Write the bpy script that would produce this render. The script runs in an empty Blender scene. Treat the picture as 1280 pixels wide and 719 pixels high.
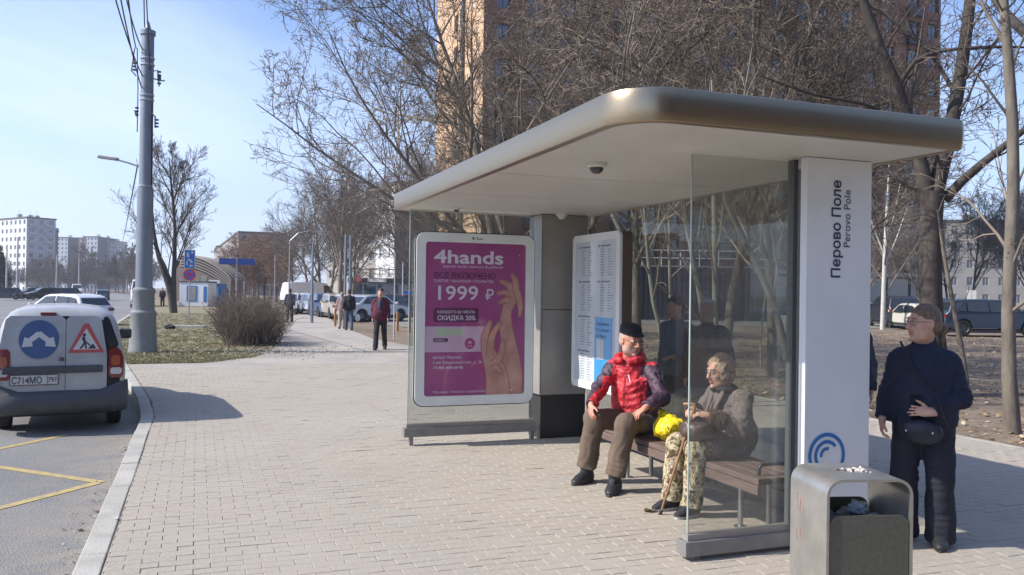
import bpy, bmesh, math, random
import numpy as np
from mathutils import Vector, Matrix

scene = bpy.context.scene
# ------------------------------------------------------------------ camera
F_PX, CAM_H = 1050.0, 1.72
YAW, PITCH, ROLL = math.radians(20.5), math.radians(.35), math.radians(.8)
fw = np.array([math.sin(YAW)*math.cos(PITCH), math.cos(YAW)*math.cos(PITCH), math.sin(PITCH)])
_rt = np.array([math.cos(YAW), -math.sin(YAW), 0.0]); _up = np.cross(_rt, fw)
rt = _rt*math.cos(ROLL)+_up*math.sin(ROLL); up = -_rt*math.sin(ROLL)+_up*math.cos(ROLL)
cam_data = bpy.data.cameras.new('camera'); cam = bpy.data.objects.new('camera', cam_data)
scene.collection.objects.link(cam); scene.camera = cam
cam.matrix_world = Matrix([[rt[0], up[0], -fw[0], 0], [rt[1], up[1], -fw[1], 0], [rt[2], up[2], -fw[2], CAM_H], [0, 0, 0, 1]])
cam_data.sensor_width = 36; cam_data.lens = F_PX/1280*36
cam_data.clip_start = .05; cam_data.clip_end = 6000
# ------------------------------------------------------------------ sky, sun, exposure
SUN_EL = math.radians(39); SUN_AZ_SHADOW = math.radians(-9)     # shadows run along +X, turned 9 degrees towards -Y
world = bpy.data.worlds.new('World'); scene.world = world; world.use_nodes = True
wn = world.node_tree; wn.nodes.clear()
def _n(t, **k):
    n = wn.nodes.new(t)
    for a, b in k.items(): setattr(n, a, b)
    return n
sky = _n('ShaderNodeTexSky', sky_type='NISHITA'); sky.sun_disc = False
sun_dir = np.array([-math.cos(SUN_AZ_SHADOW)*math.cos(SUN_EL), -math.sin(SUN_AZ_SHADOW)*math.cos(SUN_EL), math.sin(SUN_EL)])
sky.sun_elevation = SUN_EL; sky.sun_rotation = math.atan2(sun_dir[0], sun_dir[1])
sky.altitude = 0; sky.air_density = 1.0; sky.dust_density = .8; sky.ozone_density = 2.5
bg = _n('ShaderNodeBackground'); bg.inputs[1].default_value = .15
out = _n('ShaderNodeOutputWorld')
tc = _n('ShaderNodeTexCoord'); mp = _n('ShaderNodeMapping'); mp.inputs['Scale'].default_value = (1.0, 1.2, 2.4)
nz = _n('ShaderNodeTexNoise'); nz.inputs['Scale'].default_value = 1.5; nz.inputs['Detail'].default_value = 7; nz.inputs['Roughness'].default_value = .55
nz.inputs['Distortion'].default_value = .6
rp = _n('ShaderNodeValToRGB'); rp.color_ramp.elements[0].position = .50; rp.color_ramp.elements[1].position = .76
rp.color_ramp.elements[0].color = (0, 0, 0, 1); rp.color_ramp.elements[1].color = (.48, .48, .48, 1)
mx = _n('ShaderNodeMix', data_type='RGBA'); mx.inputs['B'].default_value = (6.6, 7.0, 7.8, 1)
L = wn.links.new
L(tc.outputs['Generated'], mp.inputs[0]); L(mp.outputs[0], nz.inputs[0]); L(nz.outputs[0], rp.inputs[0])
# thin high haze thickening towards the horizon
sx = _n('ShaderNodeSeparateXYZ'); L(tc.outputs['Generated'], sx.inputs[0])
mr = _n('ShaderNodeMapRange'); mr.inputs[1].default_value = 0.0; mr.inputs[2].default_value = .30; mr.inputs[3].default_value = .62; mr.inputs[4].default_value = .03
L(sx.outputs[2], mr.inputs[0])
hz = _n('ShaderNodeMix', data_type='RGBA'); hz.inputs['B'].default_value = (5.4, 5.9, 6.9, 1)
L(mr.outputs[0], hz.inputs['Factor']); L(sky.outputs[0], hz.inputs['A'])
L(rp.outputs[0], mx.inputs['Factor']); L(hz.outputs['Result'], mx.inputs['A'])
tn = _n('ShaderNodeMix', data_type='RGBA', blend_type='MULTIPLY'); tn.inputs['Factor'].default_value = 1; tn.inputs['B'].default_value = (.90, .955, 1.13, 1)
L(mx.outputs['Result'], tn.inputs['A']); L(tn.outputs['Result'], bg.inputs[0]); L(bg.outputs[0], out.inputs[0])
sd = bpy.data.lights.new('sun', 'SUN'); sd.energy = 4.8; sd.angle = math.radians(.55); sd.color = (1.0, .94, .85)
so = bpy.data.objects.new('sun', sd); scene.collection.objects.link(so)
so.rotation_euler = Vector(tuple(sun_dir)).to_track_quat('Z', 'Y').to_euler(); so.location = (-30, 10, 40)
scene.view_settings.view_transform = 'Standard'; scene.view_settings.look = 'None'
scene.view_settings.exposure = .42; scene.view_settings.gamma = 1
scene.view_settings.use_curve_mapping = False
scene.render.engine = 'CYCLES'
scene.cycles.max_bounces = 8; scene.cycles.transparent_max_bounces = 24; scene.cycles.diffuse_bounces = 3
scene.cycles.volume_bounces = 0; scene.cycles.use_denoising = True

# ------------------------------------------------------------------ helpers
COL = scene.collection
def ray(px, py): return fw+rt*(px-640)/F_PX-up*(py-359.5)/F_PX
def gp(px, py, z=0.0):
    d = ray(px, py); t = (z-CAM_H)/d[2]; return np.array([0, 0, CAM_H])+d*t
def dp(px, py, d): return np.array([0, 0, CAM_H])+ray(px, py)*d
def proj(p):
    v = np.asarray(p, float)-np.array([0, 0, CAM_H]); d = v@fw
    return 640+F_PX*(v@rt)/d, 359.5-F_PX*(v@up)/d, d

def mat(name, color, rough=.7, metal=0.0, var=.0, scale=8.0, bump=0.0, bscale=40.0, color2=None, coat=0.0, spec=.5, stretch=None, rnd=0.0, detail=6, sheen=0.0):
    m = bpy.data.materials.new(name); m.use_nodes = True; nt = m.node_tree; N = nt.nodes; b = N['Principled BSDF']
    b.inputs['Roughness'].default_value = rough; b.inputs['Metallic'].default_value = metal
    b.inputs['Coat Weight'].default_value = coat; b.inputs['Specular IOR Level'].default_value = spec
    if sheen: b.inputs['Sheen Weight'].default_value = sheen
    c = tuple(color)+(1,)
    b.inputs['Base Color'].default_value = c
    t = N.new('ShaderNodeTexCoord'); src = t.outputs['Object']
    if stretch:
        mpp = N.new('ShaderNodeMapping'); mpp.inputs['Scale'].default_value = stretch; nt.links.new(src, mpp.inputs[0]); src = mpp.outputs[0]
    if var or color2:
        z = N.new('ShaderNodeTexNoise'); z.inputs['Scale'].default_value = scale; z.inputs['Detail'].default_value = detail; z.inputs['Roughness'].default_value = .62
        nt.links.new(src, z.inputs[0])
        r = N.new('ShaderNodeValToRGB'); r.color_ramp.elements[0].position = .32; r.color_ramp.elements[1].position = .68
        c2 = tuple(color2) if color2 else tuple(min(1, x*(1+var)) for x in color)
        c1 = tuple(color) if color2 else tuple(x*(1-var) for x in color)
        r.color_ramp.elements[0].color = c1+(1,); r.color_ramp.elements[1].color = c2+(1,)
        nt.links.new(z.outputs[0], r.inputs[0]); res = r.outputs[0]
        if rnd:
            hs = N.new('ShaderNodeHueSaturation'); oi = N.new('ShaderNodeNewGeometry'); ma = N.new('ShaderNodeMapRange')
            ma.inputs[3].default_value = 1-rnd; ma.inputs[4].default_value = 1+rnd
            nt.links.new(oi.outputs['Random Per Island'], ma.inputs[0]); nt.links.new(ma.outputs[0], hs.inputs['Value']); nt.links.new(res, hs.inputs['Color']); res = hs.outputs[0]
        nt.links.new(res, b.inputs['Base Color'])
        if not metal and rough > .3:
            mr = N.new('ShaderNodeMapRange'); mr.inputs[3].default_value = max(.05, rough-.12); mr.inputs[4].default_value = min(1, rough+.1)
            nt.links.new(z.outputs[0], mr.inputs[0]); nt.links.new(mr.outputs[0], b.inputs['Roughness'])
    if bump:
        z2 = N.new('ShaderNodeTexNoise'); z2.inputs['Scale'].default_value = bscale; z2.inputs['Detail'].default_value = 5
        nt.links.new(src, z2.inputs[0])
        bp = N.new('ShaderNodeBump'); bp.inputs['Strength'].default_value = bump; bp.inputs['Distance'].default_value = .02
        nt.links.new(z2.outputs[0], bp.inputs['Height']); nt.links.new(bp.outputs[0], b.inputs['Normal'])
    return m

def glass_mat(name, tint=(.86, .93, .9), dirt=.05, ior=1.5, dirtcol=(.55, .55, .5), gloss=1.0):
    m = bpy.data.materials.new(name); m.use_nodes = True; nt = m.node_tree; N = nt.nodes; N.clear()
    o = N.new('ShaderNodeOutputMaterial'); t = N.new('ShaderNodeBsdfTransparent'); t.inputs[0].default_value = tint+(1,)
    g = N.new('ShaderNodeBsdfGlossy'); g.inputs['Roughness'].default_value = .015; g.inputs[0].default_value = (gloss, gloss, gloss, 1)
    ge = N.new('ShaderNodeNewGeometry'); dt = N.new('ShaderNodeVectorMath'); dt.operation = 'DOT_PRODUCT'; nt.links.new(ge.outputs['Normal'], dt.inputs[0]); nt.links.new(ge.outputs['Incoming'], dt.inputs[1])
    ab = N.new('ShaderNodeMath'); ab.operation = 'ABSOLUTE'; nt.links.new(dt.outputs['Value'], ab.inputs[0])
    om = N.new('ShaderNodeMath'); om.operation = 'SUBTRACT'; om.inputs[0].default_value = 1; nt.links.new(ab.outputs[0], om.inputs[1])
    pw = N.new('ShaderNodeMath'); pw.operation = 'POWER'; pw.inputs[1].default_value = 5; nt.links.new(om.outputs[0], pw.inputs[0])
    f = N.new('ShaderNodeMath'); f.operation = 'MULTIPLY_ADD'; f.inputs[1].default_value = .9; f.inputs[2].default_value = .045; nt.links.new(pw.outputs[0], f.inputs[0])
    a = N.new('ShaderNodeMixShader'); d = N.new('ShaderNodeBsdfDiffuse'); d.inputs[0].default_value = dirtcol+(1,)
    b = N.new('ShaderNodeMixShader'); z = N.new('ShaderNodeTexNoise'); z.inputs['Scale'].default_value = 2.2; z.inputs['Detail'].default_value = 8; z.inputs['Roughness'].default_value = .7
    tcn = N.new('ShaderNodeTexCoord'); mpn = N.new('ShaderNodeMapping'); mpn.inputs['Scale'].default_value = (3, 3, .8)
    r = N.new('ShaderNodeMapRange'); r.inputs[1].default_value = .3; r.inputs[2].default_value = .8; r.inputs[3].default_value = dirt*.4; r.inputs[4].default_value = dirt*1.8
    l = nt.links.new
    l(tcn.outputs['Object'], mpn.inputs[0]); l(mpn.outputs[0], z.inputs[0]); l(z.outputs[0], r.inputs[0])
    l(f.outputs[0], a.inputs[0]); l(t.outputs[0], a.inputs[1]); l(g.outputs[0], a.inputs[2])
    l(r.outputs[0], b.inputs[0]); l(a.outputs[0], b.inputs[1]); l(d.outputs[0], b.inputs[2]); l(b.outputs[0], o.inputs[0])
    return m

class MB:
    """collects shapes into one mesh; every shape may name its own material slot"""
    def __init__(s): s.v = []; s.f = []; s.m = []; s.n = 0
    def add(s, verts, faces, mi=0):
        s.v.extend([tuple(map(float, p)) for p in verts]); s.f.extend([tuple(i+s.n for i in f) for f in faces]); s.m.extend([mi]*len(faces)); s.n += len(verts); return s
    def box(s, a, b, mi=0):
        x0, y0, z0 = [min(p, q) for p, q in zip(a, b)]; x1, y1, z1 = [max(p, q) for p, q in zip(a, b)]
        return s.add([(x0, y0, z0), (x1, y0, z0), (x1, y1, z0), (x0, y1, z0), (x0, y0, z1), (x1, y0, z1), (x1, y1, z1), (x0, y1, z1)],
                     [(0, 3, 2, 1), (4, 5, 6, 7), (0, 1, 5, 4), (1, 2, 6, 5), (2, 3, 7, 6), (3, 0, 4, 7)], mi)
    def obox(s, c, u, v, w, mi=0):
        c, u, v, w = map(np.asarray, (c, u, v, w))
        P = [c+a*u+b*v+d*w for d in (-1, 1) for a, b in ((-1, -1), (1, -1), (1, 1), (-1, 1))]
        return s.add(P, [(0, 3, 2, 1), (4, 5, 6, 7), (0, 1, 5, 4), (1, 2, 6, 5), (2, 3, 7, 6), (3, 0, 4, 7)], mi)
    def prism(s, poly, fn, mi=0, capmi=None):
        """poly: 2-D outline, fn(p, side) -> 3-D point for side 0 and 1"""
        n = len(poly); A = [fn(p, 0) for p in poly]; B = [fn(p, 1) for p in poly]
        s.add(A+B, [(i, (i+1) % n, n+(i+1) % n, n+i) for i in range(n)], mi)
        s.f.append(tuple(s.n-2*n+i for i in range(n-1, -1, -1))); s.f.append(tuple(s.n-n+i for i in range(n))); s.m += [mi if capmi is None else capmi]*2
        return s
    def tube(s, pts, r, k=8, mi=0, caps=True, closed=False):
        pts = [np.asarray(p, float) for p in pts]; n = len(pts); rs = r if hasattr(r, '__len__') else [r]*n
        V = []; ref = None
        for i in range(n):
            t = (pts[(i+1) % n]-pts[i-1]) if closed else (pts[min(i+1, n-1)]-pts[max(i-1, 0)])
            t = t/(np.linalg.norm(t)+1e-9)
            if ref is None:
                a = np.array([0, 0, 1.]) if abs(t[2]) < .9 else np.array([1., 0, 0]); ref = np.cross(t, a)
            ref = ref-t*(ref@t); ref /= np.linalg.norm(ref)+1e-9; q = np.cross(t, ref)
            for j in range(k):
                an = 2*math.pi*j/k; V.append(pts[i]+rs[i]*(math.cos(an)*ref+math.sin(an)*q))
        m = n if closed else n-1
        Fc = [(i*k+j, i*k+(j+1) % k, ((i+1) % n)*k+(j+1) % k, ((i+1) % n)*k+j) for i in range(m) for j in range(k)]
        if caps and not closed: Fc += [tuple(range(k-1, -1, -1)), tuple((n-1)*k+j for j in range(k))]
        return s.add(V, Fc, mi)
    def lathe(s, prof, c=(0, 0, 0), k=20, mi=0, axis='z', caps=True):
        V = []
        for r, z in prof:
            for j in range(k):
                a = 2*math.pi*j/k; p = (r*math.cos(a), r*math.sin(a), z)
                if axis == 'x': p = (p[2], p[0], p[1])
                if axis == 'y': p = (p[1], p[2], p[0])
                V.append((p[0]+c[0], p[1]+c[1], p[2]+c[2]))
        n = len(prof)
        Fc = [(i*k+j, i*k+(j+1) % k, (i+1)*k+(j+1) % k, (i+1)*k+j) for i in range(n-1) for j in range(k)]
        if caps: Fc += [tuple(range(k-1, -1, -1)), tuple((n-1)*k+j for j in range(k))]
        return s.add(V, Fc, mi)
    def mesh(s, name, mats):
        me = bpy.data.meshes.new(name); me.from_pydata(s.v, [], s.f)
        for m in (mats if isinstance(mats, (list, tuple)) else [mats]): me.materials.append(m)
        if any(s.m): me.polygons.foreach_set('material_index', s.m)
        me.update(); return me
    def build(s, name, mats, parent=None, smooth=False, bevel=0, loc=None, segs=2):
        o = link(name, s.mesh(name, mats), parent, loc)
        if smooth: shade(o, smooth if smooth is not True else 40)
        if bevel:
            b = o.modifiers.new('bevel', 'BEVEL'); b.width = bevel; b.segments = segs; b.limit_method = 'ANGLE'; b.angle_limit = math.radians(35); b.harden_normals = False
        return o
def shade(o, ang=40):
    me = o.data; me.polygons.foreach_set('use_smooth', [True]*len(me.polygons))
    if ang < 180: me.set_sharp_from_angle(angle=math.radians(ang))
def link(name, me, parent=None, loc=None):
    o = bpy.data.objects.new(name, me); COL.objects.link(o)
    if parent is not None: o.parent = parent
    if loc is not None: o.location = loc
    return o
def thing(name, label, cat, loc=(0, 0, 0), rz=0.0, group=None):
    o = bpy.data.objects.new(name, None); COL.objects.link(o); o.location = tuple(map(float, loc)); o.rotation_euler = (0, 0, rz); o.empty_display_size = .2
    return tag(o, label, cat, group)
def tag(o, label=None, cat=None, group=None, kind=None):
    for k, v in (('label', label), ('category', cat), ('group', group), ('kind', kind)):
        if v: o[k] = v
    return o
def struct(o, label=None):
    o['kind'] = 'structure'
    if label: o['label'] = label
    return o
def copy_tree(o, parent=None):
    c = o.copy(); COL.objects.link(c); c.parent = parent
    for ch in list(o.children): copy_tree(ch, c)
    return c
def rounded(w, h, r, n=5, cx=0.0, cy=0.0):
    P = []
    for (sx, sy, a0) in ((1, -1, -90), (1, 1, 0), (-1, 1, 90), (-1, -1, 180)):
        for i in range(n+1):
            a = math.radians(a0+90*i/n); P.append((cx+sx*(w/2-r)+r*math.cos(a), cy+sy*(h/2-r)+r*math.sin(a)))
    return P
def text_mesh(txt, size, bold=0.0, extrude=0.0, spacing=1.0, align='LEFT', xs=1.0):
    c = bpy.data.curves.new('lettering', 'FONT'); c.body = txt; c.size = size; c.extrude = extrude; c.space_character = spacing; c.align_x = align; c.resolution_u = 3
    o = bpy.data.objects.new('tmp', c); me = bpy.data.meshes.new_from_object(o)
    bpy.data.objects.remove(o); bpy.data.curves.remove(c)
    if bold:                            # thicken by stacking slightly shifted copies
        nv = len(me.vertices); co = np.empty(nv*3); me.vertices.foreach_get('co', co); co = co.reshape(-1, 3); fs = [tuple(p.vertices) for p in me.polygons]; V = []; F2 = []
        for i, (dx, dy) in enumerate(((0, 0), (1, 0), (-1, 0), (0, 1), (0, -1), (.7, .7), (-.7, .7), (.7, -.7), (-.7, -.7))):
            V += (co+np.array([dx*bold, dy*bold, i*.00004])).tolist(); F2 += [tuple(k+i*nv for k in f) for f in fs]
        me = bpy.data.meshes.new('lettering'); me.from_pydata(V, [], F2)
    if xs != 1.0:
        me.transform(Matrix.Diagonal((xs, 1, 1, 1)))
    return me
def text(txt, size, material, parent, origin, u, v, **k):
    """flat print: u, v are the writing and upward directions in the parent's space"""
    me = text_mesh(txt, size, **k); u = Vector(u).normalized(); v = Vector(v).normalized(); n = u.cross(v)
    me.transform(Matrix(((u.x, v.x, n.x, origin[0]), (u.y, v.y, n.y, origin[1]), (u.z, v.z, n.z, origin[2]), (0, 0, 0, 1))))
    me.materials.clear(); me.materials.append(material); me.name = 'lettering'
    return link('lettering', me, parent)
# ================================================================== MATERIALS
M = {}
M['soffit'] = mat('soffit_white', (.56, .535, .485), .5, color2=(.65, .63, .58), scale=1.1, detail=10)
M['champagne'] = mat('champagne_metal', (.37, .295, .20), .30, .94, bump=.03, bscale=60)
M['greypaint'] = mat('grey_paint', (.23, .225, .215), .5, .3, var=.12, scale=6)
M['railtop'] = mat('bronze_strip', (.30, .27, .24), .5, .2, var=.1, scale=9)
M['white'] = mat('white_panel', (.66, .67, .68), .45, color2=(.75, .76, .77), scale=1.3, bump=.03, bscale=30, detail=10)
M['frame_white'] = mat('case_white', (.70, .72, .70), .35, var=.05, scale=5)
M['black'] = mat('black_paint', (.02, .02, .022), .4)
M['rubber'] = mat('rubber', (.018, .018, .018), .8, var=.2, scale=20)
M['column'] = mat('column_panel', (.30, .28, .25), .5, .25, var=.1, scale=3)
M['brownmetal'] = mat('brown_metal', (.12, .085, .065), .5, .3, var=.1)
M['navy'] = mat('navy_print', (.025, .04, .09), .5)
M['blue'] = mat('blue_print', (.02, .16, .42), .45)
M['edge'] = mat('polished_glass_edge', (.30, .36, .33), .3)
M['glass'] = glass_mat('shelter_glass', (.82, .84, .83), .04)
M['glass2'] = glass_mat('shelter_glass_end', (.86, .87, .85), .055)
M['caseglass'] = glass_mat('case_glass', (.93, .95, .95), .02)
M['steel'] = mat('dull_steel', (.42, .42, .42), .38, .9, var=.12, scale=12)
M['concrete'] = mat('pole_concrete', (.19, .20, .20), .7, var=.12, scale=5, bump=.15, bscale=60)
M['wood'] = mat('bench_wood', (.12, .08, .066), .65, color2=(.18, .125, .105), scale=4, stretch=(8, 1, 8), bump=.2, bscale=30)

# ================================================================== GROUND
KERB = [(-.60, 1), (-.60, 12), (-.70, 13.6), (-.98, 16), (-1.42, 19.6), (-1.9, 24), (-2.9, 33), (-3.6, 44), (-4.1, 62), (-4.7, 90), (-8, 172), (-40, 420), (-120, 900)]
def kx(y):
    for (a, b), (c, d) in zip(KERB, KERB[1:]):
        if b <= y <= d: return a+(c-a)*(y-b)/(d-b)
    return KERB[0][0] if y < 1 else KERB[-1][0]
def sheet(name, pts, z, m, label=None):
    b = MB(); b.add([(x, y, z) for x, y in pts], [tuple(range(len(pts)))]); o = b.build(name, m); return struct(o, label)

def asphalt():
    m = mat('asphalt', (.085, .085, .088), .85); nt = m.node_tree; N = nt.nodes; b = N['Principled BSDF']; l = nt.links.new
    t = N.new('ShaderNodeTexCoord')
    def noise(s, d=5):
        z = N.new('ShaderNodeTexNoise'); z.inputs['Scale'].default_value = s; z.inputs['Detail'].default_value = d; l(t.outputs['Object'], z.inputs[0]); return z
    a = noise(.35); bb = noise(90, 3); v = N.new('ShaderNodeTexVoronoi'); v.inputs['Scale'].default_value = 75; l(t.outputs['Object'], v.inputs[0])
    r1 = N.new('ShaderNodeValToRGB'); r1.color_ramp.elements[0].position = .3; r1.color_ramp.elements[1].position = .75
    r1.color_ramp.elements[0].color = (.135, .132, .13, 1); r1.color_ramp.elements[1].color = (.20, .195, .188, 1); l(a.outputs[0], r1.inputs[0])
    r2 = N.new('ShaderNodeMapRange'); r2.inputs[1].default_value = 0; r2.inputs[2].default_value = .6; r2.inputs[3].default_value = .55; r2.inputs[4].default_value = 1.45
    l(v.outputs['Distance'], r2.inputs[0])
    mx = N.new('ShaderNodeMix'); mx.data_type = 'RGBA'; mx.blend_type = 'MULTIPLY'; mx.inputs['Factor'].default_value = .8
    l(r1.outputs[0], mx.inputs['A']); l(r2.outputs[0], mx.inputs['B'])
    # sand and dust gathered along the kerb (X near -0.7)
    sx = N.new('ShaderNodeSeparateXYZ'); l(t.outputs['Object'], sx.inputs[0])
    mr = N.new('ShaderNodeMapRange'); mr.inputs[1].default_value = -1.7; mr.inputs[2].default_value = -.75; l(sx.outputs[0], mr.inputs[0])
    z3 = noise(4, 8); mm = N.new('ShaderNodeMath'); mm.operation = 'MULTIPLY'; l(mr.outputs[0], mm.inputs[0])
    r3 = N.new('ShaderNodeMapRange'); r3.inputs[1].default_value = .35; r3.inputs[2].default_value = .6; l(z3.outputs[0], r3.inputs[0]); l(r3.outputs[0], mm.inputs[1])
    m2 = N.new('ShaderNodeMix'); m2.data_type = 'RGBA'; m2.inputs['B'].default_value = (.26, .235, .195, 1); l(mm.outputs[0], m2.inputs['Factor']); l(mx.outputs['Result'], m2.inputs['A'])
    l(m2.outputs['Result'], b.inputs['Base Color'])
    bp = N.new('ShaderNodeBump'); bp.inputs['Strength'].default_value = .5; bp.inputs['Distance'].default_value = .01; l(v.outputs['Distance'], bp.inputs['Height']); l(bp.outputs[0], b.inputs['Normal'])
    return m
M['asphalt'] = asphalt()
M['soil'] = mat('bare_soil', (.13, .095, .065), .95, color2=(.26, .20, .14), scale=1.4, bump=.9, bscale=14, detail=12)
M['verge'] = mat('dry_verge', (.15, .13, .08), .95, color2=(.27, .24, .15), scale=1.0, bump=.8, bscale=20, detail=10)
M['lawn'] = mat('thin_lawn', (.15, .14, .07), .95, color2=(.28, .235, .155), scale=.55, bump=.9, bscale=25, detail=12)
M['path'] = mat('dusty_asphalt_path', (.28, .255, .225), .92, color2=(.43, .39, .34), scale=.55, bump=.3, bscale=50, detail=10)
M['kerb'] = mat('kerb_concrete', (.33, .315, .275), .88, color2=(.47, .45, .40), scale=2.2, bump=.25, bscale=60, rnd=.06)
sheet('terrain', [(-3000, -200), (3000, -200), (3000, 4000), (-3000, 4000)], -.18, M['verge'])
kr = [(x, y) for x, y in KERB]
sheet('road', [(kr[0][0], -12)]+kr+[(-145, 900), (-75, 420), (-40, 172), (-24, 90), (-21, 44), (-20, -12)], -.13, M['asphalt'])
sheet('ground', [(kr[0][0], -12)]+kr+[(900, 900), (900, -12)], -.03, M['soil'], 'bare brown soil strewn with last year\'s leaves')
sheet('verge', [(-20, -12), (-21, 44), (-24, 90), (-40, 172), (-75, 420), (-145, 900), (-900, 900), (-900, -12)], -.02, M['verge'])
def lawnpts():
    L_ = [(kx(y)+.08, y) for y in (20.6, 24, 33, 44, 62, 90, 130)]
    R_ = [(14, 130), (8.0, 72), (4.2, 44.3), (2.55, 30), (2.1, 25.2), (1.4, 22.2), (.2, 20.7)]
    return L_+R_
sheet('lawn', lawnpts(), -.012, M['lawn'], 'thin spring lawn with bare dusty patches')
# path: dusty asphalt running away behind the paved platform
sheet('path', [(kx(15)+.08, 15.0), (kx(20.6)+.08, 20.6), (.2, 20.7), (1.4, 22.2), (2.1, 25.2), (2.55, 30), (4.2, 44.3), (8.0, 72), (14, 130), (17, 130), (9.9, 72), (6.7, 44.3), (5.9, 30), (6.6, 23), (9.0, 19), (9.0, 15)], -.004, M['path'])
# second strip beyond the path: dry grass then parking asphalt
sheet('parking', [(10.4, 34), (8.6, 44), (11.6, 72), (19, 130), (60, 130), (60, 60), (44, 37.4), (30, 47), (20, 40)], -.010, M['asphalt'])
sheet('service_road', [(20, 47.5), (48, 29.2), (70, 16), (70, 30), (48, 42), (20, 60)], -.006, M['asphalt'])

# kerb stones
ks = struct(MB().box((-.675, -3, -.3), (-.525, 1.0, .002)).build('kerb', M['kerb']), 'pale grey concrete kerb along the road edge')
rng = random.Random(4)
y = 1.0; stones = 0; far = MB()
while y < 130:
    L_ = 1.0 if y < 30 else 3.0
    x0, x1 = kx(y), kx(y+L_-.008); w = .078
    d = np.array([x1-x0, L_]); d /= np.linalg.norm(d); nn = np.array([d[1], -d[0]])
    h = .004+rng.uniform(-.004, .004); j = rng.uniform(-.004, .004)
    P = [(x0-nn[0]*w+j, y-nn[1]*w), (x0+nn[0]*w+j, y-nn[1]*w*-1), (x1+nn[0]*w+j, y+L_-.008+nn[1]*w), (x1-nn[0]*w+j, y+L_-.008-nn[1]*w)]
    b = far if y > 45 else MB()
    b.add([(p[0], p[1], -.3) for p in P]+[(p[0], p[1], h) for p in P], [(0, 3, 2, 1), (4, 5, 6, 7), (0, 1, 5, 4), (1, 2, 6, 5), (2, 3, 7, 6), (3, 0, 4, 7)])
    if y <= 45:
        b.build('kerb_stone', M['kerb'], ks, bevel=.008)
    y += L_
o = far.build('kerb_stone_run', M['kerb'], ks); o['kind'] = 'stuff'

# paving bricks
def brick_mat():
    m = mat('paving_brick', (.4, .37, .34), .88); nt = m.node_tree; N = nt.nodes; b = N['Principled BSDF']; l = nt.links.new
    g = N.new('ShaderNodeNewGeometry'); t = N.new('ShaderNodeTexCoord')
    pos = g.outputs['Position']
    z = N.new('ShaderNodeTexNoise'); z.inputs['Scale'].default_value = .8; z.inputs['Detail'].default_value = 5; l(pos, z.inputs[0])
    z2 = N.new('ShaderNodeTexNoise'); z2.inputs['Scale'].default_value = 45; z2.inputs['Detail'].default_value = 6; l(pos, z2.inputs[0])
    r = N.new('ShaderNodeValToRGB'); e = r.color_ramp.elements
    e[0].position = 0; e[0].color = (.31, .275, .23, 1); e[1].position = 1; e[1].color = (.47, .445, .395, 1)
    for p, c in ((.3, (.375, .325, .265, 1)), (.55, (.36, .32, .265, 1)), (.8, (.37, .345, .295, 1))):
        q = e.new(p); q.color = c
    ad = N.new('ShaderNodeMath'); ad.operation = 'MULTIPLY_ADD'; ad.inputs[1].default_value = .5
    l(g.outputs['Random Per Island'], ad.inputs[0]); sb = N.new('ShaderNodeMath'); sb.operation = 'MULTIPLY'; sb.inputs[1].default_value = .5; l(z.outputs[0], sb.inputs[0]); l(sb.outputs[0], ad.inputs[2])
    l(ad.outputs[0], r.inputs[0])
    mr = N.new('ShaderNodeMapRange'); mr.inputs[1].default_value = .3; mr.inputs[2].default_value = .7; mr.inputs[3].default_value = .86; mr.inputs[4].default_value = 1.1; l(z2.outputs[0], mr.inputs[0])
    mx = N.new('ShaderNodeMix'); mx.data_type = 'RGBA'; mx.blend_type = 'MULTIPLY'; mx.inputs['Factor'].default_value = 1; l(r.outputs[0], mx.inputs['A']); l(mr.outputs[0], mx.inputs['B'])
    # dusty, trodden patches
    z3 = N.new('ShaderNodeTexNoise'); z3.inputs['Scale'].default_value = .5; z3.inputs['Detail'].default_value = 9; z3.inputs['Roughness'].default_value = .65; l(pos, z3.inputs[0])
    m3 = N.new('ShaderNodeMapRange'); m3.inputs[1].default_value = .45; m3.inputs[2].default_value = .65; m3.inputs[3].default_value = 0; m3.inputs[4].default_value = .55; l(z3.outputs[0], m3.inputs[0])
    m4 = N.new('ShaderNodeMix'); m4.data_type = 'RGBA'; m4.inputs['B'].default_value = (.405, .36, .295, 1); l(m3.outputs[0], m4.inputs['Factor']); l(mx.outputs['Result'], m4.inputs['A'])
    l(m4.outputs['Result'], b.inputs['Base Color'])
    bp = N.new('ShaderNodeBump'); bp.inputs['Strength'].default_value = .35; bp.inputs['Distance'].default_value = .006; l(z2.outputs[0], bp.inputs['Height']); l(bp.outputs[0], b.inputs['Normal'])
    return m
M['brick'] = brick_mat()
M['joint'] = mat('sandy_joints', (.15, .13, .105), .95, color2=(.34, .30, .245), scale=1.2, bump=.3)
PV = struct(sheet('pavement', [(-.52, -6)]+[(kx(y)+.08, y) for y in (1, 12, 13.6, 16, 19.6)]+[(8.9, 19.6), (8.9, -6)], -.001, M['joint']), 'paved bus stop platform of small beige bricks')
for v in PV.data.vertices: v.co.z = -.0035
bricks = []
rng = np.random.default_rng(7)
BW, BD = .2, .1
for j in range(int(2.8/BD), int(19.6/BD)):
    yy = j*BD; off = (j % 2)*BW/2; x = kx(yy)+.09
    i0 = math.floor((x-off)/BW)
    for i in range(i0, int(8.9/BW)+1):
        xa, xb = max(i*BW+off, x), min((i+1)*BW+off, 8.9)
        if xb-xa < .03: continue
        bricks.append((xa, xb, yy, yy+BD))
B = np.array(bricks); cx = (B[:, 0]+B[:, 1])/2; cy = (B[:, 2]+B[:, 3])/2
V3 = np.stack([cx, cy, np.zeros_like(cx)-CAM_H], 1); dep = V3@fw; px = 640+F_PX*(V3@rt)/dep; py = 359.5-F_PX*(V3@up)/dep
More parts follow.
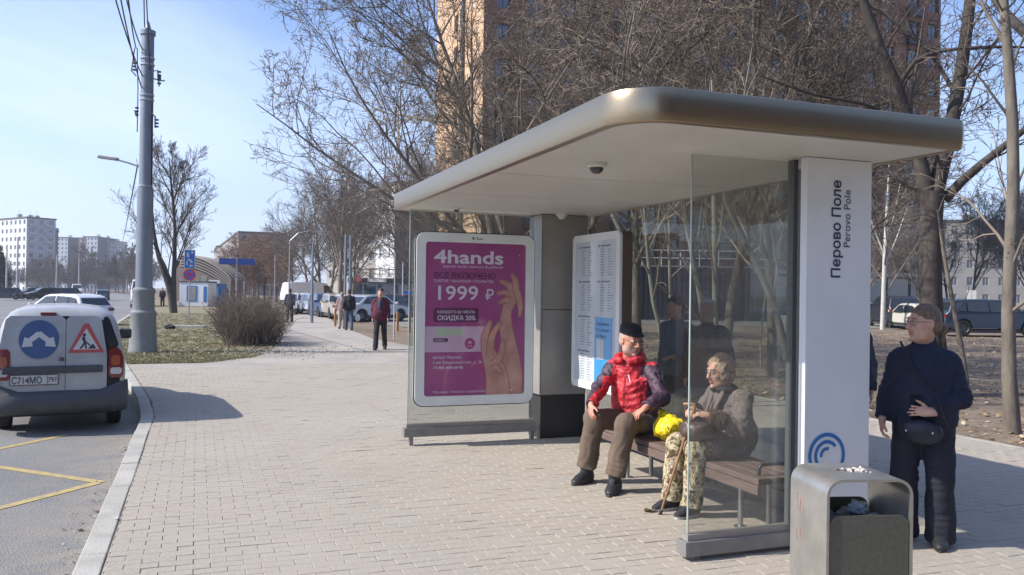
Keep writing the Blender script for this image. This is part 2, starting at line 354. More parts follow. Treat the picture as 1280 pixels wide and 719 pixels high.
keep = (dep > .5) & (px > -160) & (px < 1440) & (py < 900); B, dep, px, py, cx, cy = B[keep], dep[keep], px[keep], py[keep], cx[keep], cy[keep]
ht = .004*np.sin(cx*1.3+1)*np.sin(cy*.9)+.002*np.sin(cx*3.7)*np.sin(cy*2.9+1)+rng.normal(0, .0010, len(B))
ht += np.where(rng.random(len(B)) < .03, rng.uniform(.001, .004, len(B)), 0)
tx, ty = rng.normal(0, .006, len(B)), rng.normal(0, .010, len(B)); gap = np.clip(rng.normal(.0012, .0009, len(B)), .0004, .004)
def brick_verts(k):
    xa, xb, ya, yb = B[k]; g = gap[k]; xa += g; xb -= g; ya += g; yb -= g; c = .0035; mx, my = (xa+xb)/2, (ya+yb)/2
    def z(x, y): return .004+ht[k]+tx[k]*(x-mx)+ty[k]*(y-my)
    lo = [(xa, ya, -.02), (xb, ya, -.02), (xb, yb, -.02), (xa, yb, -.02)]
    mid = [(x, y, z(x, y)-.0025) for x, y in ((xa, ya), (xb, ya), (xb, yb), (xa, yb))]
    top = [(x, y, z(x, y)) for x, y in ((xa+c, ya+c), (xb-c, ya+c), (xb-c, yb-c), (xa+c, yb-c))]
    return lo+mid+top
BF = [(8, 9, 10, 11)]+[(a, (a+1) % 4, 4+(a+1) % 4, 4+a) for a in range(4)]+[(4+a, 4+(a+1) % 4, 8+(a+1) % 4, 8+a) for a in range(4)]
vis = (px > 0) & (px < 1280) & (py < 719) & ~((px > 993) & (px < 1135) & (py > 575))
order = np.argsort(np.where(vis, dep, 1e9))[:300]; near = set(order.tolist()); fieldb = MB()
for k in range(len(B)):
    if k in near: MB().add(brick_verts(k), BF).build('brick', M['brick'], PV)
    else: fieldb.add(brick_verts(k), BF)
o = fieldb.build('brick_field', M['brick'], PV); o['kind'] = 'stuff'
# border strip where paving meets the soil
b = MB()
for yy in np.arange(-2, 19.6, 1.0): b.box((8.905, yy, -.2), (8.985, yy+.99, .012))
o = struct(b.build('edging', M['kerb'])); 
# yellow bus-stop zigzag on the road
M['yellow'] = mat('worn_yellow_paint', (.55, .40, .12), .8, color2=(.30, .26, .17), scale=14, detail=10)
b = MB()
def stripe(a, c, w=.1, z=-.126):
    a, c = np.array(a), np.array(c); d = (c-a)/np.linalg.norm(c-a); n = np.array([-d[1], d[0]])*w/2
    b.add([(*(a-n), z), (*(c-n), z), (*(c+n), z), (*(a+n), z)], [(0, 1, 2, 3)])
v = np.array((-.82, 8.80))
stripe(v, (-3.6, 11.55)); stripe((-.86, 8.78), (-3.6, 5.6), z=-.1255); stripe((-3.6, 8.8), (-1.5, 11.75)); stripe((-3.62, 11.5), (-3.62, 2), .1, -.125)
struct(b.build('road_marking', M['yellow']), 'worn yellow zigzag bus stop marking on the asphalt')
# ================================================================== BUS SHELTER
SH = thing('bus_shelter', 'bus shelter with champagne metal roof, glass walls and white name pylon', 'bus shelter', (3.3, 6.7, 0))
def S(o):                       # keep world coordinates for a part of a thing
    o.location = Vector(o.location)-Vector(o.parent.location); return o
RX0, RX1, RY0, RY1 = 2.13, 4.45, 3.95, 9.52
def roofline(off, rr):          # plan outline, big radius at the corner nearest the camera
    P = []
    x0, x1, y0, y1 = RX0-off, RX1+off, RY0-off, RY1+off
    for (cx_, cy_, r, a0) in ((x0, y0, max(.02, rr+off), 180), (x1, y0, max(.012, .03+off*.5), 270), (x1, y1, max(.012, .03+off*.5), 0), (x0, y1, max(.012, .03+off*.5), 90)):
        sx = 1 if cx_ == x0 else -1; sy = 1 if cy_ == y0 else -1
        n = 14
        for i in range(n+1):
            a = math.radians(a0+90*i/n); P.append((cx_+sx*r+r*math.cos(a), cy_+sy*r+r*math.sin(a)))
    return P
ZS = .88
prof = [(-.03, 2.653), (0, 2.650), (.018, 2.651), (.026, 2.657), (.032, 2.69), (.036, 2.74), (.036, 2.79), (.033, 2.835), (.028, 2.858), (.016, 2.866), (-.2, 2.885)]
b = MB(); rings = [[(x, y, 2.65+(z-2.65)*ZS) for x, y in roofline(o_, .28)] for o_, z in prof]; n = len(rings[0])
V = [p for r in rings for p in r]
b.add(V, [(i*n+j, i*n+(j+1) % n, (i+1)*n+(j+1) % n, (i+1)*n+j) for i in range(len(rings)-1) for j in range(n)])
b.f.append(tuple((len(rings)-1)*n+j for j in range(n))); b.m.append(0)
fas = S(b.build('roof', M['champagne'], SH, smooth=38))
# soffit panels with open joints
base = roofline(-.02, .28)
def clip(poly, ya, yb):
    def half(P, f):
        out_ = []
        for i in range(len(P)):
            a, c = P[i], P[(i+1) % len(P)]; fa, fc = f(a), f(c)
            if fa >= 0: out_.append(a)
            if fa*fc < 0:
                t = fa/(fa-fc); out_.append((a[0]+t*(c[0]-a[0]), a[1]+t*(c[1]-a[1])))
        return out_
    return half(half(poly, lambda p: p[1]-ya), lambda p: yb-p[1])
for ya, yb in ((3.9, 6.193), (6.207, 7.643), (7.657, 9.6)):
    b = MB(); b.prism(clip(base, ya, yb), lambda p, s: (p[0], p[1], 2.656 if s else 2.69))
    S(b.build('soffit_panel', M['soffit'], SH))
S(MB().box((2.3, 4.1, 2.70), (4.4, 9.4, 2.80)).build('roof_core', M['greypaint'], SH))
for ya, yb in ((8.145, 9.28), (6.565, 8.135), (4.98, 6.555)):
    S(MB().box((4.455, ya, .23), (4.467, yb, 2.655)).build('back_glass', M['glass'], SH))
# back rail, posts
S(MB().box((4.40, 4.8, .05), (4.52, 9.28, .16)).build('back_rail', M['greypaint'], SH, bevel=.004))
S(MB().box((4.435, 4.8, .16), (4.487, 9.28, .232)).build('glazing_strip', M['railtop'], SH))
for yy in (5.1, 6.56, 8.14, 9.2): S(MB().box((4.43, yy-.03, 0), (4.49, yy+.03, .05)).build('foot', M['greypaint'], SH))
S(MB().box((3.80, 4.70, 0), (3.84, 4.76, 2.655)).build('post', mat('dark_post', (.13, .14, .145), .5, .3), SH, bevel=.003))
# near end wall
S(MB().box((3.005, 4.707, .165), (3.80, 4.719, 2.64)).build('end_glass', M['glass2'], SH))
S(MB().box((2.999, 4.706, .17), (3.005, 4.720, 2.64)).build('glass_edge', M['edge'], SH))
S(MB().box((2.985, 4.68, .13), (3.80, 4.746, .17)).build('glazing_strip', M['railtop'], SH))
S(MB().box((2.955, 4.655, .035), (3.80, 4.77, .13)).build('end_rail', M['greypaint'], SH, bevel=.004))
S(MB().box((3.03, 4.68, 0), (3.08, 4.74, .035)).build('foot', M['greypaint'], SH))
# far end wall
S(MB().box((2.21, 9.164, .215), (3.70, 9.176, 2.64)).build('end_glass', M['glass'], SH))
S(MB().box((2.203, 9.163, .215), (2.21, 9.177, 2.64)).build('glass_edge', M['edge'], SH))
S(MB().box((2.19, 9.14, .20), (3.72, 9.2, .24)).build('glazing_strip', M['railtop'], SH))
S(MB().box((2.16, 9.115, .10), (3.74, 9.225, .20)).build('end_rail', M['greypaint'], SH, bevel=.004))
S(MB().box((2.23, 9.14, 0), (2.27, 9.2, .10)).build('foot', M['greypaint'], SH)); S(MB().box((3.68, 9.14, 0), (3.72, 9.2, .10)).build('foot', M['greypaint'], SH))
# service column: metal panels on a black plinth
S(MB().box((3.80, 9.16, .5), (4.38, 9.52, 2.655)).build('column_core', M['brownmetal'], SH))
S(MB().box((3.79, 9.145, .52), (4.385, 9.16, 1.52)).build('column_panel', M['column'], SH, bevel=.003)); S(MB().box((3.79, 9.145, 1.53), (4.385, 9.16, 2.65)).build('column_panel', M['column'], SH, bevel=.003))
S(MB().box((3.785, 9.145, .52), (3.80, 9.53, 2.65)).build('column_panel', M['column'], SH, bevel=.003))
S(MB().box((3.80, 9.15, 0), (4.38, 9.52, .51)).build('column_base', M['black'], SH))
# pylon with the stop name
PY = S(MB().box((3.79, 4.55, .0), (4.335, 4.615, 2.652)).build('name_pylon', M['white'], SH, bevel=.002))
Pl = Vector(SH.location)
S(MB().box((3.88, 4.615, .0), (4.30, 4.80, 2.6)).build('pylon_back', M['greypaint'], SH))
def ptxt(t, size, x, z, bold, mt):
    o = text(t, size, mt, PY, (x-Pl.x+0, 4.546-Pl.y, z), (0, 0, 1), (-1, 0, 0), bold=bold, extrude=.0005)
    return o
PY_loc = PY.location
def fixchild(o): o.location = Vector(o.location)-Vector(PY.location)+ (Vector((0, 0, 0)) if True else 0)
# PY.location is -Pl, so its children are in world coordinates
for c_ in ((('Перово Поле', .104, 4.068, 1.845, .0018)), (('Perovo Pole', .080, 4.150, 2.055, .0))):
    t_, s_, x_, z_, bo_ = c_
    text(t_, s_, M['navy'], PY, (x_, 4.5455, z_), (0, 0, 1), (-1, 0, 0), bold=bo_)
def arc_mesh(cx_, cz_, r, w, a0, a1, y=4.5465, n=48):
    b = MB(); V = []
    for i in range(n+1):
        a = math.radians(a0+(a1-a0)*i/n)
        for rr_ in (r-w/2, r+w/2): V.append((cx_+rr_*math.cos(a), y, cz_+rr_*math.sin(a)))
    b.add(V, [(2*i, 2*i+1, 2*i+3, 2*i+2) for i in range(n)]); return b
b = MB()
for r, w, a0, a1 in ((.140, .026, -100, 200), (.092, .024, 40, 300), (.046, .022, 70, 190)):
    q = arc_mesh(3.975, .655, r, w, a0, a1); b.add(q.v, q.f)
b.build('emblem', M['blue'], PY)
# ------------------------------------------------------------------ lightbox with poster
LB = thing('advertising_lightbox', 'upright lightbox holding a magenta manicure poster on the far end glass', 'advertising panel', (2.95, 9.1, 0))
def LS(o): o.location = Vector(o.location)-Vector(LB.location); return o
b = MB(); W_, H_ = 1.40, 1.93; CX, CZ, YF = 2.955, 1.415, 9.045
outer = rounded(W_, H_, .10, 6, CX, CZ); inner = rounded(W_-.21, H_-.21, .035, 6, CX, CZ)
n = len(outer); V = [(x, YF, z) for x, z in outer]+[(x, YF, z) for x, z in inner]+[(x, YF+.012, z) for x, z in inner]
b.add(V, [(i, (i+1) % n, n+(i+1) % n, n+i) for i in range(n)]+[(n+i, n+(i+1) % n, 2*n+(i+1) % n, 2*n+i) for i in range(n)])
V = [(x, YF, z) for x, z in outer]+[(x, YF+.10, z) for x, z in outer]
b.add(V, [(i, n+i, n+(i+1) % n, (i+1) % n) for i in range(n)]); b.add([(x, YF+.10, z) for x, z in outer], [tuple(range(n))])
LS(b.build('case_frame', M['frame_white'], LB))
b = MB(); o2 = rounded(W_+.024, H_+.024, .11, 6, CX, CZ); o1 = rounded(W_+.004, H_+.004, .102, 6, CX, CZ)
V = [(x, YF+.02, z) for x, z in o2]+[(x, YF+.02, z) for x, z in o1]+[(x, YF+.04, z) for x, z in o2]
b.add(V, [(i, (i+1) % n, n+(i+1) % n, n+i) for i in range(n)]+[(i, 2*n+i, 2*n+(i+1) % n, (i+1) % n) for i in range(n)]); LS(b.build('door_seal', M['black'], LB))
M['magenta'] = mat('poster_magenta', (.40, .085, .27), .5, color2=(.37, .055, .23), scale=1.2, detail=2)
M['pinkwhite'] = mat('print_pale_pink', (.80, .70, .80), .5)
M['plum'] = mat('print_plum', (.13, .02, .10), .5)
M['palepink'] = mat('print_band', (.66, .48, .62), .5, color2=(.60, .40, .56), scale=3)
M['palegreen'] = mat('print_green', (.50, .56, .42), .5)
M['printskin'] = mat('print_skin', (.66, .38, .31), .5, color2=(.46, .20, .18), scale=3.5, detail=3)
M['printskin2'] = mat('print_skin_deep', (.38, .14, .12), .5, color2=(.27, .08, .10), scale=7, detail=3)
iw, ih = W_-.20, H_-.20; x0, x1, z0, z1 = CX-iw/2, CX+iw/2, CZ-ih/2, CZ+ih/2
PO = MB().add([(x0, 0, z0), (x1, 0, z0), (x1, 0, z1), (x0, 0, z1)], [(0, 1, 2, 3)]).build('poster', M['magenta'], LB); PO.location = Vector((0, YF+.011, 0))-LB.location
def pu(u): return x0+u*iw
def pz(v): return z1-v*ih
# poster pieces: u, v run 0..1 from the top left
def flat(name, poly, m, lay=1):
    b = MB(); b.add([(pu(u), -.0004*lay, pz(v)) for u, v in poly], [tuple(range(len(poly)))]); return b.build(name, m, PO)
def rrect(u0, v0, u1, v1, r):
    w, h = (u1-u0)*iw, (v1-v0)*ih
    return [((x-x0)/iw, (z1-z)/ih) for x, z in rounded(w, h, r, 4, pu((u0+u1)/2), pz((v0+v1)/2))]
flat('print_band', [(0, .548), (.60, .548), (.60, .714), (0, .714)], M['palepink'])
flat('print_block', rrect(.085, .428, .525, .520, .03), M['plum'], 2)
flat('print_block', [(.11, .562), (.38, .562), (.38, .608), (.11, .608)], M['palegreen'], 2)
flat('print_block', rrect(.085, .624, .23, .648, .015), M['plum'], 2)
cc = [(.443+.052*math.cos(a), .660+.052*iw/ih*math.sin(a)) for a in np.linspace(0, 2*math.pi, 25)[:-1]]
flat('print_roundel', cc, mat('print_crimson', (.42, .03, .20), .5), 2)
LAYN = [0]; M['print_edge'] = mat('print_skin_outline', (.36, .13, .13), .5)  # darker outline printed around fingers and arms
def limb(pts, m, lay):
    LAYN[0] += 1; lay = 3+LAYN[0]*.25
    if m is not M['print_edge']:
        limb([(p[0], p[1], p[2]+.008) for p in pts], M['print_edge'], lay)
        LAYN[0] += 1; lay = 3+LAYN[0]*.25
    Q = np.array(pts, float); tt = np.linspace(0, len(Q)-1, (len(Q)-1)*5+1); E_ = np.vstack([2*Q[0]-Q[1], Q, 2*Q[-1]-Q[-2]]); sm = []
    for t in tt:                        # Catmull-Rom through the given points
        i = min(int(t), len(Q)-2); u = t-i; a, b_, c, d = E_[i], E_[i+1], E_[i+2], E_[i+3]
        sm.append(.5*(2*b_+(c-a)*u+(2*a-5*b_+4*c-d)*u*u+(3*b_-a-3*c+d)*u**3))
    pts = [tuple(p) for p in sm]
    """a finger or arm as a soft tapering outline"""
    P = np.array([(p[0], p[1]*ih/iw) for p in pts]); R = [p[2] for p in pts]; Lf, Rt = [], []
    for i in range(len(P)):
        t = P[min(i+1, len(P)-1)]-P[max(i-1, 0)]; t /= np.linalg.norm(t); nn = np.array([-t[1], t[0]])
        Lf.append(P[i]+nn*R[i]); Rt.append(P[i]-nn*R[i])
    t = P[-1]-P[-2]; t /= np.linalg.norm(t); nn = np.array([-t[1], t[0]])
    tip = [P[-1]+R[-1]*(math.cos(a)*nn+math.sin(a)*t) for a in np.linspace(0, math.pi, 7)[1:-1]]
    poly = [(p[0], p[1]*iw/ih) for p in Lf+tip+Rt[::-1]]
    flat('printed_hand', poly, m, lay)
# plain generic pair of hands, printed flat
limb([(.87, 1.0, .105), (.87, .86, .10), (.85, .74, .085), (.82, .62, .070), (.80, .52, .058), (.81, .44, .048), (.85, .36, .062), (.88, .29, .058)], M['printskin'], 4)
for f_ in ([(.85, .37, .026), (.79, .375, .023), (.735, .390, .015)], [(.86, .34, .028), (.79, .325, .023), (.72, .328, .015)], [(.86, .31, .027), (.81, .270, .023), (.745, .250, .015)], [(.895, .31, .030), (.895, .25, .026), (.86, .205, .016)], [(.91, .32, .032), (.945, .41, .024), (.940, .475, .014)]): limb(f_, M['printskin'], 5)
limb([(.73, 1.0, .12), (.72, .90, .11), (.69, .82, .095), (.645, .75, .075), (.62, .69, .058)], M['printskin'], 6)
for f_ in ([(.60, .73, .034), (.59, .62, .030), (.64, .525, .020)], [(.64, .74, .034), (.665, .61, .028), (.735, .53, .019)], [(.68, .80, .036), (.75, .74, .030), (.775, .655, .020)], [(.66, .84, .034), (.71, .82, .026), (.755, .85, .018)]): limb(f_, M['printskin'], 7)
def pt(t, u, v, size, m, bold=0.0, xs=1.0, lay=8, **k):
    return text(t, size, m, PO, (pu(u), -.0004*lay, pz(v)), (1, 0, 0), (0, 0, 1), bold=bold, xs=xs, **k)
pt('4hands', .085, .137, .205, M['pinkwhite'], .005, 1.42)
pt('express studio manicure & pedicure', .17, .166, .046, M['pinkwhite'], 0, 1.06)
pt('*', .92, .09, .05, M['pinkwhite'])
pt('ВСЕ ВКЛЮЧЕНО', .085, .235, .088, M['plum'], .002, 1.02)
pt('СНЯТИЕ • МАНИКЮР • ПОКРЫТИЕ', .085, .262, .040, M['pinkwhite'], 0, 1.04)
pt('1999', .085, .375, .225, M['pinkwhite'], .002, 1.17)
pt('₽', .585, .375, .17, M['pinkwhite'], .001, .95)
pt('КАЖДОГО 20 ЧИСЛА', .12, .463, .043, M['pinkwhite'], .0005)
pt('СКИДКА 20%', .12, .507, .072, M['pinkwhite'], .0012, 1.0)
pt('новинка', .10, .641, .03, M['pinkwhite'])
pt('M', .425, .664, .05, M['pinkwhite'], .001)
pt('Перово', .413, .680, .018, M['pinkwhite'])
pt('метро Перово,', .085, .757, .048, M['pinkwhite'])
pt('2-ая Владимирская, д. 36', .085, .790, .048, M['pinkwhite'])
pt('+7-901-409-69-96', .085, .824, .048, M['pinkwhite'], .0008)
pt('*По акции. Экспресс студия маникюра и педикюра', .085, .978, .036, M['pinkwhite'], 0, 1.05)
text('◐ Russ', .042, M['navy'], LB, (CX-.06-LB.location.x, YF-.0006-LB.location.y, CZ+H_/2-.068), (1, 0, 0), (0, 0, 1), bold=.0008)
b = MB(); b.add([(x, 0, z) for x, z in inner], [tuple(range(n))]); o = b.build('case_glass', M['caseglass'], LB); o.location = Vector((0, YF+.002, 0))-LB.location
# ------------------------------------------------------------------ timetable case
TC = thing('timetable_case', 'tall white timetable case with route lists and a blue notice', 'timetable board', (4.17, 8.4, 0))
def TS(o): o.location = Vector(o.location)-Vector(TC.location); return o
W_, H_ = 1.17, 1.73; CY, CZ, XF = 8.365, 1.52, 4.10
outer = rounded(W_, H_, .07, 6, CY, CZ); inner = rounded(W_-.16, H_-.17, .02, 6, CY, CZ); n = len(outer)
b = MB(); V = [(XF, y, z) for y, z in outer]+[(XF, y, z) for y, z in inner]+[(XF+.014, y, z) for y, z in inner]
b.add(V, [(i, n+i, n+(i+1) % n, (i+1) % n) for i in range(n)]+[(n+i, 2*n+i, 2*n+(i+1) % n, n+(i+1) % n) for i in range(n)])
b.add([(XF, y, z) for y, z in outer]+[(XF+.03, y, z) for y, z in outer], [(i, (i+1) % n, n+(i+1) % n, n+i) for i in range(n)]); TS(b.build('case_frame', M['frame_white'], TC))
b = MB(); b.prism(outer, lambda p, s: (XF+.03+s*.12, p[0], p[1])); TS(b.build('case_body', M['brownmetal'], TC))
M['paper'] = mat('paper_print', (.66, .68, .72), .6, var=.03)
M['ink'] = mat('grey_ink', (.20, .21, .26), .6)
M['notice'] = mat('notice_blue', (.20, .45, .78), .6); M['notice2'] = mat('notice_bright_blue', (.03, .30, .66), .6)
PB = MB().box((0, CY-(W_-.15)/2, CZ-(H_-.16)/2), (.004, CY+(W_-.15)/2, CZ+(H_-.16)/2)).build('paper_board', M['paper'], TC); PB.location = Vector((XF+.013, 0, 0))-TC.location
yl = CY+(W_-.15)/2; zt = CZ+(H_-.16)/2
def q(ya, za, yb, zb, m, name='print_line', lay=1):   # measured from the top left as seen from the road
    MB_ = MB(); MB_.add([(-.0005*lay, yl-ya, zt-za), (-.0005*lay, yl-yb, zt-za), (-.0005*lay, yl-yb, zt-zb), (-.0005*lay, yl-ya, zt-zb)], [(0, 3, 2, 1)]); return MB_.build(name, m, PB)
rng = random.Random(9); lines = MB()
def ql(ya, za, yb, zb): lines.add([(-.0005, yl-ya, zt-za), (-.0005, yl-yb, zt-za), (-.0005, yl-yb, zt-zb), (-.0005, yl-ya, zt-zb)], [(0, 3, 2, 1)])
for col in (0, 1):
    ox = .08+col*.48
    for blk in range(4):
        oz = .05+blk*.39
        if col == 1 and blk >= 2: continue
        ql(ox, oz, ox+.05, oz+.025); ql(ox+.07, oz+.004, ox+.30, oz+.02)
        for r_ in range(11):
            ql(ox+.06, oz+.045+r_*.028, ox+.06+rng.uniform(.08, .12), oz+.052+r_*.028)
            ql(ox+.24, oz+.045+r_*.028, ox+.24+rng.uniform(.04, .12), oz+.052+r_*.028)
o = lines.build('printed_rows', M['ink'], PB)
q(.50, .84, .93, 1.56, M['notice'], 'blue_notice', 1); q(.50, 1.30, .93, 1.56, M['notice2'], 'blue_notice', 2); q(.55, 1.08, .72, 1.30, M['paper'], 'notice_sheet', 3)
for i, t_ in enumerate(('Уважаемые', 'пассажиры!', 'до конца')):
    text(t_, .055, M['navy'], PB, (-.0015, yl-.54, zt-.93-i*.065), (0, -1, 0), (0, 0, 1))
b = MB(); b.add([(0, y, z) for y, z in inner], [tuple(range(n))]); o = b.build('case_glass', M['caseglass'], TC); o.location = Vector((XF+.003, 0, 0))-TC.location
# ------------------------------------------------------------------ soffit cameras
M['dome'] = mat('camera_dome', (.03, .03, .035), .12, coat=.6)
for i, (x, y, s, lb, wh) in enumerate(((2.66, 5.42, 1.0, 'dome camera with black eye under the wide near part of the roof', 0), (3.98, 9.02, .9, 'small off-white dome sensor under the roof beside the service column', 1), (2.69, 9.0, .62, 'tiny dark dome camera under the roof above the magenta poster', 0))):
    t = thing('dome_camera', lb, 'camera', (x, y, 2.656), 0, 'dome cameras under the shelter roof')
    MB().lathe([(.001, 0), (.075*s, 0), (.075*s, -.022*s), (.062*s, -.034*s), (.001, -.036*s)], k=28).build('base', M['soffit'], t, smooth=35)
    pr = [(.052*s*math.cos(a), -.034*s-.045*s*math.sin(a)) for a in np.linspace(0, math.pi/2*.98, 8)]
    MB().lathe([(.001, -.03*s)]+pr, k=24).build('dome', M['soffit'] if wh else M['dome'], t, smooth=50)
# ------------------------------------------------------------------ bench
BN = thing('bench', 'long brown slatted bench on steel legs inside the bus shelter', 'bench', (3.92, 6.15, 0))
def BS(o): o.location = Vector(o.location)-Vector(BN.location); return o
for i in range(4):
    xa = 3.66+i*.118
    BS(MB().box((xa, 4.86, .405), (xa+.108, 7.42, .45)).build('slat', M['wood'], BN, bevel=.006))
BS(MB().box((3.655, 4.86, .335), (3.685, 7.42, .402)).build('front_board', M['wood'], BN, bevel=.004))
for yy in (5.25, 7.0):
    for xx in (3.80, 4.05): BS(MB().tube([(xx, yy, 0), (xx, yy, .37)], .02, 12).build('leg', M['steel'], BN, smooth=True))
    BS(MB().box((3.70, yy-.03, .36), (4.12, yy+.03, .402)).build('bracket', M['greypaint'], BN)); BS(MB().lathe([(.001, .012), (.05, .012), (.05, 0), (.001, 0)][::-1], (3.80, yy, 0), 14).build('foot_plate', M['steel'], BN))
for yy in (4.96, 6.05):
    BS(MB().tube([(3.74, yy, .45), (3.74, yy, .50), (3.76, yy, .525), (4.06, yy, .525), (4.08, yy, .50), (4.08, yy, .45)], .014, 10).build('armrest', M['black'], BN, smooth=True))
# ------------------------------------------------------------------ litter bin
M['binsteel'] = mat('bin_steel', (.50, .48, .44), .40, .85, var=.18, scale=5, bump=.06, bscale=25)
M['bingreen'] = mat('bin_olive_panel', (.125, .122, .098), .5, .3, var=.15, scale=60, bump=.05)
LBN = thing('litter_bin', 'brushed metal litter bin with ash-strewn top in the near right foreground', 'litter bin', (3.165, 3.45, 0), math.radians(-14))
def arch(w, h, r, n=8):
    P = [(-w/2, 0), (-w/2, h-r)]
    P += [(-w/2+r-r*math.cos(a), h-r+r*math.sin(a)) for a in np.linspace(0, math.pi/2, n)[1:]]
    P += [(w/2-r+r*math.sin(a), h-r+r*math.cos(a)) for a in np.linspace(0, math.pi/2, n)]
    return P+[(w/2, 0)]
w, h, t_, dp_ = .45, .825, .014, .40
A = arch(w, h, .085); Bi = arch(w-2*t_, h-t_, .072)
b = MB(); n = len(A)
for yy in (-dp_/2, dp_/2): b.add([(x, yy, z) for x, z in A]+[(x, yy, z) for x, z in Bi], [(i, i+1, n+i+1, n+i) if yy > 0 else (n+i, n+i+1, i+1, i) for i in range(n-1)])
for Pq, fl in ((A, 0), (Bi, 1)): b.add([(x, -dp_/2, z) for x, z in Pq]+[(x, dp_/2, z) for x, z in Pq], [((i, i+1, n+i+1, n+i) if not fl else (i+1, i, n+i, n+i+1)) for i in range(n-1)])
b.build('shell', M['binsteel'], LBN, smooth=35)
for yy in (-dp_/2+.006, dp_/2-.016):
    P = rounded(w-2*t_-.01, 1.1, .05, 5, 0, .645-.55)
    P = [(x, max(z, .03)) for x, z in P]
    b = MB(); b.prism(P, lambda p, s, yy=yy: (p[0], yy+s*.010, p[1])); b.build('front_panel', M['bingreen'], LBN)
MB().box((-.20, -.17, .05), (.20, .17, .06)).build('floor_plate', M['bingreen'], LBN)
b = MB(); 
for s1, s2 in (((-.2, -.15), (-.2, .15)), ((.2, -.15), (.2, .15)), ((-.2, -.16), (.2, -.16)), ((-.2, .16), (.2, .16))):
    b.box((s1[0]-.002, s1[1]-.002, .06), (s2[0]+.002, s2[1]+.002, .58))
b.build('liner', M['black'], LBN)
rng = random.Random(3); b = MB()
pts = [(-.19, -.18, .48), (.19, -.18, .48), (.19, .18, .48), (-.19, .18, .48)]; G = 9
for i in range(G):
    for j in range(G): pass
V = [(-.195+.39*i/(G-1), -.15+.30*j/(G-1), .565+rng.uniform(-.035, .045)) for i in range(G) for j in range(G)]
b.add(V, [(i*G+j, (i+1)*G+j, (i+1)*G+j+1, i*G+j+1) for i in range(G-1) for j in range(G-1)])
tag(b.build('rubbish', mat('rubbish', (.03, .035, .05), .4, color2=(.25, .30, .34), scale=9, spec=.6), LBN))
def lump(c, r, seed, m, name, lab, cat, flat_=.7):
    bm = bmesh.new(); bmesh.ops.create_icosphere(bm, subdivisions=3, radius=r); rg = random.Random(seed); ph = [rg.uniform(0, 6) for _ in range(6)]
    for v in bm.verts:
        p = v.co/r; k = 1+.18*math.sin(5*p.x+ph[0]+2*math.sin(4*p.y+ph[1]))+.14*math.sin(9*p.z+ph[2]+3*p.x)+.06*math.sin(17*p.y+ph[3]); v.co *= k; v.co.z *= flat_
    me = bpy.data.meshes.new(name); bm.to_mesh(me); bm.free(); me.materials.append(m); o = link(name, me, None, c); shade(o, 60)
    return tag(o, lab, cat)
M['film'] = mat('clear_film', (.45, .55, .62), .2, color2=(.12, .16, .2), scale=14, spec=.8)
lump((3.17, 3.40, .645), .05, 2, M['film'], 'plastic_bag', 'crumpled pale blue plastic bag in the bin opening', 'bag')
ash = MB(); rng = random.Random(8)
for i in range(130):
    a = rng.uniform(0, 6.28); r = abs(rng.gauss(0, .5)); x, y = .035+.075*r*math.cos(a), .02+.045*r*math.sin(a); s = rng.uniform(.003, .009); z = .8255
    ash.obox((x, y, z+s*.4), (s*math.cos(a), s*math.sin(a), 0), (-s*.6*math.sin(a), s*.6*math.cos(a), 0), (0, 0, s*.4), rng.choice((0, 0, 1)))
o = ash.build('ash_scatter', [mat('ash_white', (.66, .62, .55), .9), mat('ash_dark', (.14, .10, .07), .9)], LBN); o['kind'] = 'stuff'
M['scratch'] = mat('red_marker', (.35, .06, .04), .7)
b = MB()
for (y0, z0_, y1, z1_) in ((.14, .69, .13, .60), (.10, .66, .105, .59), (.07, .63, .055, .585), (.145, .50, .13, .44), (.10, .51, .085, .45), (.11, .67, .05, .655)):
    MB().tube([(-w/2-.0005, y0-.02, z0_), (-w/2-.0005, (y0+y1)/2-.016, (z0_+z1_)/2), (-w/2-.0005, y1-.02, z1_)], .0012, 4).build('pen_stroke', M['scratch'], LBN)

# ================================================================== VEHICLES
M['tyre'] = mat('tyre', (.022, .022, .023), .85, var=.2, scale=20)
M['rim'] = mat('rim', (.16, .165, .17), .4, .6)
M['carglass'] = mat('car_glass', (.02, .025, .03), .06, spec=.8, coat=.3)
M['plastic'] = mat('grey_plastic', (.055, .058, .065), .55, var=.15, scale=8)
M['redlens'] = mat('red_lens', (.17, .018, .016), .2, coat=.5)
M['amber'] = mat('amber_lens', (.33, .085, .04), .25, coat=.3)
M['clearlens'] = mat('clear_lens', (.48, .47, .48), .12, coat=.6)
def paint(name, c, var=.05): return mat(name, c, .32, .15, var=var, scale=3, coat=.5)
_wheel = {}
def wheel(parent, x, y, r=.33, w=.21):
    key = (round(r, 3), x > 0)
    if key not in _wheel:
        s = 1 if x > 0 else -1
        T = MB().lathe([(r*.60, -w/2), (r*.93, -w/2), (r, -w*.36), (r, w*.36), (r*.93, w/2), (r*.60, w/2)], k=28, axis='x', caps=False).mesh('tyre', M['tyre'])
        R = MB(); R.lathe([(.001, s*w*.22), (r*.20, s*w*.24), (r*.22, s*w*.12), (r*.55, s*w*.10), (r*.64, s*w*.46)][::(1 if s > 0 else -1)], k=28, axis='x', caps=False)
        for i in range(5):
            a = 2*math.pi*i/5; c = (s*w*.26, math.cos(a)*r*.38, math.sin(a)*r*.38)
            R.obox(c, (w*.06, 0, 0), (0, math.cos(a)*r*.24, math.sin(a)*r*.24), (0, -math.sin(a)*r*.07, math.cos(a)*r*.07))
        _wheel[key] = (T, R.mesh('rim', M['rim']))
    T, R = _wheel[key]
    h = bpy.data.objects.new('wheel', T); COL.objects.link(h); h.parent = parent; h.location = (x, y, r); h.name = 'wheel'
    link('rim', R, h)
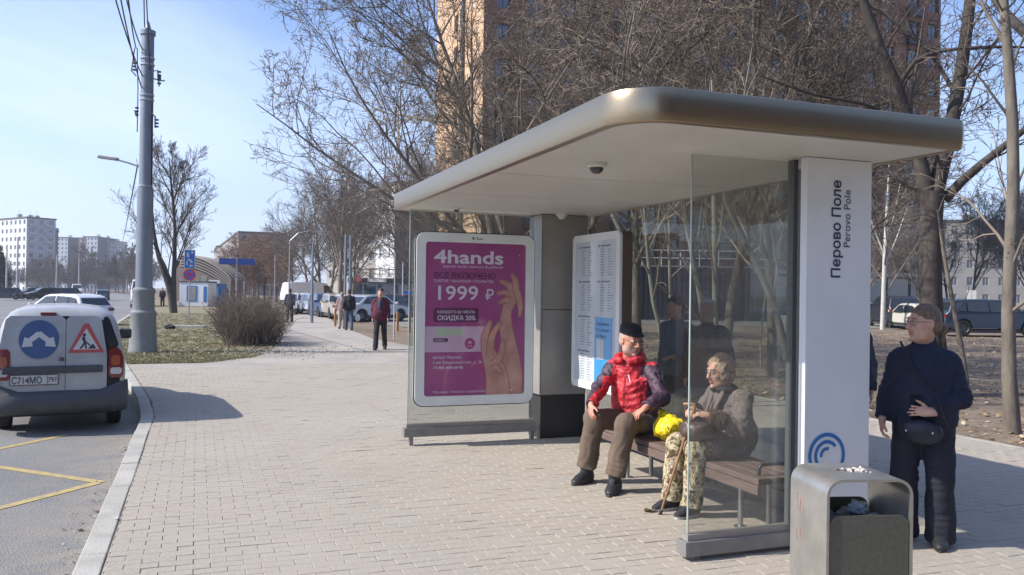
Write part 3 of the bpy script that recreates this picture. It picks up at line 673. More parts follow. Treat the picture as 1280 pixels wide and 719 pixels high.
PROFILES = {
 'suv':   dict(top=[(.0, .30), (.0, .48), (.012, .60), (.035, .66), (.075, .93), (.13, .985), (.35, 1.0), (.56, .985), (.63, .94), (.755, .66), (.93, .585), (.985, .50), (1.0, .36), (.99, .20)], win=[((.085, .68), (.115, .90), (.20, .93), (.20, .67)), ((.215, .67), (.215, .93), (.41, .94), (.41, .66)), ((.43, .66), (.43, .94), (.60, .915), (.715, .66))], ws=(8, 9), rw=(3, 4), belt=.65),
 'hatch': dict(top=[(.0, .25), (.0, .45), (.01, .58), (.03, .64), (.09, .90), (.16, .975), (.35, 1.0), (.52, .98), (.58, .94), (.74, .63), (.92, .55), (.98, .46), (1.0, .32), (.99, .18)], win=[((.10, .66), (.14, .87), (.22, .91), (.22, .65)), ((.235, .65), (.235, .91), (.40, .93), (.40, .64)), ((.42, .64), (.42, .93), (.56, .91), (.69, .63))], ws=(8, 9), rw=(3, 4), belt=.62),
 'sedan': dict(top=[(.0, .25), (.0, .48), (.01, .60), (.13, .67), (.25, .93), (.33, .98), (.45, 1.0), (.55, .98), (.60, .94), (.74, .64), (.93, .56), (.985, .46), (1.0, .32), (.99, .18)], win=[((.20, .67), (.27, .89), (.31, .91), (.31, .66)), ((.325, .66), (.325, .91), (.44, .94), (.44, .65)), ((.455, .65), (.455, .94), (.58, .91), (.69, .64))], ws=(8, 9), rw=(3, 4), belt=.64),
 'van':   dict(top=[(.0, .18), (.0, .40), (.0, .55), (.01, .62), (.03, .95), (.07, .99), (.35, 1.0), (.66, .99), (.72, .96), (.86, .58), (.96, .48), (.99, .40), (1.0, .28), (.99, .12)], win=[((.66, .58), (.66, .88), (.745, .88), (.83, .58))], ws=(8, 9), rw=(3, 4), belt=.56),
}
_carmesh = {}
def car(name, label, cat, loc, rz, dims, kind, color, group=None, r=.33):
    """rz: heading, 0 drives towards +Y; origin under the middle"""
    Lc, W, H = dims; P = PROFILES[kind]; t = thing(name, label, cat, loc, rz, group); belt = P['belt']*H
    def wf(z): return W/2*(1-.21*max(0, (z-belt)/(H-belt)))*(1-.05*max(0, (.35*H-z)/(.35*H)))
    def endf(y): return 1-.10*abs(2*y-1)**5
    def m3(p, s, o=0.0): y, z = p; zz = z*H; return ((1 if s else -1)*(wf(zz)*endf(y)+o), (y-.5)*Lc, zz)
    rr = (r+.055)/H; yc = (.175, .81); bot = .19 if kind != 'suv' else .22; outl = list(P['top'])
    bottom = []
    for yy in (yc[1], yc[0]):
        for a in np.linspace(0, math.pi, 9):
            bottom.append((yy+(r+.055)/Lc*math.cos(a), max(bot*.9, (r+(r+.055)*math.sin(a))/H)))
    outl = outl+bottom+[(.01, .2)]
    b = MB(); b.prism(outl[::-1], lambda p, s: m3(p, s)); b.build('body', color, t, smooth=32, bevel=.045)
    for poly in P['win']:
        for s in (0, 1):
            bb = MB(); bb.prism([(p[0], p[1]) for p in poly], lambda p, k, s=s: m3(p, s, -.02+.029*k)); bb.build('window', M['carglass'], t)
    for nm, (i, j) in (('windscreen', P['ws']), ('rear_window', P['rw'])):
        if kind == 'van' and nm == 'rear_window': continue
        a, c = P['top'][i], P['top'][j]; lo, hi = (c, a) if a[1] > c[1] else (a, c)
        lo = (lo[0]+(hi[0]-lo[0])*.10, lo[1]+(hi[1]-lo[1])*.10); hi = (hi[0]+(lo[0]-hi[0])*.10, hi[1]+(lo[1]-hi[1])*.10)
        d = Vector((0, (hi[0]-lo[0])*Lc, (hi[1]-lo[1])*H)).normalized(); nn = Vector((0, d.z, -d.y)) if nm == 'windscreen' else Vector((0, -d.z, d.y))
        if nn.z < 0: nn = -nn
        V = []
        for off in (-.01, .012):
            for p, s in ((lo, 0), (lo, 1), (hi, 1), (hi, 0)):
                q = Vector(m3(p, s, -.07)); V.append(tuple(q+nn*off))
        MB().add(V, [(0, 3, 2, 1), (4, 5, 6, 7), (0, 1, 5, 4), (1, 2, 6, 5), (2, 3, 7, 6), (3, 0, 4, 7)]).build(nm, M['carglass'], t)
    for yy in yc:
        for s in (-1, 1): wheel(t, s*(W/2-.12), (yy-.5)*Lc, r)
    for s in (-1, 1):
        hz_ = P['top'][11][1]*H
        MB().box((s*(W/2-.12), Lc/2-.16, hz_-.03), (s*(W/2-.46), Lc/2-.012, hz_+.10)).build('headlight', M['clearlens'], t, bevel=.02)
        if kind == 'van': a_, z_ = .0, .50*H
        else: a_, z_ = .0, .53*H
        MB().box((s*(W/2-.05), -Lc/2-.004, z_-.05), (s*(W/2-.36 if kind != 'van' else W/2-.16), -Lc/2+.14, z_+(.10 if kind != 'van' else .3))).build('taillight', M['redlens'], t, bevel=.02)
        MB().box((s*(W/2-.04), Lc*.21, belt+.02), (s*(W/2+.17), Lc*.21+.09, belt+.15)).build('mirror', color, t, bevel=.02)
    MB().box((-.26, -Lc/2-.012, .36*H), (.26, -Lc/2+.01, .36*H+.11)).build('number_plate', M['white'], t)
    MB().box((-W/2*.9, -Lc/2-.02, .2*H), (W/2*.9, -Lc/2+.05, .27*H)).build('bumper', M['plastic'], t, bevel=.015)
    MB().box((-W/2*.9, Lc/2-.08, .17*H), (W/2*.9, Lc/2-.003, .30*H)).build('bumper', M['plastic'], t, bevel=.015)
    MB().box((-W/2+.1, -Lc/2+.3, .16), (W/2-.1, Lc/2-.3, .3)).build('underbody', M['plastic'], t)
    return t

# ---- the white service van at the kerb
M['vanwhite'] = mat('dirty_white_paint', (.28, .29, .295), .42, color2=(.41, .415, .42), scale=1.6, coat=.25, detail=10)
VAN = thing('parked_van', 'dusty white panel van with blue and red road sign stickers, parked at the kerb', 'van', (-1.60, 11.85, -.13), math.radians(7)); VAN.scale = (.90, 1, .985)
half = [(.0, .24), (.60, .24), (.76, .26), (.80, .36), (.835, .55), (.84, .75), (.83, .95), (.80, 1.10), (.745, 1.34), (.70, 1.46), (.64, 1.535), (.52, 1.585), (.30, 1.61), (0, 1.62)]
def vsec(y):
    """y 0 at the rear"""
    T = np.interp(y, [0, .06, .25, .6, 2.2, 2.55, 3.25, 3.6, 4.02, 4.13], [1.50, 1.565, 1.60, 1.62, 1.63, 1.56, 1.10, 1.02, .86, .70])
    Wd = np.interp(y, [0, .03, .10, .25, 3.6, 4.0, 4.13], [.90, .955, .985, 1, 1, .93, .78])
    P = [(x*Wd, z if z < .6 else .6+(z-.6)*(T-.6)/(1.62-.6)) for x, z in half]
    lean = np.interp(y, [0, .3], [1, 0])*0.10
    R = [(x, y+lean*max(0, (z-.8)/.8)**1.5, z) for x, z in P]
    return R+[(-x, yy, z) for x, yy, z in R[-2:0:-1]]
ys = [0, .03, .10, .25, .6, 1.2, 2.2, 2.55, 2.9, 3.25, 3.6, 4.02, 4.13]
b = MB(); rings = [vsec(y) for y in ys]; n = len(rings[0])
b.add([p for r in rings for p in r], [(i*n+j, (i+1)*n+j, (i+1)*n+(j+1) % n, i*n+(j+1) % n)[::-1] for i in range(len(rings)-1) for j in range(n)])
b.f += [tuple(range(n)), tuple((len(rings)-1)*n+j for j in range(n-1, -1, -1))]; b.m += [1, 0]
b.build('body', [M['vanwhite'], M['rubber']], VAN, smooth=50)
def vy(u, z, off=0.0):          # surface of the rear doors
    return (u, .10*max(0, (z-.8)/.8)**1.5+.012*(abs(u)/.7)**4-off, z)
def patch(name, m, uL, uR, z0, z1, off=.014, thick=.012, n=8, k=10, parent=VAN, rc=.05, bevel=0):
    """sheet following the rear of the van; uL/uR functions of z, corners rounded by rc"""
    V = []
    for j in range(k+1):
        z = z0+(z1-z0)*j/k
        e = min(z-z0, z1-z); cut = 0 if e >= rc else rc-math.sqrt(max(0, rc*rc-(rc-e)**2))
        a, c = uL(z)+cut, uR(z)-cut
        for i in range(n+1): V.append(vy(a+(c-a)*i/n, z, off))
    N_ = len(V); V2 = [(x, y+thick, z) for x, y, z in V]
    Fc = [(j*(n+1)+i, j*(n+1)+i+1, (j+1)*(n+1)+i+1, (j+1)*(n+1)+i) for j in range(k) for i in range(n)]
    ed = [j*(n+1) for j in range(k, -1, -1)]+[i for i in range(1, n+1)]+[j*(n+1)+n for j in range(1, k+1)]+[k*(n+1)+i for i in range(n-1, 0, -1)]
    side = [(ed[i], ed[(i+1) % len(ed)], ed[(i+1) % len(ed)]+N_, ed[i]+N_)[::-1] for i in range(len(ed))]
    return MB().add(V+V2, Fc+side).build(name, m, parent, smooth=40)
def zs(*p):                     # interpolator
    return lambda z: float(np.interp(z, [a for a, _ in p], [c for _, c in p]))
dl = patch('rear_door', M['vanwhite'], zs((.44, -.70), (.6, -.735), (1.1, -.735), (1.5, -.66)), lambda z: .058, .44, 1.50, k=22)
dr = patch('rear_door', M['vanwhite'], lambda z: .066, zs((.44, .55), (.6, .585), (1.0, .585), (1.5, .50)), .44, 1.50, k=22)
dl['label'] = 'wide left rear door with blue round sticker'; dr['label'] = 'narrow right rear door with red triangle sticker'
# pressed field where the glass would be
patch('pressed_panel', M['vanwhite'], zs((1.0, -.66), (1.45, -.60)), lambda z: .01, .985, 1.42, off=.019, thick=.006, parent=dl)
patch('pressed_panel', M['vanwhite'], lambda z: .115, zs((1.0, .53), (1.45, .47)), .985, 1.42, off=.019, thick=.006, parent=dr)
def decal(name, poly, m, lay, parent):
    b = MB(); c = np.mean(np.array(poly), 0); P = [vy(u, z, .0275+.0012*lay) for u, z in poly]; C = vy(c[0], c[1], .0275+.0012*lay); n = len(P)
    b.add(P+[C], [(i, (i+1) % n, n) for i in range(n)]); return b.build(name, m, parent)
cu, cz = -.265, 1.205
circ = lambda r, u=cu, z=cz: [(u+r*math.cos(a), z+r*math.sin(a)) for a in np.linspace(0, 2*math.pi, 33)[:-1]]
M['signblue'] = mat('sign_blue', (.045, .09, .21), .5, var=.1, scale=8); M['signred'] = mat('sign_red', (.40, .075, .065), .5, var=.08, scale=8); M['signwhite'] = mat('sign_white', (.50, .50, .49), .5, var=.04)
decal('sign_disc', circ(.243), M['signblue'], 0, dl)
for s in (-1, 1):
    decal('arrow', [(cu, cz+.09), (cu+s*.02, cz+.10), (cu+s*.145, cz+.0), (cu+s*.175, cz+.03), (cu+s*.205, cz-.095), (cu+s*.075, cz-.085), (cu+s*.105, cz-.05), (cu, cz+.03)][::s], M['signwhite'], 1, dl)
tu, tz = .317, 1.03
def tri(k): return [(tu-.225*k, tz+.065*(1-k)), (tu+.225*k, tz+.065*(1-k)), (tu+.03*k, tz+.37*k+.065*(1-k)), (tu-.03*k, tz+.37*k+.065*(1-k))]
decal('sign_triangle', tri(1), M['signred'], 0, dr); T2 = [(tu-.165, tz+.04), (tu+.165, tz+.04), (tu, tz+.31)]; decal('sign_field', T2, M['signwhite'], 1, dr)
sil = mat('sign_black', (.03, .03, .035), .6)
for pl in ([(tu-.035, tz+.20), (tu-.008, tz+.215), (tu-.002, tz+.24), (tu-.03, tz+.25), (tu-.048, tz+.225)],
           [(tu-.055, tz+.20), (tu-.02, tz+.205), (tu+.0, tz+.13), (tu-.03, tz+.11)],
           [(tu-.03, tz+.13), (tu-.005, tz+.12), (tu-.06, tz+.05), (tu-.09, tz+.05)], [(tu-.02, tz+.13), (tu+.0, tz+.12), (tu+.01, tz+.05), (tu-.012, tz+.05)],
           [(tu-.06, tz+.17), (tu-.05, tz+.185), (tu+.055, tz+.10), (tu+.045, tz+.085)], [(tu+.02, tz+.05), (tu+.13, tz+.05), (tu+.085, tz+.115)]):
    decal('sign_figure', pl, sil, 2, dr)
for z_ in (.62, 1.32):
    for x_ in (-.765,): MB().box((x_, -.022+.06*(z_ > 1), z_), (x_+.035, .02+.06*(z_ > 1), z_+.07)).build('hinge', M['vanwhite'], VAN, bevel=.006)
MB().box((-.015, -.045, .93), (.045, -.02, .975)).build('door_latch', M['plastic'], VAN, bevel=.008)
MB().box((-.70, -.045, .775), (.53, .01, .868)).build('handle_bar', M['plastic'], VAN, bevel=.014)
NP = MB().box((-.605, -.034, .635), (-.02, -.012, .765)).build('number_plate', M['signwhite'], VAN, bevel=.004)
b = MB()
for a_, c_ in (((-.605, .635), (-.02, .642)), ((-.605, .758), (-.02, .765)), ((-.605, .642), (-.597, .758)), ((-.03, .642), (-.02, .758)), ((-.16, .642), (-.154, .758))): b.box((a_[0], -.0385, a_[1]), (c_[0], -.0345, c_[1]))
b.build('plate_border', sil, NP)
text('С714МО', .118, sil, NP, (-.585, -.0385, .655), (1, 0, 0), (0, 0, 1), bold=.0012, xs=.80); text('797', .09, sil, NP, (-.148, -.0385, .668), (1, 0, 0), (0, 0, 1), bold=.0005, xs=.80)
MB().box((-.26, .062, 1.512), (-.06, .12, 1.545)).build('stop_lamp', M['redlens'], VAN, bevel=.01)
for s in (-1, 1):
    def U(a, c): return (lambda z: (a(z) if s > 0 else -c(z))), (lambda z: (c(z) if s > 0 else -a(z)))
    a, c = U(lambda z: .605, zs((.70, .80), (.95, .80), (1.08, .755)))
    tl = patch('taillight', M['redlens'], a, c, .70, 1.085, off=.03, thick=.08, rc=.03, n=4)
    a, c = U(lambda z: .64, lambda z: .755); patch('lens', M['amber'], a, c, .86, .99, off=.034, thick=.01, rc=.02, parent=tl, n=3, k=5)
    a, c = U(lambda z: .63, lambda z: .775); patch('lens', M['clearlens'], a, c, .745, .83, off=.034, thick=.01, rc=.02, parent=tl, n=3, k=5)
    a, c = U(zs((1.09, .60), (1.5, .525)), zs((1.09, .75), (1.5, .60))); patch('corner_panel', M['carglass'], a, c, 1.10, 1.49, off=.012, thick=.03, rc=.02, n=3)
    b = MB(); b.tube([(s*.80, 2.62, 1.13), (s*.90, 2.60, 1.13)], .025, 8); b.build('mirror_arm', M['plastic'], VAN)
    MB().box((s*.86, 2.55, 1.06), (s*1.06, 2.66, 1.22)).build('mirror', M['plastic'], VAN, bevel=.04, segs=3)
    for yy in (.78, 3.40): wheel(VAN, s*.71, yy, .325, .19)
    b = MB(); b.prism([(1.15, .95), (1.15, 1.33), (2.2, 1.42), (2.62, 1.36), (3.1, 1.08), (3.05, .98)], lambda p, k: (s*(.80-.11*max(0, p[1]-1.0)/.4+.02*k), p[0], p[1])); b.build('side_window', M['carglass'], VAN)
bmp = MB(); V = []
prof = [(.0, .26), (-.06, .28), (-.10, .34), (-.105, .42), (-.09, .49), (-.04, .545), (.02, .56)]
plan = [(-.86, .45), (-.865, .2), (-.84, .09), (-.76, .025), (-.5, -.0), (0, -.012), (.5, -.0), (.76, .025), (.84, .09), (.865, .2), (.86, .45)]
for (o_, z) in prof:
    for (x, y) in plan:
        k = 1 if abs(x) < .8 else .35; sgn = np.sign(x)
        zz = z+(.10 if abs(x) > .75 and z > .5 else 0)
        V.append((x+(-sgn*o_*(.15 if abs(x) > .8 else 0)), y+o_*k, zz))
n = len(plan); bmp.add(V, [(i*n+j, i*n+j+1, (i+1)*n+j+1, (i+1)*n+j) for i in range(len(prof)-1) for j in range(n-1)][::1])
bmp.build('bumper', M['plastic'], VAN, smooth=50)
MB().box((-.62, .05, .24), (.62, 3.9, .40)).build('underbody', M['rubber'], VAN)
MB().tube([(.45, .0, .26), (.45, .5, .27)], .022, 8).build('tow_eye', M['steel'], VAN)

P_white = paint('car_paint_white', (.70, .71, .72)); P_dark = paint('car_paint_dark', (.03, .033, .04)); P_grey = paint('car_paint_slate', (.045, .065, .095)); P_silver = paint('car_paint_silver', (.42, .43, .45))
P_beige = paint('car_paint_champagne', (.40, .34, .28)); P_blue = paint('car_paint_blue', (.03, .055, .13)); P_red = paint('car_paint_plum', (.14, .03, .05)); P_cream = paint('car_paint_cream', (.58, .57, .48))
R = math.radians
car('car', 'white hatchback driving off on the road just beyond the parked van', 'car', (-5.75, 43.5, -.13), R(48), (4.3, 1.8, 1.52), 'hatch', P_white)
car('car', 'dark grey car far up the road right of the white hatchback', 'car', (-12.3, 128, -.13), R(8), (4.4, 1.75, 1.5), 'hatch', P_grey)
car('minibus', 'white minibus coming up the far kerb behind the tall concrete pole', 'minibus', (-4.9, 86, -.13), R(184), (5.8, 2.0, 2.6), 'van', P_white, r=.36)
car('minibus', 'small white van far away in the middle of the road', 'van', (-24.8, 205, -.13), R(190), (5.2, 2.0, 2.4), 'van', P_white)
for i, (px_, d_, c_, k_, w_) in enumerate(((40, 112, P_dark, 'suv', 'leftmost'), (53, 108, P_dark, 'hatch', 'second from left'), (66, 112, P_blue, 'hatch', 'third from left'), (78, 118, P_dark, 'suv', 'rightmost'))):
    p = dp(px_, 368, d_); car('car', f'dark parked car across the road below the pale blocks, {w_} of the four', 'car', (p[0], p[1], -.02), R(118), (4.4, 1.8, 1.55), k_, c_, 'dark cars parked across the road')
p = dp(3, 372, 105); car('car', 'dark car at the left edge of the view across the road', 'car', (p[0], p[1], -.02), R(100), (4.4, 1.8, 1.5), 'suv', P_dark)
row = [(383, 62, 5, P_silver, 'hatch', 'silver hatchback parked nose-in, nearest the path among the cars'), (396, 60, 8, P_white, 'suv', 'white car parked beside the silver hatchback near the path'), (409, 55, 4, P_blue, 'hatch', 'dark blue hatchback parked between the white and champagne cars'),
       (424, 52, 2, P_beige, 'suv', 'champagne coloured wagon parked in the row beside the path'), (441, 50, 3, P_silver, 'hatch', 'grey hatchback parked beside the champagne wagon'), (466, 48, -62, P_silver, 'sedan', 'silver saloon parked side-on behind the man in the maroon coat'),
       (487, 56, -50, P_dark, 'suv', 'black car half hidden behind the man in the maroon coat'), (508, 60, -60, P_red, 'sedan', 'plum red car parked just left of the lightbox')]
for px_, d_, a_, c_, k_, lb in row:
    p = dp(px_, 380, d_); car('car', lb, 'car', (p[0], p[1], -.006), R(a_+180 if a_ > -10 else a_), (4.4, 1.78, 1.5), k_, c_, 'cars parked beyond the path')
p = dp(389, 362, 86); car('delivery_van', 'long white delivery van standing behind the row of parked cars', 'van', (p[0], p[1], -.006), R(-70), (5.9, 2.1, 2.5), 'van', P_white, r=.36)
# cars right of the name pylon
p = dp(1237, 416, 39.5); car('car', 'slate blue estate car parked side-on at the right edge behind the trees', 'car', (p[0], p[1]+.2, 0), R(-108), (4.95, 1.9, 1.72), 'suv', P_grey, r=.37)
p = dp(1116, 408, 50); car('car', 'dark people carrier with red tail lights parked behind the thin birch', 'car', (p[0], p[1], 0), R(-28), (4.7, 1.85, 1.85), 'suv', P_dark)
p = dp(1142, 404, 47); car('car', 'cream coloured car parked between the dark people carrier and the big tree', 'car', (p[0], p[1], 0), R(-20), (4.0, 1.7, 1.45), 'hatch', P_cream)
p = dp(1195, 398, 60); car('car', 'dark car parked behind the slate blue estate', 'car', (p[0], p[1], 0), R(-60), (4.6, 1.85, 1.75), 'suv', P_dark)
p = dp(1085, 398, 62); car('car', 'small white car just visible past the name pylon', 'car', (p[0]-.8, p[1], 0), R(-70), (4.2, 1.75, 1.45), 'sedan', P_white)
# ================================================================== BUILDINGS
M['winframe'] = mat('window_frame', (.45, .45, .45), .6); M['pane'] = mat('window_pane', (.03, .045, .07), .05, spec=1.0, coat=.5, bump=.02, bscale=3)
M['panedark'] = mat('window_frame_dark', (.03, .035, .045), .5)
_win = {}
def window_mesh(w, h, fr, mull=1):
    k = (round(w, 2), round(h, 2), fr.name, mull)
    if k not in _win:
        b = MB(); t = min(.07, w*.1)
        b.add([(0, .03, 0), (w, .03, 0), (w, .03, h), (0, .03, h)], [(0, 1, 2, 3)], 1)
        for a, c in (((0, 0, 0), (w, .06, t)), ((0, 0, h-t), (w, .06, h)), ((0, 0, t), (t, .06, h-t)), ((w-t, 0, t), (w, .06, h-t))): b.box(a, c, 0)
        for i in range(1, mull+1): b.box((w*i/(mull+1)-t/2, .003, t), (w*i/(mull+1)+t/2, .055, h-t), 0)
        _win[k] = b.mesh('window', [fr, M['pane']])
    return _win[k]
def facade(parent, P0, ang, W, Z, cols, rows, wall, fr=None, depth=.18, mull=1, skip=None, name='wall', z0=0.0):
    """wall from P0 along direction ang, outward normal to the right; real openings with recessed windows"""
    fr = fr or M['winframe']; u = np.array([math.cos(ang), math.sin(ang)]); nrm = np.array([u[1], -u[0]])
    us = sorted(set([0.0, W]+[x for c in cols for x in c])); zz = sorted(set([z0, Z]+[z for r in rows for z in r]))
    cset, rset = {c[0]: c[1] for c in cols}, {r[0]: r[1] for r in rows}
    def P(a, z, d=0.0): return (P0[0]+u[0]*a-nrm[0]*d, P0[1]+u[1]*a-nrm[1]*d, z)
    b = MB(); wins = []
    for i in range(len(us)-1):
        for j in range(len(zz)-1):
            a, c, z1_, z2_ = us[i], us[i+1], zz[j], zz[j+1]
            if a in cset and z1_ in rset and not (skip and skip(a, z1_)):
                for q in (((a, z1_), (c, z1_)), ((c, z1_), (c, z2_)), ((c, z2_), (a, z2_)), ((a, z2_), (a, z1_))):
                    b.add([P(*q[0]), P(*q[1]), P(*q[1], depth), P(*q[0], depth)], [(0, 1, 2, 3)])
                wins.append((a, z1_, c-a, z2_-z1_))
            else: b.add([P(a, z1_), P(c, z1_), P(c, z2_), P(a, z2_)], [(0, 1, 2, 3)])
    pl = Vector(parent.location); o = b.build(name, wall, parent); o.location = -pl
    for a, z, w, h in wins:
        q = P(a, z, depth-.02); wo = link('window', window_mesh(w, h, fr, mull), parent, Vector(q)-pl); wo.rotation_euler = (0, 0, ang)
    return o
def box_part(parent, name, a, b_, m, ang=0.0, org=(0, 0), bevel=0):
    bb = MB().box(a, b_); o = bb.build(name, m, parent, bevel=bevel); o.location = Vector((org[0], org[1], 0))-Vector(parent.location); o.rotation_euler = (0, 0, ang); return o
# ---- brick residential tower behind the trees
M['towershaded'] = mat('tower_shaded_brick', (.15, .075, .048), .85, color2=(.21, .105, .068), scale=3)
M['towersunlit'] = mat('tower_sunlit_brick', (.52, .33, .19), .85, color2=(.60, .40, .25), scale=2)  # one brick: sunlit side coloured paler, shaded front coloured darker
M['towerdark'] = mat('tower_dark_panel', (.05, .045, .05), .6, var=.2, scale=1)
X0, X1, Y0, Y1 = 22.5, 73.6, 68.0, 83.0
TW = thing('apartment_tower', 'tall brick apartment tower with its sunlit side coloured paler ochre behind the bare trees', 'building', ((X0+X1)/2, (Y0+Y1)/2, 0))
rows = [(4.6+3*i+.6, 4.6+3*i+2.3) for i in range(13)]; cols = [(1.2+2.85*i, 1.2+2.85*i+(1.75 if i % 3 else 1.2)) for i in range(18)]
facade(TW, (X0, Y0), 0, X1-X0, 45, cols, rows, M['towershaded'], M['panedark'], .25, z0=4.3)
facade(TW, (X0, Y1), -math.pi/2, Y1-Y0, 45, [(6.1, 7.5), (8.0, 9.2)], rows, M['towersunlit'], M['panedark'], .25)
box_part(TW, 'core', (X0+.5, Y0+.5, .1), (X1, Y1, 44.8), M['towerdark'])
rngb = random.Random(12)
for i in range(0, 18):                                   # dark loggia panels and brick piers give the face its relief
    if i % 3 == 1:
        xx = X0+cols[i][0]-.25; bb = MB()
        for r in rows: bb.box((xx, Y0-.55, r[0]-.85), (xx+2.25, Y0-.003, r[0]+.02))
        o = bb.build('balcony_stack', M['towerdark'], TW); o.location = -Vector(TW.location); o['kind'] = 'stuff'
    if i % 3 == 0 and i: box_part(TW, 'pier', (X0+cols[i][0]-.95, Y0-.30, 4.3), (X0+cols[i][0]-.35, Y0-.003, 45), M['towershaded'])
for i in range(13): box_part(TW, 'floor_band', (X0+.02, Y0-.12, 4.3+3*i), (X1, Y0-.001, 4.3+3*i+.28), M['towershaded'])
box_part(TW, 'side_strip', (X0-.25, Y0+5.3, 0), (X0-.003, Y0+5.8, 45), M['towerdark'])
box_part(TW, 'plinth', (X0+.3, Y0-.1, 0), (X1, Y0+.4, 4.2), M['towerdark'])
for i in range(16): box_part(TW, 'shop_window', (X0+1+3.1*i, Y0-.16, .5), (X0+3.7+3.1*i, Y0-.105, 3.7), M['pane'])
box_part(TW, 'canopy', (X0+.3, Y0-1.4, 3.9), (X1+.3, Y0-.0, 4.25), M['column'])
# ---- ribbed dark site fence with white roof railing behind the shelter
M['fencegrey'] = mat('corrugated_dark', (.055, .055, .07), .55, .3, var=.15, scale=2)
A_, B_ = np.array([19.0, 48.6]), np.array([33.5, 43.6])
FN = thing('corrugated_wall', 'long dark ribbed metal wall behind the shelter glass', 'wall', (A_[0], A_[1], 0))
d = B_-A_; Ln = np.linalg.norm(d); an = math.atan2(d[1], d[0])
MB().box((0, 0, 0), (Ln, .1, 3.45)).build('panel_backing', M['fencegrey'], FN).rotation_euler = (0, 0, an)
bb = MB()
for i in range(int(Ln/.3)): bb.box((i*.3, -.045, .05), (i*.3+.15, -.001, 3.44))
o = bb.build('rib_run', M['fencegrey'], FN); o.rotation_euler = (0, 0, an); o['kind'] = 'stuff'
o = MB().box((0, -.08, 3.452), (Ln, .16, 3.55)).build('capping', M['column'], FN); o.rotation_euler = (0, 0, an)
o = MB().box((0, -.18, 0), (Ln, -.06, .14)).build('kerb_strip', M['kerb'], FN); o.rotation_euler = (0, 0, an)
RL = thing('railing', 'white tube railing on top of the dark ribbed wall', 'railing', (A_[0], A_[1], 3.55), an)
for i in range(int(Ln/1.2)):
    MB().box((.1+i*1.2, .02, 0), (.15+i*1.2, .07, .98)).build('post', M['white'], RL)
for z in (.45, .93): MB().box((.05, .025, z), (Ln-.1, .065, z+.05)).build('rail', M['white'], RL)
# ---- generic panel blocks
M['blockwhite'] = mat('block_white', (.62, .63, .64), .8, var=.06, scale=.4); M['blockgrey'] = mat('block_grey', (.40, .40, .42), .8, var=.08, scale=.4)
M['blockbeige'] = mat('block_beige', (.34, .32, .29), .85, var=.1, scale=.3); M['blockbrown'] = mat('block_brown', (.26, .20, .17), .85, var=.1, scale=.3); M['blockpink'] = mat('block_pink', (.52, .30, .22), .85); M['roofdark'] = mat('roof_dark', (.10, .095, .09), .8, var=.2)
def block(label, P0, ang, W, Dp, H, floors, bays, wall, side=None, sbays=2, wmul=.42, base=0.0, rightside=True, leftside=True, group=None, frame=None, roofbits=3, name='apartment_block'):
    u = np.array([math.cos(ang), math.sin(ang)]); v = np.array([-u[1], u[0]])
    c = np.array(P0)+u*W/2+v*Dp/2
    t = thing(name, label, 'building', (c[0], c[1], base), 0, group); fh = H/floors; side = side or wall
    def rc(n_, w): return [(w*(i+.5-wmul/2)/n_, w*(i+.5+wmul/2)/n_) for i in range(n_)]
    rows = [(base+fh*(i+.30), base+fh*(i+.80)) for i in range(floors)]
    facade(t, P0, ang, W, base+H, rc(bays, W), rows, wall, frame, .15, z0=base)
    q = np.array(P0)+v*Dp
    if leftside: facade(t, q, ang-math.pi/2, Dp, base+H, rc(sbays, Dp), rows, side, frame, .15, z0=base)
    q2 = np.array(P0)+u*W
    if rightside: facade(t, q2, ang+math.pi/2, Dp, base+H, rc(sbays, Dp), rows, side, frame, .15, z0=base)
    box_part(t, 'roof', (-.25, -.25, base+H+.002), (W+.25, Dp+.25, base+H+.5), M['roofdark'], ang, P0); box_part(t, 'core', (.4, .4, base), (W-.4, Dp-.4, base+H-.05), M['panedark'], ang, P0)
    r = random.Random(int(W*10+H)); 
    for i in range(roofbits):
        xx = W*(i+.5)/roofbits+r.uniform(-1, 1); box_part(t, 'chimney', (xx, Dp*.4, base+H+.5), (xx+1.5, Dp*.4+1.5, base+H+2.0), wall, ang, P0)
        a_ = MB().tube([(xx+.5, Dp*.4, base+H+.5), (xx+.5, Dp*.4, base+H+3.6)], .06, 5); a_ = a_.build('aerial', M['steel'], t); a_.location = Vector((P0[0], P0[1], 0))-Vector(t.location); a_.rotation_euler = (0, 0, ang)
    return t
def balconies(t, P0, ang, xs, floors, fh, m, base=0.0, w=2.6):
    for x in xs:
        for i in range(1, floors): box_part(t, 'balcony', (x, -1.0, base+fh*i+.1), (x+w, -.01, base+fh*i+1.15), m, ang, P0)
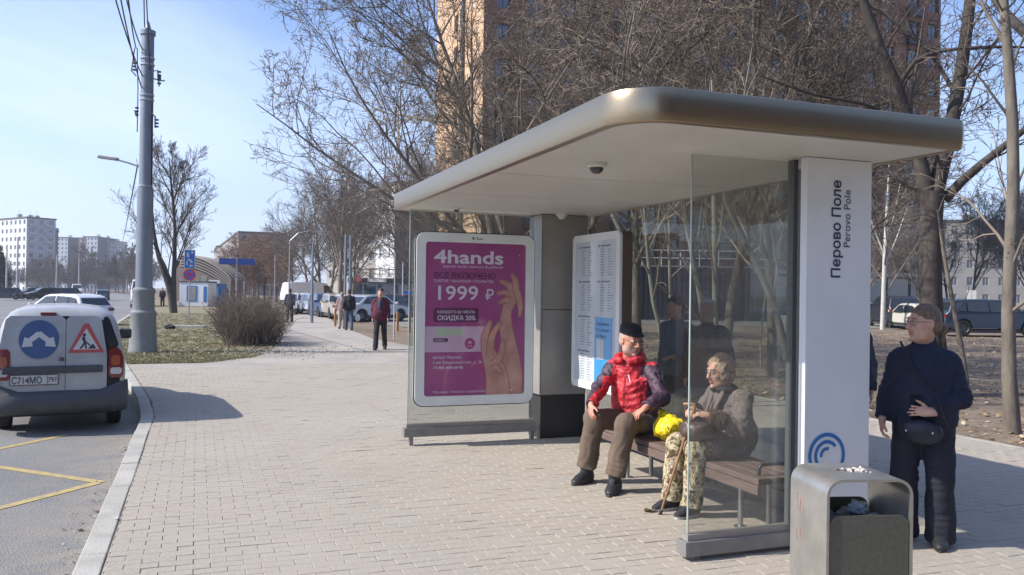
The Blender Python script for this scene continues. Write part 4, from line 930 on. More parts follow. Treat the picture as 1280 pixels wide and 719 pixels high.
# far left white block: sunlit face in white, shaded face towards us coloured grey
c = dp(32, 365, 300); e = dp(62, 365, 296); a_ = math.atan2(e[1]-c[1], e[0]-c[0])
ang = math.radians(35)
w1 = block('nine-storey white block at the far left with its shaded balcony end coloured grey', (c[0], c[1]), ang, 10.2, 26, 27.0, 9, 3, M['blockgrey'], M['blockwhite'], 8, rightside=False, base=-1.0)
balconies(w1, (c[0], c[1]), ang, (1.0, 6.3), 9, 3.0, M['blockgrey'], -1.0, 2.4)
c = dp(62.5, 365, 330); block('narrow brown block tucked behind the white block', (c[0], c[1]), math.radians(20), 2.6, 14, 24, 9, 1, M['blockbrown'], None, 4, rightside=False, base=-1)
for i, (pa, pb, d_, hh, wl) in enumerate(((70, 84, 540, 33, M['blockwhite']), (85, 106, 560, 34, M['blockpink']), (107, 121, 545, 34, M['blockwhite']), (122, 134, 560, 34, M['blockpink']), (135, 146, 560, 32, M['blockgrey']))):
    p = dp(pa, 362, d_); q_ = dp(pb, 362, d_); w_ = float(np.linalg.norm((q_-p)[:2])); a2 = math.atan2(q_[1]-p[1], q_[0]-p[0])
    t = block(('leftmost white section', 'wide terracotta section next to the leftmost one', 'second white section', 'right terracotta section', 'grey end section')[i]+' of the long block on the far horizon', (p[0], p[1]), a2, w_, 14, hh, 12, max(3, int(w_/3.4)), wl, None, 3, .4, leftside=False, rightside=(i == 4), group='sections of the long block on the horizon', roofbits=1)
    if i in (1, 3): balconies(t, (p[0], p[1]), a2, [w_*.15, w_*.6], 12, hh/12, M['blockwhite'], 0, 2.4)
# brown five-storey block along the road's right side (its end faces us, long side receding)
block('brown five-storey block rising behind the street name sign', (10.4, 244.0), math.radians(2), 12.8, 110, 17.2, 5, 4, M['blockbrown'], M['blockbeige'], 26, base=0, rightside=False)
block('distant grey block beyond the brown one, left of it', (7.0, 370), 0, 14, 50, 19, 6, 4, M['blockbeige'], None, 12, rightside=False)
# right of the path
c = dp(408, 362, 165); e = dp(471, 362, 150); a2 = math.atan2(e[1]-c[1], e[0]-c[0])
block('grey-beige five-storey block behind the bare trees right of the path', (c[0], c[1]), a2, float(np.linalg.norm((e-c)[:2])), 12, 15.5, 5, 5, M['blockbeige'], M['blockgrey'], 3)
c = dp(492, 362, 132)
wb = block('tall block with a blinding white end wall just left of the lightbox', (c[0], c[1]), math.radians(0), 40, 14.5, 18.5, 6, 11, M['blockbrown'], M['blockwhite'], 2, .14, rightside=False)
SP = thing('shop_pavilion', 'low glazed shop pavilion at the foot of the white-walled block', 'shop', (float(dp(480, 362, 118)[0]), float(dp(480, 362, 118)[1]), 0), math.radians(-24))
MB().box((-5, 0, 0), (5, 6, 3.4)).build('wall', M['blockgrey'], SP)
for i in range(5): MB().box((-4.8+i*1.95, -.06, .4), (-3.1+i*1.95, -.002, 2.6)).build('window', M['pane'], SP)
MB().box((-5.1, -.4, 2.8), (5.1, -.061, 3.5)).build('fascia', M['panedark'], SP)
MB().lathe([(.001, 0), (.5, 0), (.5, .12), (.001, .12)], (-3.6, -.55, 3.4), 20, axis='y').build('round_sign', M['signred'], SP)
MB().box((-2.2, -.52, 2.95), (.4, -.41, 3.45)).build('sign_board', M['white'], SP)
# right: pale five-storey block
c = dp(1163, 372, 168); e = dp(1300, 372, 165); a2 = math.atan2(e[1]-c[1], e[0]-c[0])
block('pale grey five-storey block far right beyond the parked cars', (c[0], c[1]), a2, 44, 12, 17.0, 5, 15, M['blockbeige'], M['blockgrey'], 3, .40, leftside=True, rightside=False, roofbits=3)
# ---- kiosk and arched canopy far down the lawn
c = dp(243, 381, 80); ku, = (math.radians(-20),)
K = thing('kiosk', 'white flat kiosk with dark poster panels under the arched canopy', 'kiosk', (c[0], c[1], 0), ku)
MB().box((-1.45, 0, .02), (1.25, 2.4, 2.25)).build('wall', M['white'], K); MB().box((-1.5, -.05, 2.252), (1.3, 2.45, 2.4)).build('roof', M['roofdark'], K)
MB().box((-.75, -.03, .45), (.25, -.002, 1.95)).build('poster_panel', M['blue'], K); MB().box((-.62, -.04, .55), (.12, -.031, 1.85)).build('poster_panel', M['column'], K)
MB().box((.85, -.03, .4), (1.15, -.002, 1.9)).build('poster_panel', M['blue'], K); MB().box((.6, .1, 2.401), (1.1, .6, 2.9)).build('vent_box', M['column'], K)
c = dp(264, 381, 83)
K2 = thing('kiosk', 'small bright blue kiosk with white sign beside the white kiosk', 'kiosk', (c[0], c[1], 0), ku)
MB().box((-.9, 0, .02), (.9, 1.8, 2.2)).build('wall', M['blue'], K2); MB().box((-.3, -.04, .9), (.7, -.002, 1.9)).build('window', mat('bright_blue_glass', (.10, .38, .62), .2), K2); MB().box((-.9, -.1, 2.201), (.8, .4, 2.55)).build('sign_board', M['white'], K2)
MB().box((-1.2, -.3, .02), (-.95, -.1, 1.2)).build('counter', M['blue'], K2)
M['canopy'] = mat('canopy_brown', (.17, .13, .10), .6, .2, var=.2, scale=1); M['canopy2'] = mat('canopy_pale_rib', (.42, .37, .30), .6)
c = dp(231, 381, 88)
AC = thing('arched_canopy', 'brown ribbed arched canopy sloping down behind the white kiosk', 'canopy', (c[0], c[1], 0), ku)
NA = 16
def apt(i, k, r=0): t = i/NA; return (-.5+5.3*t, k, 2.6+2.55*math.cos(t*math.pi*.5)**.75+r)
for i in range(5):
    yy = i*1.2
    b = MB(); b.tube([apt(j, yy, .05) for j in range(NA+1)], .085, 6); b.build('rib', M['canopy2'], AC)
b = MB(); b.add([apt(j, yy) for yy in (0, 4.8) for j in range(NA+1)], [(j, j+1, NA+2+j, NA+1+j) for j in range(NA)]); b.build('roof_sheet', M['canopy'], AC)
b = MB()
for k in range(5): b.tube([(a[0], a[1], a[2]-.28*k) for a in [apt(j, -.05) for j in range(0, NA+1)]], .055, 5)
o = b.build('front_slats', M['canopy2'], AC); o['kind'] = 'stuff'
b = MB(); P_ = [apt(j, .02) for j in range(NA+1)]; b.add(P_+[(x, y, z-1.35) for x, y, z in P_], [(j, j+1, NA+2+j, NA+1+j) for j in range(NA)]); b.build('front_sheet', M['canopy'], AC)
for xx, yy in ((-.4, 0), (4.7, 0), (-.4, 4.8), (4.7, 4.8)): MB().tube([(xx, yy, 0), (xx, yy, 2.7)], .07, 6).build('post', M['steel'], AC)
p = dp(254, 381, 110); BI = thing('shop_pavilion', 'long low shop with grey fascia behind the arched canopy', 'shop', (p[0], p[1], 0), ku)
MB().box((-4, 0, 0), (3.0, 6, 5.2)).build('wall', M['blockbrown'], BI); MB().box((-.4, -.3, 4.2), (3.0, -.002, 5.6)).build('fascia', M['blockgrey'], BI)
# far blue bin-like kiosk left of the lightbox
p = dp(511, 368, 70); KB = thing('kiosk', 'blue box kiosk seen just left of the lightbox', 'kiosk', (p[0], p[1], 0), ku)
MB().box((-.55, 0, .02), (.55, 1.0, 1.75)).build('wall', M['blue'], KB); MB().box((-.6, -.05, 1.752), (.6, 1.05, 1.85)).build('roof', M['greypaint'], KB)
# unseen block added behind the photographer so metal and glass reflect it
block('unseen brown block added behind the photographer for reflections', (-6, -34), 0, 60, 12, 15, 5, 12, M['blockbrown'], None, 2, leftside=False, rightside=False, roofbits=2, name='apartment_block')
# ================================================================== TREES
def bark(name, c, c2, sc=6): return mat(name, c, .9, color2=c2, scale=sc, bump=.5, bscale=22, stretch=(1, 1, .35))
M['bark'] = bark('bark_dark', (.035, .029, .026), (.09, .075, .065)); M['bark2'] = bark('bark_grey', (.10, .085, .07), (.21, .18, .145)); M['bark3'] = bark('bark_pale', (.17, .16, .12), (.30, .28, .21))
M['twig'] = mat('twigs', (.11, .085, .065), .85, color2=(.24, .195, .15), scale=1.5, rnd=.75); M['twigdark'] = mat('twigs_dark', (.06, .045, .038), .85, color2=(.11, .08, .065), scale=1.5, rnd=.6)  # random pale and dark branches imitate sunlit and shaded twigs
M['twigfar'] = mat('twigs_far', (.135, .115, .10), .9, color2=(.20, .17, .145), scale=.4)
def norm(a): return a/(np.linalg.norm(a, axis=-1, keepdims=True)+1e-9)
def tubes(batches, name, m, parent=None, smooth=True):
    """batches: list of (pts[m,n,3], rad[m,n], sides)"""
    Vs, Fs, base = [], [], 0
    for pts, rad, k in batches:
        if len(pts) == 0: continue
        mm, n, _ = pts.shape
        T = np.empty_like(pts); T[:, 1:-1] = pts[:, 2:]-pts[:, :-2]; T[:, 0] = pts[:, 1]-pts[:, 0]; T[:, -1] = pts[:, -1]-pts[:, -2]; T = norm(T)
        mean = norm(pts[:, -1]-pts[:, 0]); ref = np.where(np.abs(mean[:, 2:3]) < .8, np.array([[0, 0, 1.]]), np.array([[1., 0, 0]]))[:, None, :]
        A = norm(np.cross(T, np.broadcast_to(ref, T.shape))); Bv = np.cross(T, A)
        an = np.arange(k)*2*np.pi/k
        V = pts[:, :, None, :]+rad[:, :, None, None]*(np.cos(an)[None, None, :, None]*A[:, :, None, :]+np.sin(an)[None, None, :, None]*Bv[:, :, None, :])
        Vs.append(V.reshape(-1, 3))
        i = np.arange(n-1)[:, None]*k; j = np.arange(k)[None, :]; j2 = (j+1) % k
        q = np.stack([i+j, i+j2, i+k+j2, i+k+j], -1).reshape(-1, 4)
        Fs.append((q[None]+(np.arange(mm)*n*k)[:, None, None]).reshape(-1, 4)+base); base += mm*n*k
    V = np.concatenate(Vs).astype(np.float32); Fq = np.concatenate(Fs).astype(np.int32)
    me = bpy.data.meshes.new(name); me.vertices.add(len(V)); me.vertices.foreach_set('co', V.ravel())
    me.loops.add(Fq.size); me.loops.foreach_set('vertex_index', Fq.ravel()); me.polygons.add(len(Fq))
    me.polygons.foreach_set('loop_start', np.arange(0, Fq.size, 4, dtype=np.int32)); me.polygons.foreach_set('use_smooth', np.ones(len(Fq), bool))
    me.update(calc_edges=True); me.materials.append(m)
    return link(name, me, parent)
def paths(rng, P, D, Ln, R0, R1, n, wander, trop, power=1.0):
    """grow m branches of n points each"""
    m = len(P); pts = np.empty((m, n, 3)); pts[:, 0] = P; d = norm(D.copy()); bias = rng.normal(0, wander*.75, (m, 3))
    for i in range(1, n):
        d = norm(d+bias*(4/n)+rng.normal(0, wander*.8, (m, 3))+np.array(trop)*(1.0/n)); pts[:, i] = pts[:, i-1]+d*(Ln/(n-1))[:, None]
    t = np.linspace(0, 1, n)[None, :]**power
    return pts, R0[:, None]*(1-t)+R1[:, None]*t
def sprout(rng, pts, rad, per, t0, t1, ang, ratio, rr, lens, minr):
    m, n, _ = pts.shape; k = per; t = t0+(t1-t0)*(np.arange(k)[None, :]+rng.random((m, k)))/k
    f = t*(n-1); i = np.minimum(f.astype(int), n-2); w = (f-i)[..., None]; mi = np.arange(m)[:, None]
    P = pts[mi, i]*(1-w)+pts[mi, i+1]*w; T = norm(pts[mi, i+1]-pts[mi, i]); r = rad[mi, i]*(1-w[..., 0])+rad[mi, i+1]*w[..., 0]
    rnd = norm(np.cross(T, rng.normal(0, 1, T.shape))); a = rng.uniform(ang[0], ang[1], (m, k))[..., None]
    D = norm(T*np.cos(a)+rnd*np.sin(a)); Ln = lens[:, None]*ratio*(1.15-.75*t)*rng.uniform(.7, 1.25, (m, k))
    return P.reshape(-1, 3), D.reshape(-1, 3), Ln.ravel(), np.maximum(r.ravel()*rr, minr)
def grow(seed, limbs, lens, rad, levels, wander=.13, trop=(0, 0, .25), minr=.005, tipr=.004, sides=(8, 5, 3, 3, 3), k_cap=.011):
    """limbs: [m,n,3] polyline arrays with radii -> list of batches for the crown"""
    rng = np.random.default_rng(seed); out_ = []
    pts, rd, ln = limbs, rad, lens
    cap0 = k_cap
    for li, (per, t0, ang, ratio, n) in enumerate(levels):
        P, D, L_, R0 = sprout(rng, pts, rd, per, t0, .98, ang, ratio, .62, ln, minr)
        R0 = np.maximum(np.minimum(R0, L_*cap0+.002), minr)
        pts, rd = paths(rng, P, D, L_, R0, np.full(len(R0), tipr), n, wander*(1+.25*li), trop); ln = L_
        out_.append((pts, rd, sides[min(li+1, 4)]))
    return out_
def limb_array(list_, n=9):
    """list of [(x,y,z,r),...] -> resampled arrays"""
    P, R_, L_ = [], [], []
    for q in list_:
        q = np.array(q, float); s = np.concatenate([[0], np.cumsum(np.linalg.norm(np.diff(q[:, :3], axis=0), axis=1))]); u = np.linspace(0, s[-1], n)
        P.append(np.stack([np.interp(u, s, q[:, k]) for k in range(3)], 1)); R_.append(np.interp(u, s, q[:, 3])); L_.append(s[-1])
    P = np.array(P)
    P[:, 1:-1] = P[:, 1:-1]*.6+(P[:, 2:]+P[:, :-2])*.2
    return P, np.array(R_), np.array(L_)
LV_BIG = [(8, .18, (.35, .85), .62, 8), (7, .12, (.4, .95), .52, 6), (5, .12, (.4, .95), .55, 5), (3, .15, (.4, .9), .60, 4)]
LV_MID = [(8, .15, (.35, .85), .62, 6), (7, .12, (.4, .95), .55, 5), (6, .12, (.4, .95), .55, 4)]
LV_LOW = [(7, .2, (.5, 1.0), .55, 5), (6, .15, (.5, 1.0), .5, 3), (4, .2, (.4, .9), .5, 3)]
def rand_limbs(seed, h, r, nl, lean=(0, 0), spread=.55, t0=.28, reach=.62):
    """trunk plus main limbs for an upright tree at the origin"""
    rng = np.random.default_rng(seed)
    tp, tr = paths(rng, np.zeros((1, 3)), np.array([[lean[0], lean[1], 1.0]]), np.array([h*.92]), np.array([r]), np.array([r*.18]), 12, .05, (0, 0, .1))
    P, D, L_, R0 = sprout(rng, tp, tr, nl, t0, .95, (spread*.6, spread*1.25), reach, .62, np.array([h]), .02)
    R0 = np.minimum(R0, L_*.0125+.004)
    lp, lr = paths(rng, P, D, L_, R0, np.full(len(R0), .012), 9, .10, (0, 0, .55))
    tr[0, 0] *= 1.25
    return tp, tr, lp, lr, L_
def make_tree(name, label, loc, seed, h, r, nl=12, levels=LV_BIG, bark_m=None, twig_m=None, group=None, rz=0, cat='tree', **k):
    minr, tipr = k.pop('minr', .006), k.pop('tipr', .0045); wan = k.pop('wander', .13); trop = k.pop('trop', (0, 0, .3))
    t = thing(name, label, cat, loc, rz, group); tp, tr, lp, lr, L_ = rand_limbs(seed, h, r, nl, **k)
    tubes([(tp, tr, 12), (lp, lr, 7)], 'trunk', bark_m or M['bark2'], t)
    tubes(grow(seed+1, lp, L_, lr, levels, wan, trop, minr, tipr), 'crown', twig_m or M['twig'], t)
    return t
def place_copy(src, label, loc, rz, s=1.0, group=None):
    c = copy_tree(src); c.location = tuple(map(float, loc)); c.rotation_euler = (0, 0, rz); c.scale = (s, s, s); c['label'] = label
    if group: c['group'] = group
    return c
def ground(px, d): p = dp(px, 400, d); return (float(p[0]), float(p[1]), -.03)
# dense crowns behind the shelter
G1 = 'bare trees in the row behind the bus shelter'
A1 = make_tree('bare_tree', 'spreading bare tree leaning left over the far end of the shelter roof', ground(640, 21.5), 11, 11.5, .14, 17, group=G1, lean=(-.12, .05), spread=.95, t0=.2, reach=.62, minr=.0065, tipr=.0045, wander=.17)
A2 = make_tree('bare_tree', 'dense bare tree with pale twigs right above the roof corner', ground(800, 17.5), 23, 10.5, .11, 18, group=G1, lean=(.05, .04), spread=1.0, t0=.22, reach=.6, minr=.0065, tipr=.0045, wander=.17, levels=[(8, .18, (.35, .85), .62, 8), (6, .12, (.4, .95), .54, 6), (4, .12, (.4, .95), .56, 5), (3, .15, (.4, .9), .62, 4)], bark_m=M['bark2'], twig_m=M['twig'])
place_copy(A2, 'dense bare tree whose twigs hang behind the front fascia of the roof', ground(965, 18.5), 2.1, 1.0)
place_copy(A1, 'bare tree deeper in the row, seen between the roof corner and the sunlit tower side', ground(720, 29), 2.6, 1.05)
place_copy(A2, 'bare tree deeper in the row behind the name pylon', ground(1010, 33), 4.0, 1.0)
place_copy(A1, 'bare tree standing behind the magenta poster with long low boughs', ground(650, 35), .6, .95)
place_copy(A1, 'bare tree whose dark fine twigs hang just above the roof between corner and pylon', ground(905, 20.5), 3.7, .95)
# young pale trunks seen through the back glass
def poly_tree(name, label, limbs, seed, bark_m, twig_m, levels, group=None, minr=.005, cat='tree', wander=.14, trop=(0, 0, .2), nseg=10, skip=1, sides=10):
    base = limbs[0][0]; t = thing(name, label, cat, (float(base[0]), float(base[1]), -.03), 0, group); off = np.array([base[0], base[1], -.03, 0])
    P, R_, L_ = limb_array([[np.array(q)-off for q in lm] for lm in limbs], nseg)
    tubes([(P, R_, sides)], 'trunk', bark_m, t)
    if levels: tubes(grow(seed, P[skip:], L_[skip:], R_[skip:], levels, wander, trop, minr, .004), 'crown', twig_m, t)
    return t
def W3(px, py, d, r): p = dp(px, py, d); return (p[0], p[1], p[2], r)
def G3(px, d, r): p = dp(px, 400, d); return (p[0], p[1], -.1, r)
LV_Y = [(7, .25, (.4, .9), .40, 5), (5, .2, (.4, .9), .45, 4)]
G2 = 'young pale trees seen through the back glass'
for i, (lb, d, seg) in enumerate((('pale young trunk leaning left, first right of the timetable case', 14.5, [[(848, 500, .075), (833, 440, .07), (815, 380, .065), (805, 262, .055), (800, 120, .035), (792, 0, .02)], [(812, 340, .03), (822, 280, .02), (838, 150, .012)]]),
        ('slim straight trunk, second right of the timetable case', 17, [[(842, 480, .06), (838, 400, .055), (836, 262, .05), (842, 100, .03), (850, -40, .02)], [(838, 330, .03), (826, 250, .02), (810, 120, .012)]]),
        ('pale trunk curving left behind the bright edge of the end glass', 13.5, [[(890, 480, .08), (880, 400, .075), (866, 320, .07), (852, 250, .06), (842, 120, .035), (820, -30, .02)], [(868, 330, .03), (880, 240, .02), (888, 100, .012)]]),
        ('greenish upright trunk with a cut top seen through two panes', 13, [[(896, 500, .085), (894, 400, .085), (893, 250, .08), (890, 100, .06), (880, -80, .03)], [(892, 260, .04), (920, 180, .025), (940, 60, .015)]]),
        ('dark diagonal trunk leaning left behind the end glass', 13, [[(990, 470, .11), (972, 390, .105), (945, 325, .09), (920, 285, .08), (905, 255, .07), (880, 120, .04), (860, 0, .02)], [(948, 330, .03), (955, 260, .018), (968, 180, .010)], [(925, 290, .03), (900, 200, .02), (930, 80, .012)]]),
        ('thin whitish sapling forking between the end glass and the pylon', 20, [[(950, 430, .035), (955, 380, .033), (962, 340, .028), (985, 270, .02), (1000, 180, .012)], [(960, 345, .02), (952, 280, .014), (946, 200, .010)]]))):
    limbs = []
    for q in seg: limbs.append([W3(x, y, d, r*.55) for x, y, r in q])
    limbs[0] = limbs[0][:-1]; limbs[0][-1] = limbs[0][-1][:3]+(.012,)
    g0 = G3(seg[0][0][0]+2, d, seg[0][0][2]*.62); limbs[0] = [g0]+[w for w in limbs[0] if w[2] > .2]
    poly_tree('young_tree', lb, limbs, 100+i, M['bark3'] if i != 4 else M['bark2'], M['twig'], LV_Y, G2, skip=0)
# big dark forked tree behind the standing woman
D0 = 15.2
poly_tree('forked_tree', 'big dark forked tree behind the standing woman, its left limb bent behind the roof', [
    [G3(1172, D0, 0.264), W3(1168, 440, D0, 0.216), W3(1163, 380, D0, 0.196), W3(1163, 300, D0, 0.192), W3(1166, 240, D0, 0.192)],
    [W3(1166, 250, D0, 0.160), W3(1176, 215, D0, 0.136), W3(1190, 160, D0, 0.124), W3(1203, 80, D0, 0.108), W3(1214, 0, D0, 0.096), W3(1222, -120, D0, 0.064), W3(1240, -300, D0, 0.024)],
    [W3(1163, 260, D0, 0.152), W3(1158, 222, D0, 0.136), W3(1144, 190, D0, 0.128), W3(1134, 135, D0, 0.120), W3(1112, 90, D0, 0.112), W3(1094, 50, D0, 0.096), W3(1060, -60, D0, 0.064), W3(1030, -250, D0, 0.024)],
    [W3(1166, 262, D0, 0.104), W3(1150, 232, D0+.3, 0.080), W3(1120, 222, D0+.6, 0.068), W3(1100, 205, D0+1, 0.048), W3(1060, 150, D0+1.4, 0.024)],
    [W3(1180, 250, D0, 0.096), W3(1205, 222, D0-.2, 0.080), W3(1240, 195, D0-.4, 0.068), W3(1278, 165, D0-.6, 0.056), W3(1340, 110, D0-.8, 0.032), W3(1420, 20, D0-.8, 0.016)],
    [W3(1122, 110, D0, 0.048), W3(1145, 70, D0-.3, 0.040), W3(1185, 62, D0-.5, 0.032), W3(1245, 58, D0-.6, 0.026), W3(1300, 60, D0-.7, 0.016)],
    [W3(1225, -40, D0, 0.056), W3(1245, 5, D0-.6, 0.068), W3(1275, 35, D0-1, 0.080), W3(1320, 80, D0-1.4, 0.088), W3(1400, 140, D0-1.6, 0.096)],
    [W3(1196, 120, D0, 0.040), W3(1160, 60, D0+.5, 0.032), W3(1110, 20, D0+.8, 0.024), W3(1040, -20, D0+1, 0.012)],
    [W3(1140, 160, D0, 0.040), W3(1085, 130, D0-.7, 0.032), W3(1020, 120, D0-1.2, 0.024), W3(950, 95, D0-1.6, 0.012)]],
    301, M['bark'], M['twigdark'], [(9, .15, (.5, 1.1), .33, 6), (6, .15, (.5, 1.05), .5, 4), (4, .2, (.45, 1.0), .5, 3)], skip=1, nseg=11, sides=14, wander=.17)
# second leaning stem at its foot
poly_tree('leaning_sapling', 'thin sapling leaning against the right side of the big forked tree', [[G3(1212, 15.0, .05), W3(1203, 440, 15.0, .048), W3(1192, 385, 15, .04), W3(1180, 320, 15, .035), W3(1172, 262, 15, .02)]], 309, M['bark2'], M['twig'], [(3, .4, (.4, .9), .3, 4)], skip=0)
# slender tree at the right edge of the paving
D1 = 11.0
g = gp(1266, 541, -.02); D1 = float((g-np.array([0, 0, CAM_H]))@fw)
poly_tree('slender_tree', 'slender tree with patchy bark at the right edge beside the paving', [
    [(g[0], g[1], -.1, .115), W3(1262, 500, D1, .095), W3(1258, 430, D1, .085), W3(1262, 330, D1, .08), W3(1268, 230, D1, .075), W3(1268, 170, D1, .072), W3(1262, 90, D1, .066), W3(1254, 0, D1, .055), W3(1246, -150, D1, .035), W3(1250, -320, D1, .015)],
    [W3(1262, 340, D1, .02), W3(1278, 300, D1-.2, .015), W3(1300, 250, D1-.4, .010)],
    [W3(1268, 240, D1, .018), W3(1285, 200, D1+.3, .014), W3(1320, 160, D1+.5, .010)],
    [W3(1259, 60, D1, .028), W3(1230, 10, D1+.2, .02), W3(1200, -60, D1+.4, .012)]], 320, M['bark2'], M['twig'], [(9, .1, (.5, 1.1), .20, 6), (5, .15, (.5, 1.0), .55, 5), (3, .2, (.4, .9), .5, 3)], skip=0, nseg=12, sides=12)
# thin pale birch beside the pylon and further small trees on the right
d2 = 46
poly_tree('birch_sapling', 'thin pale birch standing left of the dark people carrier', [[G3(1103, d2, .13), W3(1104, 380, d2, .12), W3(1106, 320, d2, .11), W3(1109, 260, d2, .08), W3(1112, 200, d2, .04)], [W3(1106, 320, d2, .05), W3(1094, 290, d2, .04), W3(1080, 250, d2, .02)], [W3(1106, 330, d2, .05), W3(1120, 300, d2, .04), W3(1134, 260, d2, .02)], [W3(1107, 300, d2, .05), W3(1118, 270, d2, .04), W3(1126, 225, d2, .02)]], 330, mat('birch_bark', (.42, .40, .36), .8, color2=(.55, .53, .48), scale=3), M['twigfar'], [(9, .1, (.5, 1.0), .45, 4), (6, .1, (.4, .9), .5, 3)], skip=0, minr=.012)
BT = make_tree('bare_tree', 'pale bare tree in front of the five-storey block, left of the slender tree', ground(1215, 95), 41, 12.5, .18, 14, LV_MID, M['twigfar'], M['twigfar'], minr=.014, tipr=.010, spread=.6, t0=.2, group='bare trees before the pale block far right')
for i, (px_, d_, r_, s_, lb) in enumerate(((1252, 88, 1.2, .95, 'bare tree before the pale block, just left of the slender trunk'), (1285, 92, 2.9, 1.0, 'bare tree before the pale block, rightmost of its group'), (1185, 100, 4.4, .85, 'bare tree before the pale block, behind the forked trunk'), (1150, 60, 3.3, .62, 'small bare tree before the tower foot, left of the forked trunk'), (1080, 58, .3, .6, 'small bare tree before the tower foot, next to the pylon'))):
    place_copy(BT, lb, ground(px_, d_), r_, s_)
# lone lime on the lawn
LT = make_tree('lime_tree', 'lone dark bare lime tree on the lawn beyond the concrete pole', ground(217, 58), 52, 11.4, .20, 15, LV_MID, M['bark'], M['twigdark'], minr=.009, tipr=.007, spread=.62, t0=.16, reach=.48, trop=(0, 0, .5))
p = ground(211, 58.6); q = ground(204, 58.3)
tubes([(*[a for a in limb_array([[(0, 0, 0, .26), (-.25, 0, 1.8, .22), (-.9, 0, 3.4, .17), (-1.35, .1, 5.2, .12), (-1.5, .3, 7.4, .05)]], 9)[:2]], 8)], 'second_stem', M['bark'], LT)
# background trees right of the path
BG = 'bare trees beyond the parked cars right of the path'
B1 = make_tree('bare_tree', 'bare tree beyond the cars, nearest the lightbox', ground(532, 66), 61, 12.0, .2, 14, LV_MID, M['bark2'], M['twigfar'], minr=.013, tipr=.010, spread=.75, t0=.15, group=BG)
B2 = make_tree('bare_tree', 'tall bare tree beyond the cars with an upswept crown', ground(425, 76), 67, 13.5, .22, 14, LV_MID, M['bark2'], M['twigfar'], minr=.013, tipr=.010, spread=.5, t0=.12, group=BG)
for i, (src, px_, d_, r_, s_, lb) in enumerate(((B1, 425, 84, 1.1, 1.05, 'left of the tall upswept one'), (B2, 400, 96, 2.2, .95, 'behind the delivery van roof'), (B1, 384, 110, 3.3, .95, 'above the walker nearest the bush'), (B2, 440, 100, 4.1, 1.0, 'behind the paired lamp posts'), (B1, 368, 125, 5.0, .9, 'leftmost by the blue sign'), (B1, 412, 120, 2.0, 1.15, 'deep in the group'), (B2, 520, 80, 3.0, 1.0, 'seen through the lightbox glass'))):
    place_copy(src, 'bare tree beyond the cars, '+lb, ground(px_, d_), r_, s_)
# brown thicket at the foot of the brown block and the woods across the road
B3 = make_tree('bushy_tree', 'brown bushy bare tree in the thicket behind the blue street sign', ground(330, 120), 71, 7.6, .16, 18, LV_LOW, M['twigfar'], mat('twigs_brown', (.20, .125, .09), .9, color2=(.27, .175, .125), scale=.3), minr=.02, tipr=.016, spread=.8, t0=.08, group='brown thicket trees behind the blue street sign')
B3['label'] = 'brown bushy bare tree in the thicket, in the middle straight above the bush'
WH = ['third from the left, behind the street sign post', 'fifth from the left', 'second from the right', 'rightmost and tallest, by the slim lamp post', 'large one in the back row, centre', 'leftmost, above the arched canopy', 'back row, right of the centre', 'small one in front, below the left name board', 'small one in front at the right']
for i, (px_, d_, r_, s_) in enumerate(((300, 135, 1, 1.25), (316, 128, 2, 1.0), (345, 118, 3, 1.0), (356, 128, 4, 1.3), (322, 142, 5, 1.35), (285, 150, .5, 1.1), (338, 140, 1.7, 1.3), (305, 118, 2.8, .8), (352, 112, 3.9, .8))):
    place_copy(B3, 'brown bushy bare tree in the thicket, '+WH[i], ground(px_, d_), r_, s_)
B4 = make_tree('far_tree', 'hazy bare tree of the wood across the road', ground(100, 260), 81, 14, .25, 16, LV_LOW, M['twigfar'], M['twigfar'], minr=.05, tipr=.04, spread=.75, t0=.08, group='hazy bare trees of the wood across the road')
rng = random.Random(5)
for i in range(46):
    px_ = 36+i*3.4+rng.uniform(-2, 2); d_ = rng.uniform(230, 330) if px_ < 160 else rng.uniform(260, 380)
    c = place_copy(B4, 'hazy bare tree of the wood across the road', ground(px_, d_), rng.uniform(0, 6), rng.uniform(.75, 1.05) if px_ > 148 else rng.uniform(.50, .72))
for i in range(5): place_copy(B4, 'hazy bare tree of the wood across the road', ground(-4+i*9, 200+i*9), i*1.3, .45+.05*(i % 3))
# dark conifer at the left edge
def conifer(px_, d_, h, label):
    t = thing('spruce', label, 'tree', ground(px_, d_)); rngc = np.random.default_rng(3)
    tubes([(*limb_array([[(0, 0, 0, .2), (0, 0, h, .03)]], 6)[:2], 6)], 'trunk', M['bark'], t)
    n = 420; z = rngc.uniform(.08, 1, n)**.9*h; a = rngc.uniform(0, 6.28, n); r = (1-z/h)*h*.26+.2
    P = np.stack([0*z, 0*z, z], 1); D = np.stack([np.cos(a), np.sin(a), -.25+0*a], 1); pts, rd = paths(rngc, P, D, r, np.full(n, .03), np.full(n, .02), 4, .05, (0, 0, .1))
    q, dd, l2, r2 = sprout(rngc, pts, rd, 9, .2, 1, (.5, .9), .4, .6, r, .05); p2, rr2 = paths(rngc, q, dd, l2, r2, np.full(len(r2), .03), 3, .1, (0, 0, -.1))
    tubes([(pts, rd, 3), (p2, rr2, 3)], 'crown', mat('spruce_green', (.02, .045, .025), .9), t)
conifer(-1, 150, 9, 'dark green spruce cut by the left edge of the view')
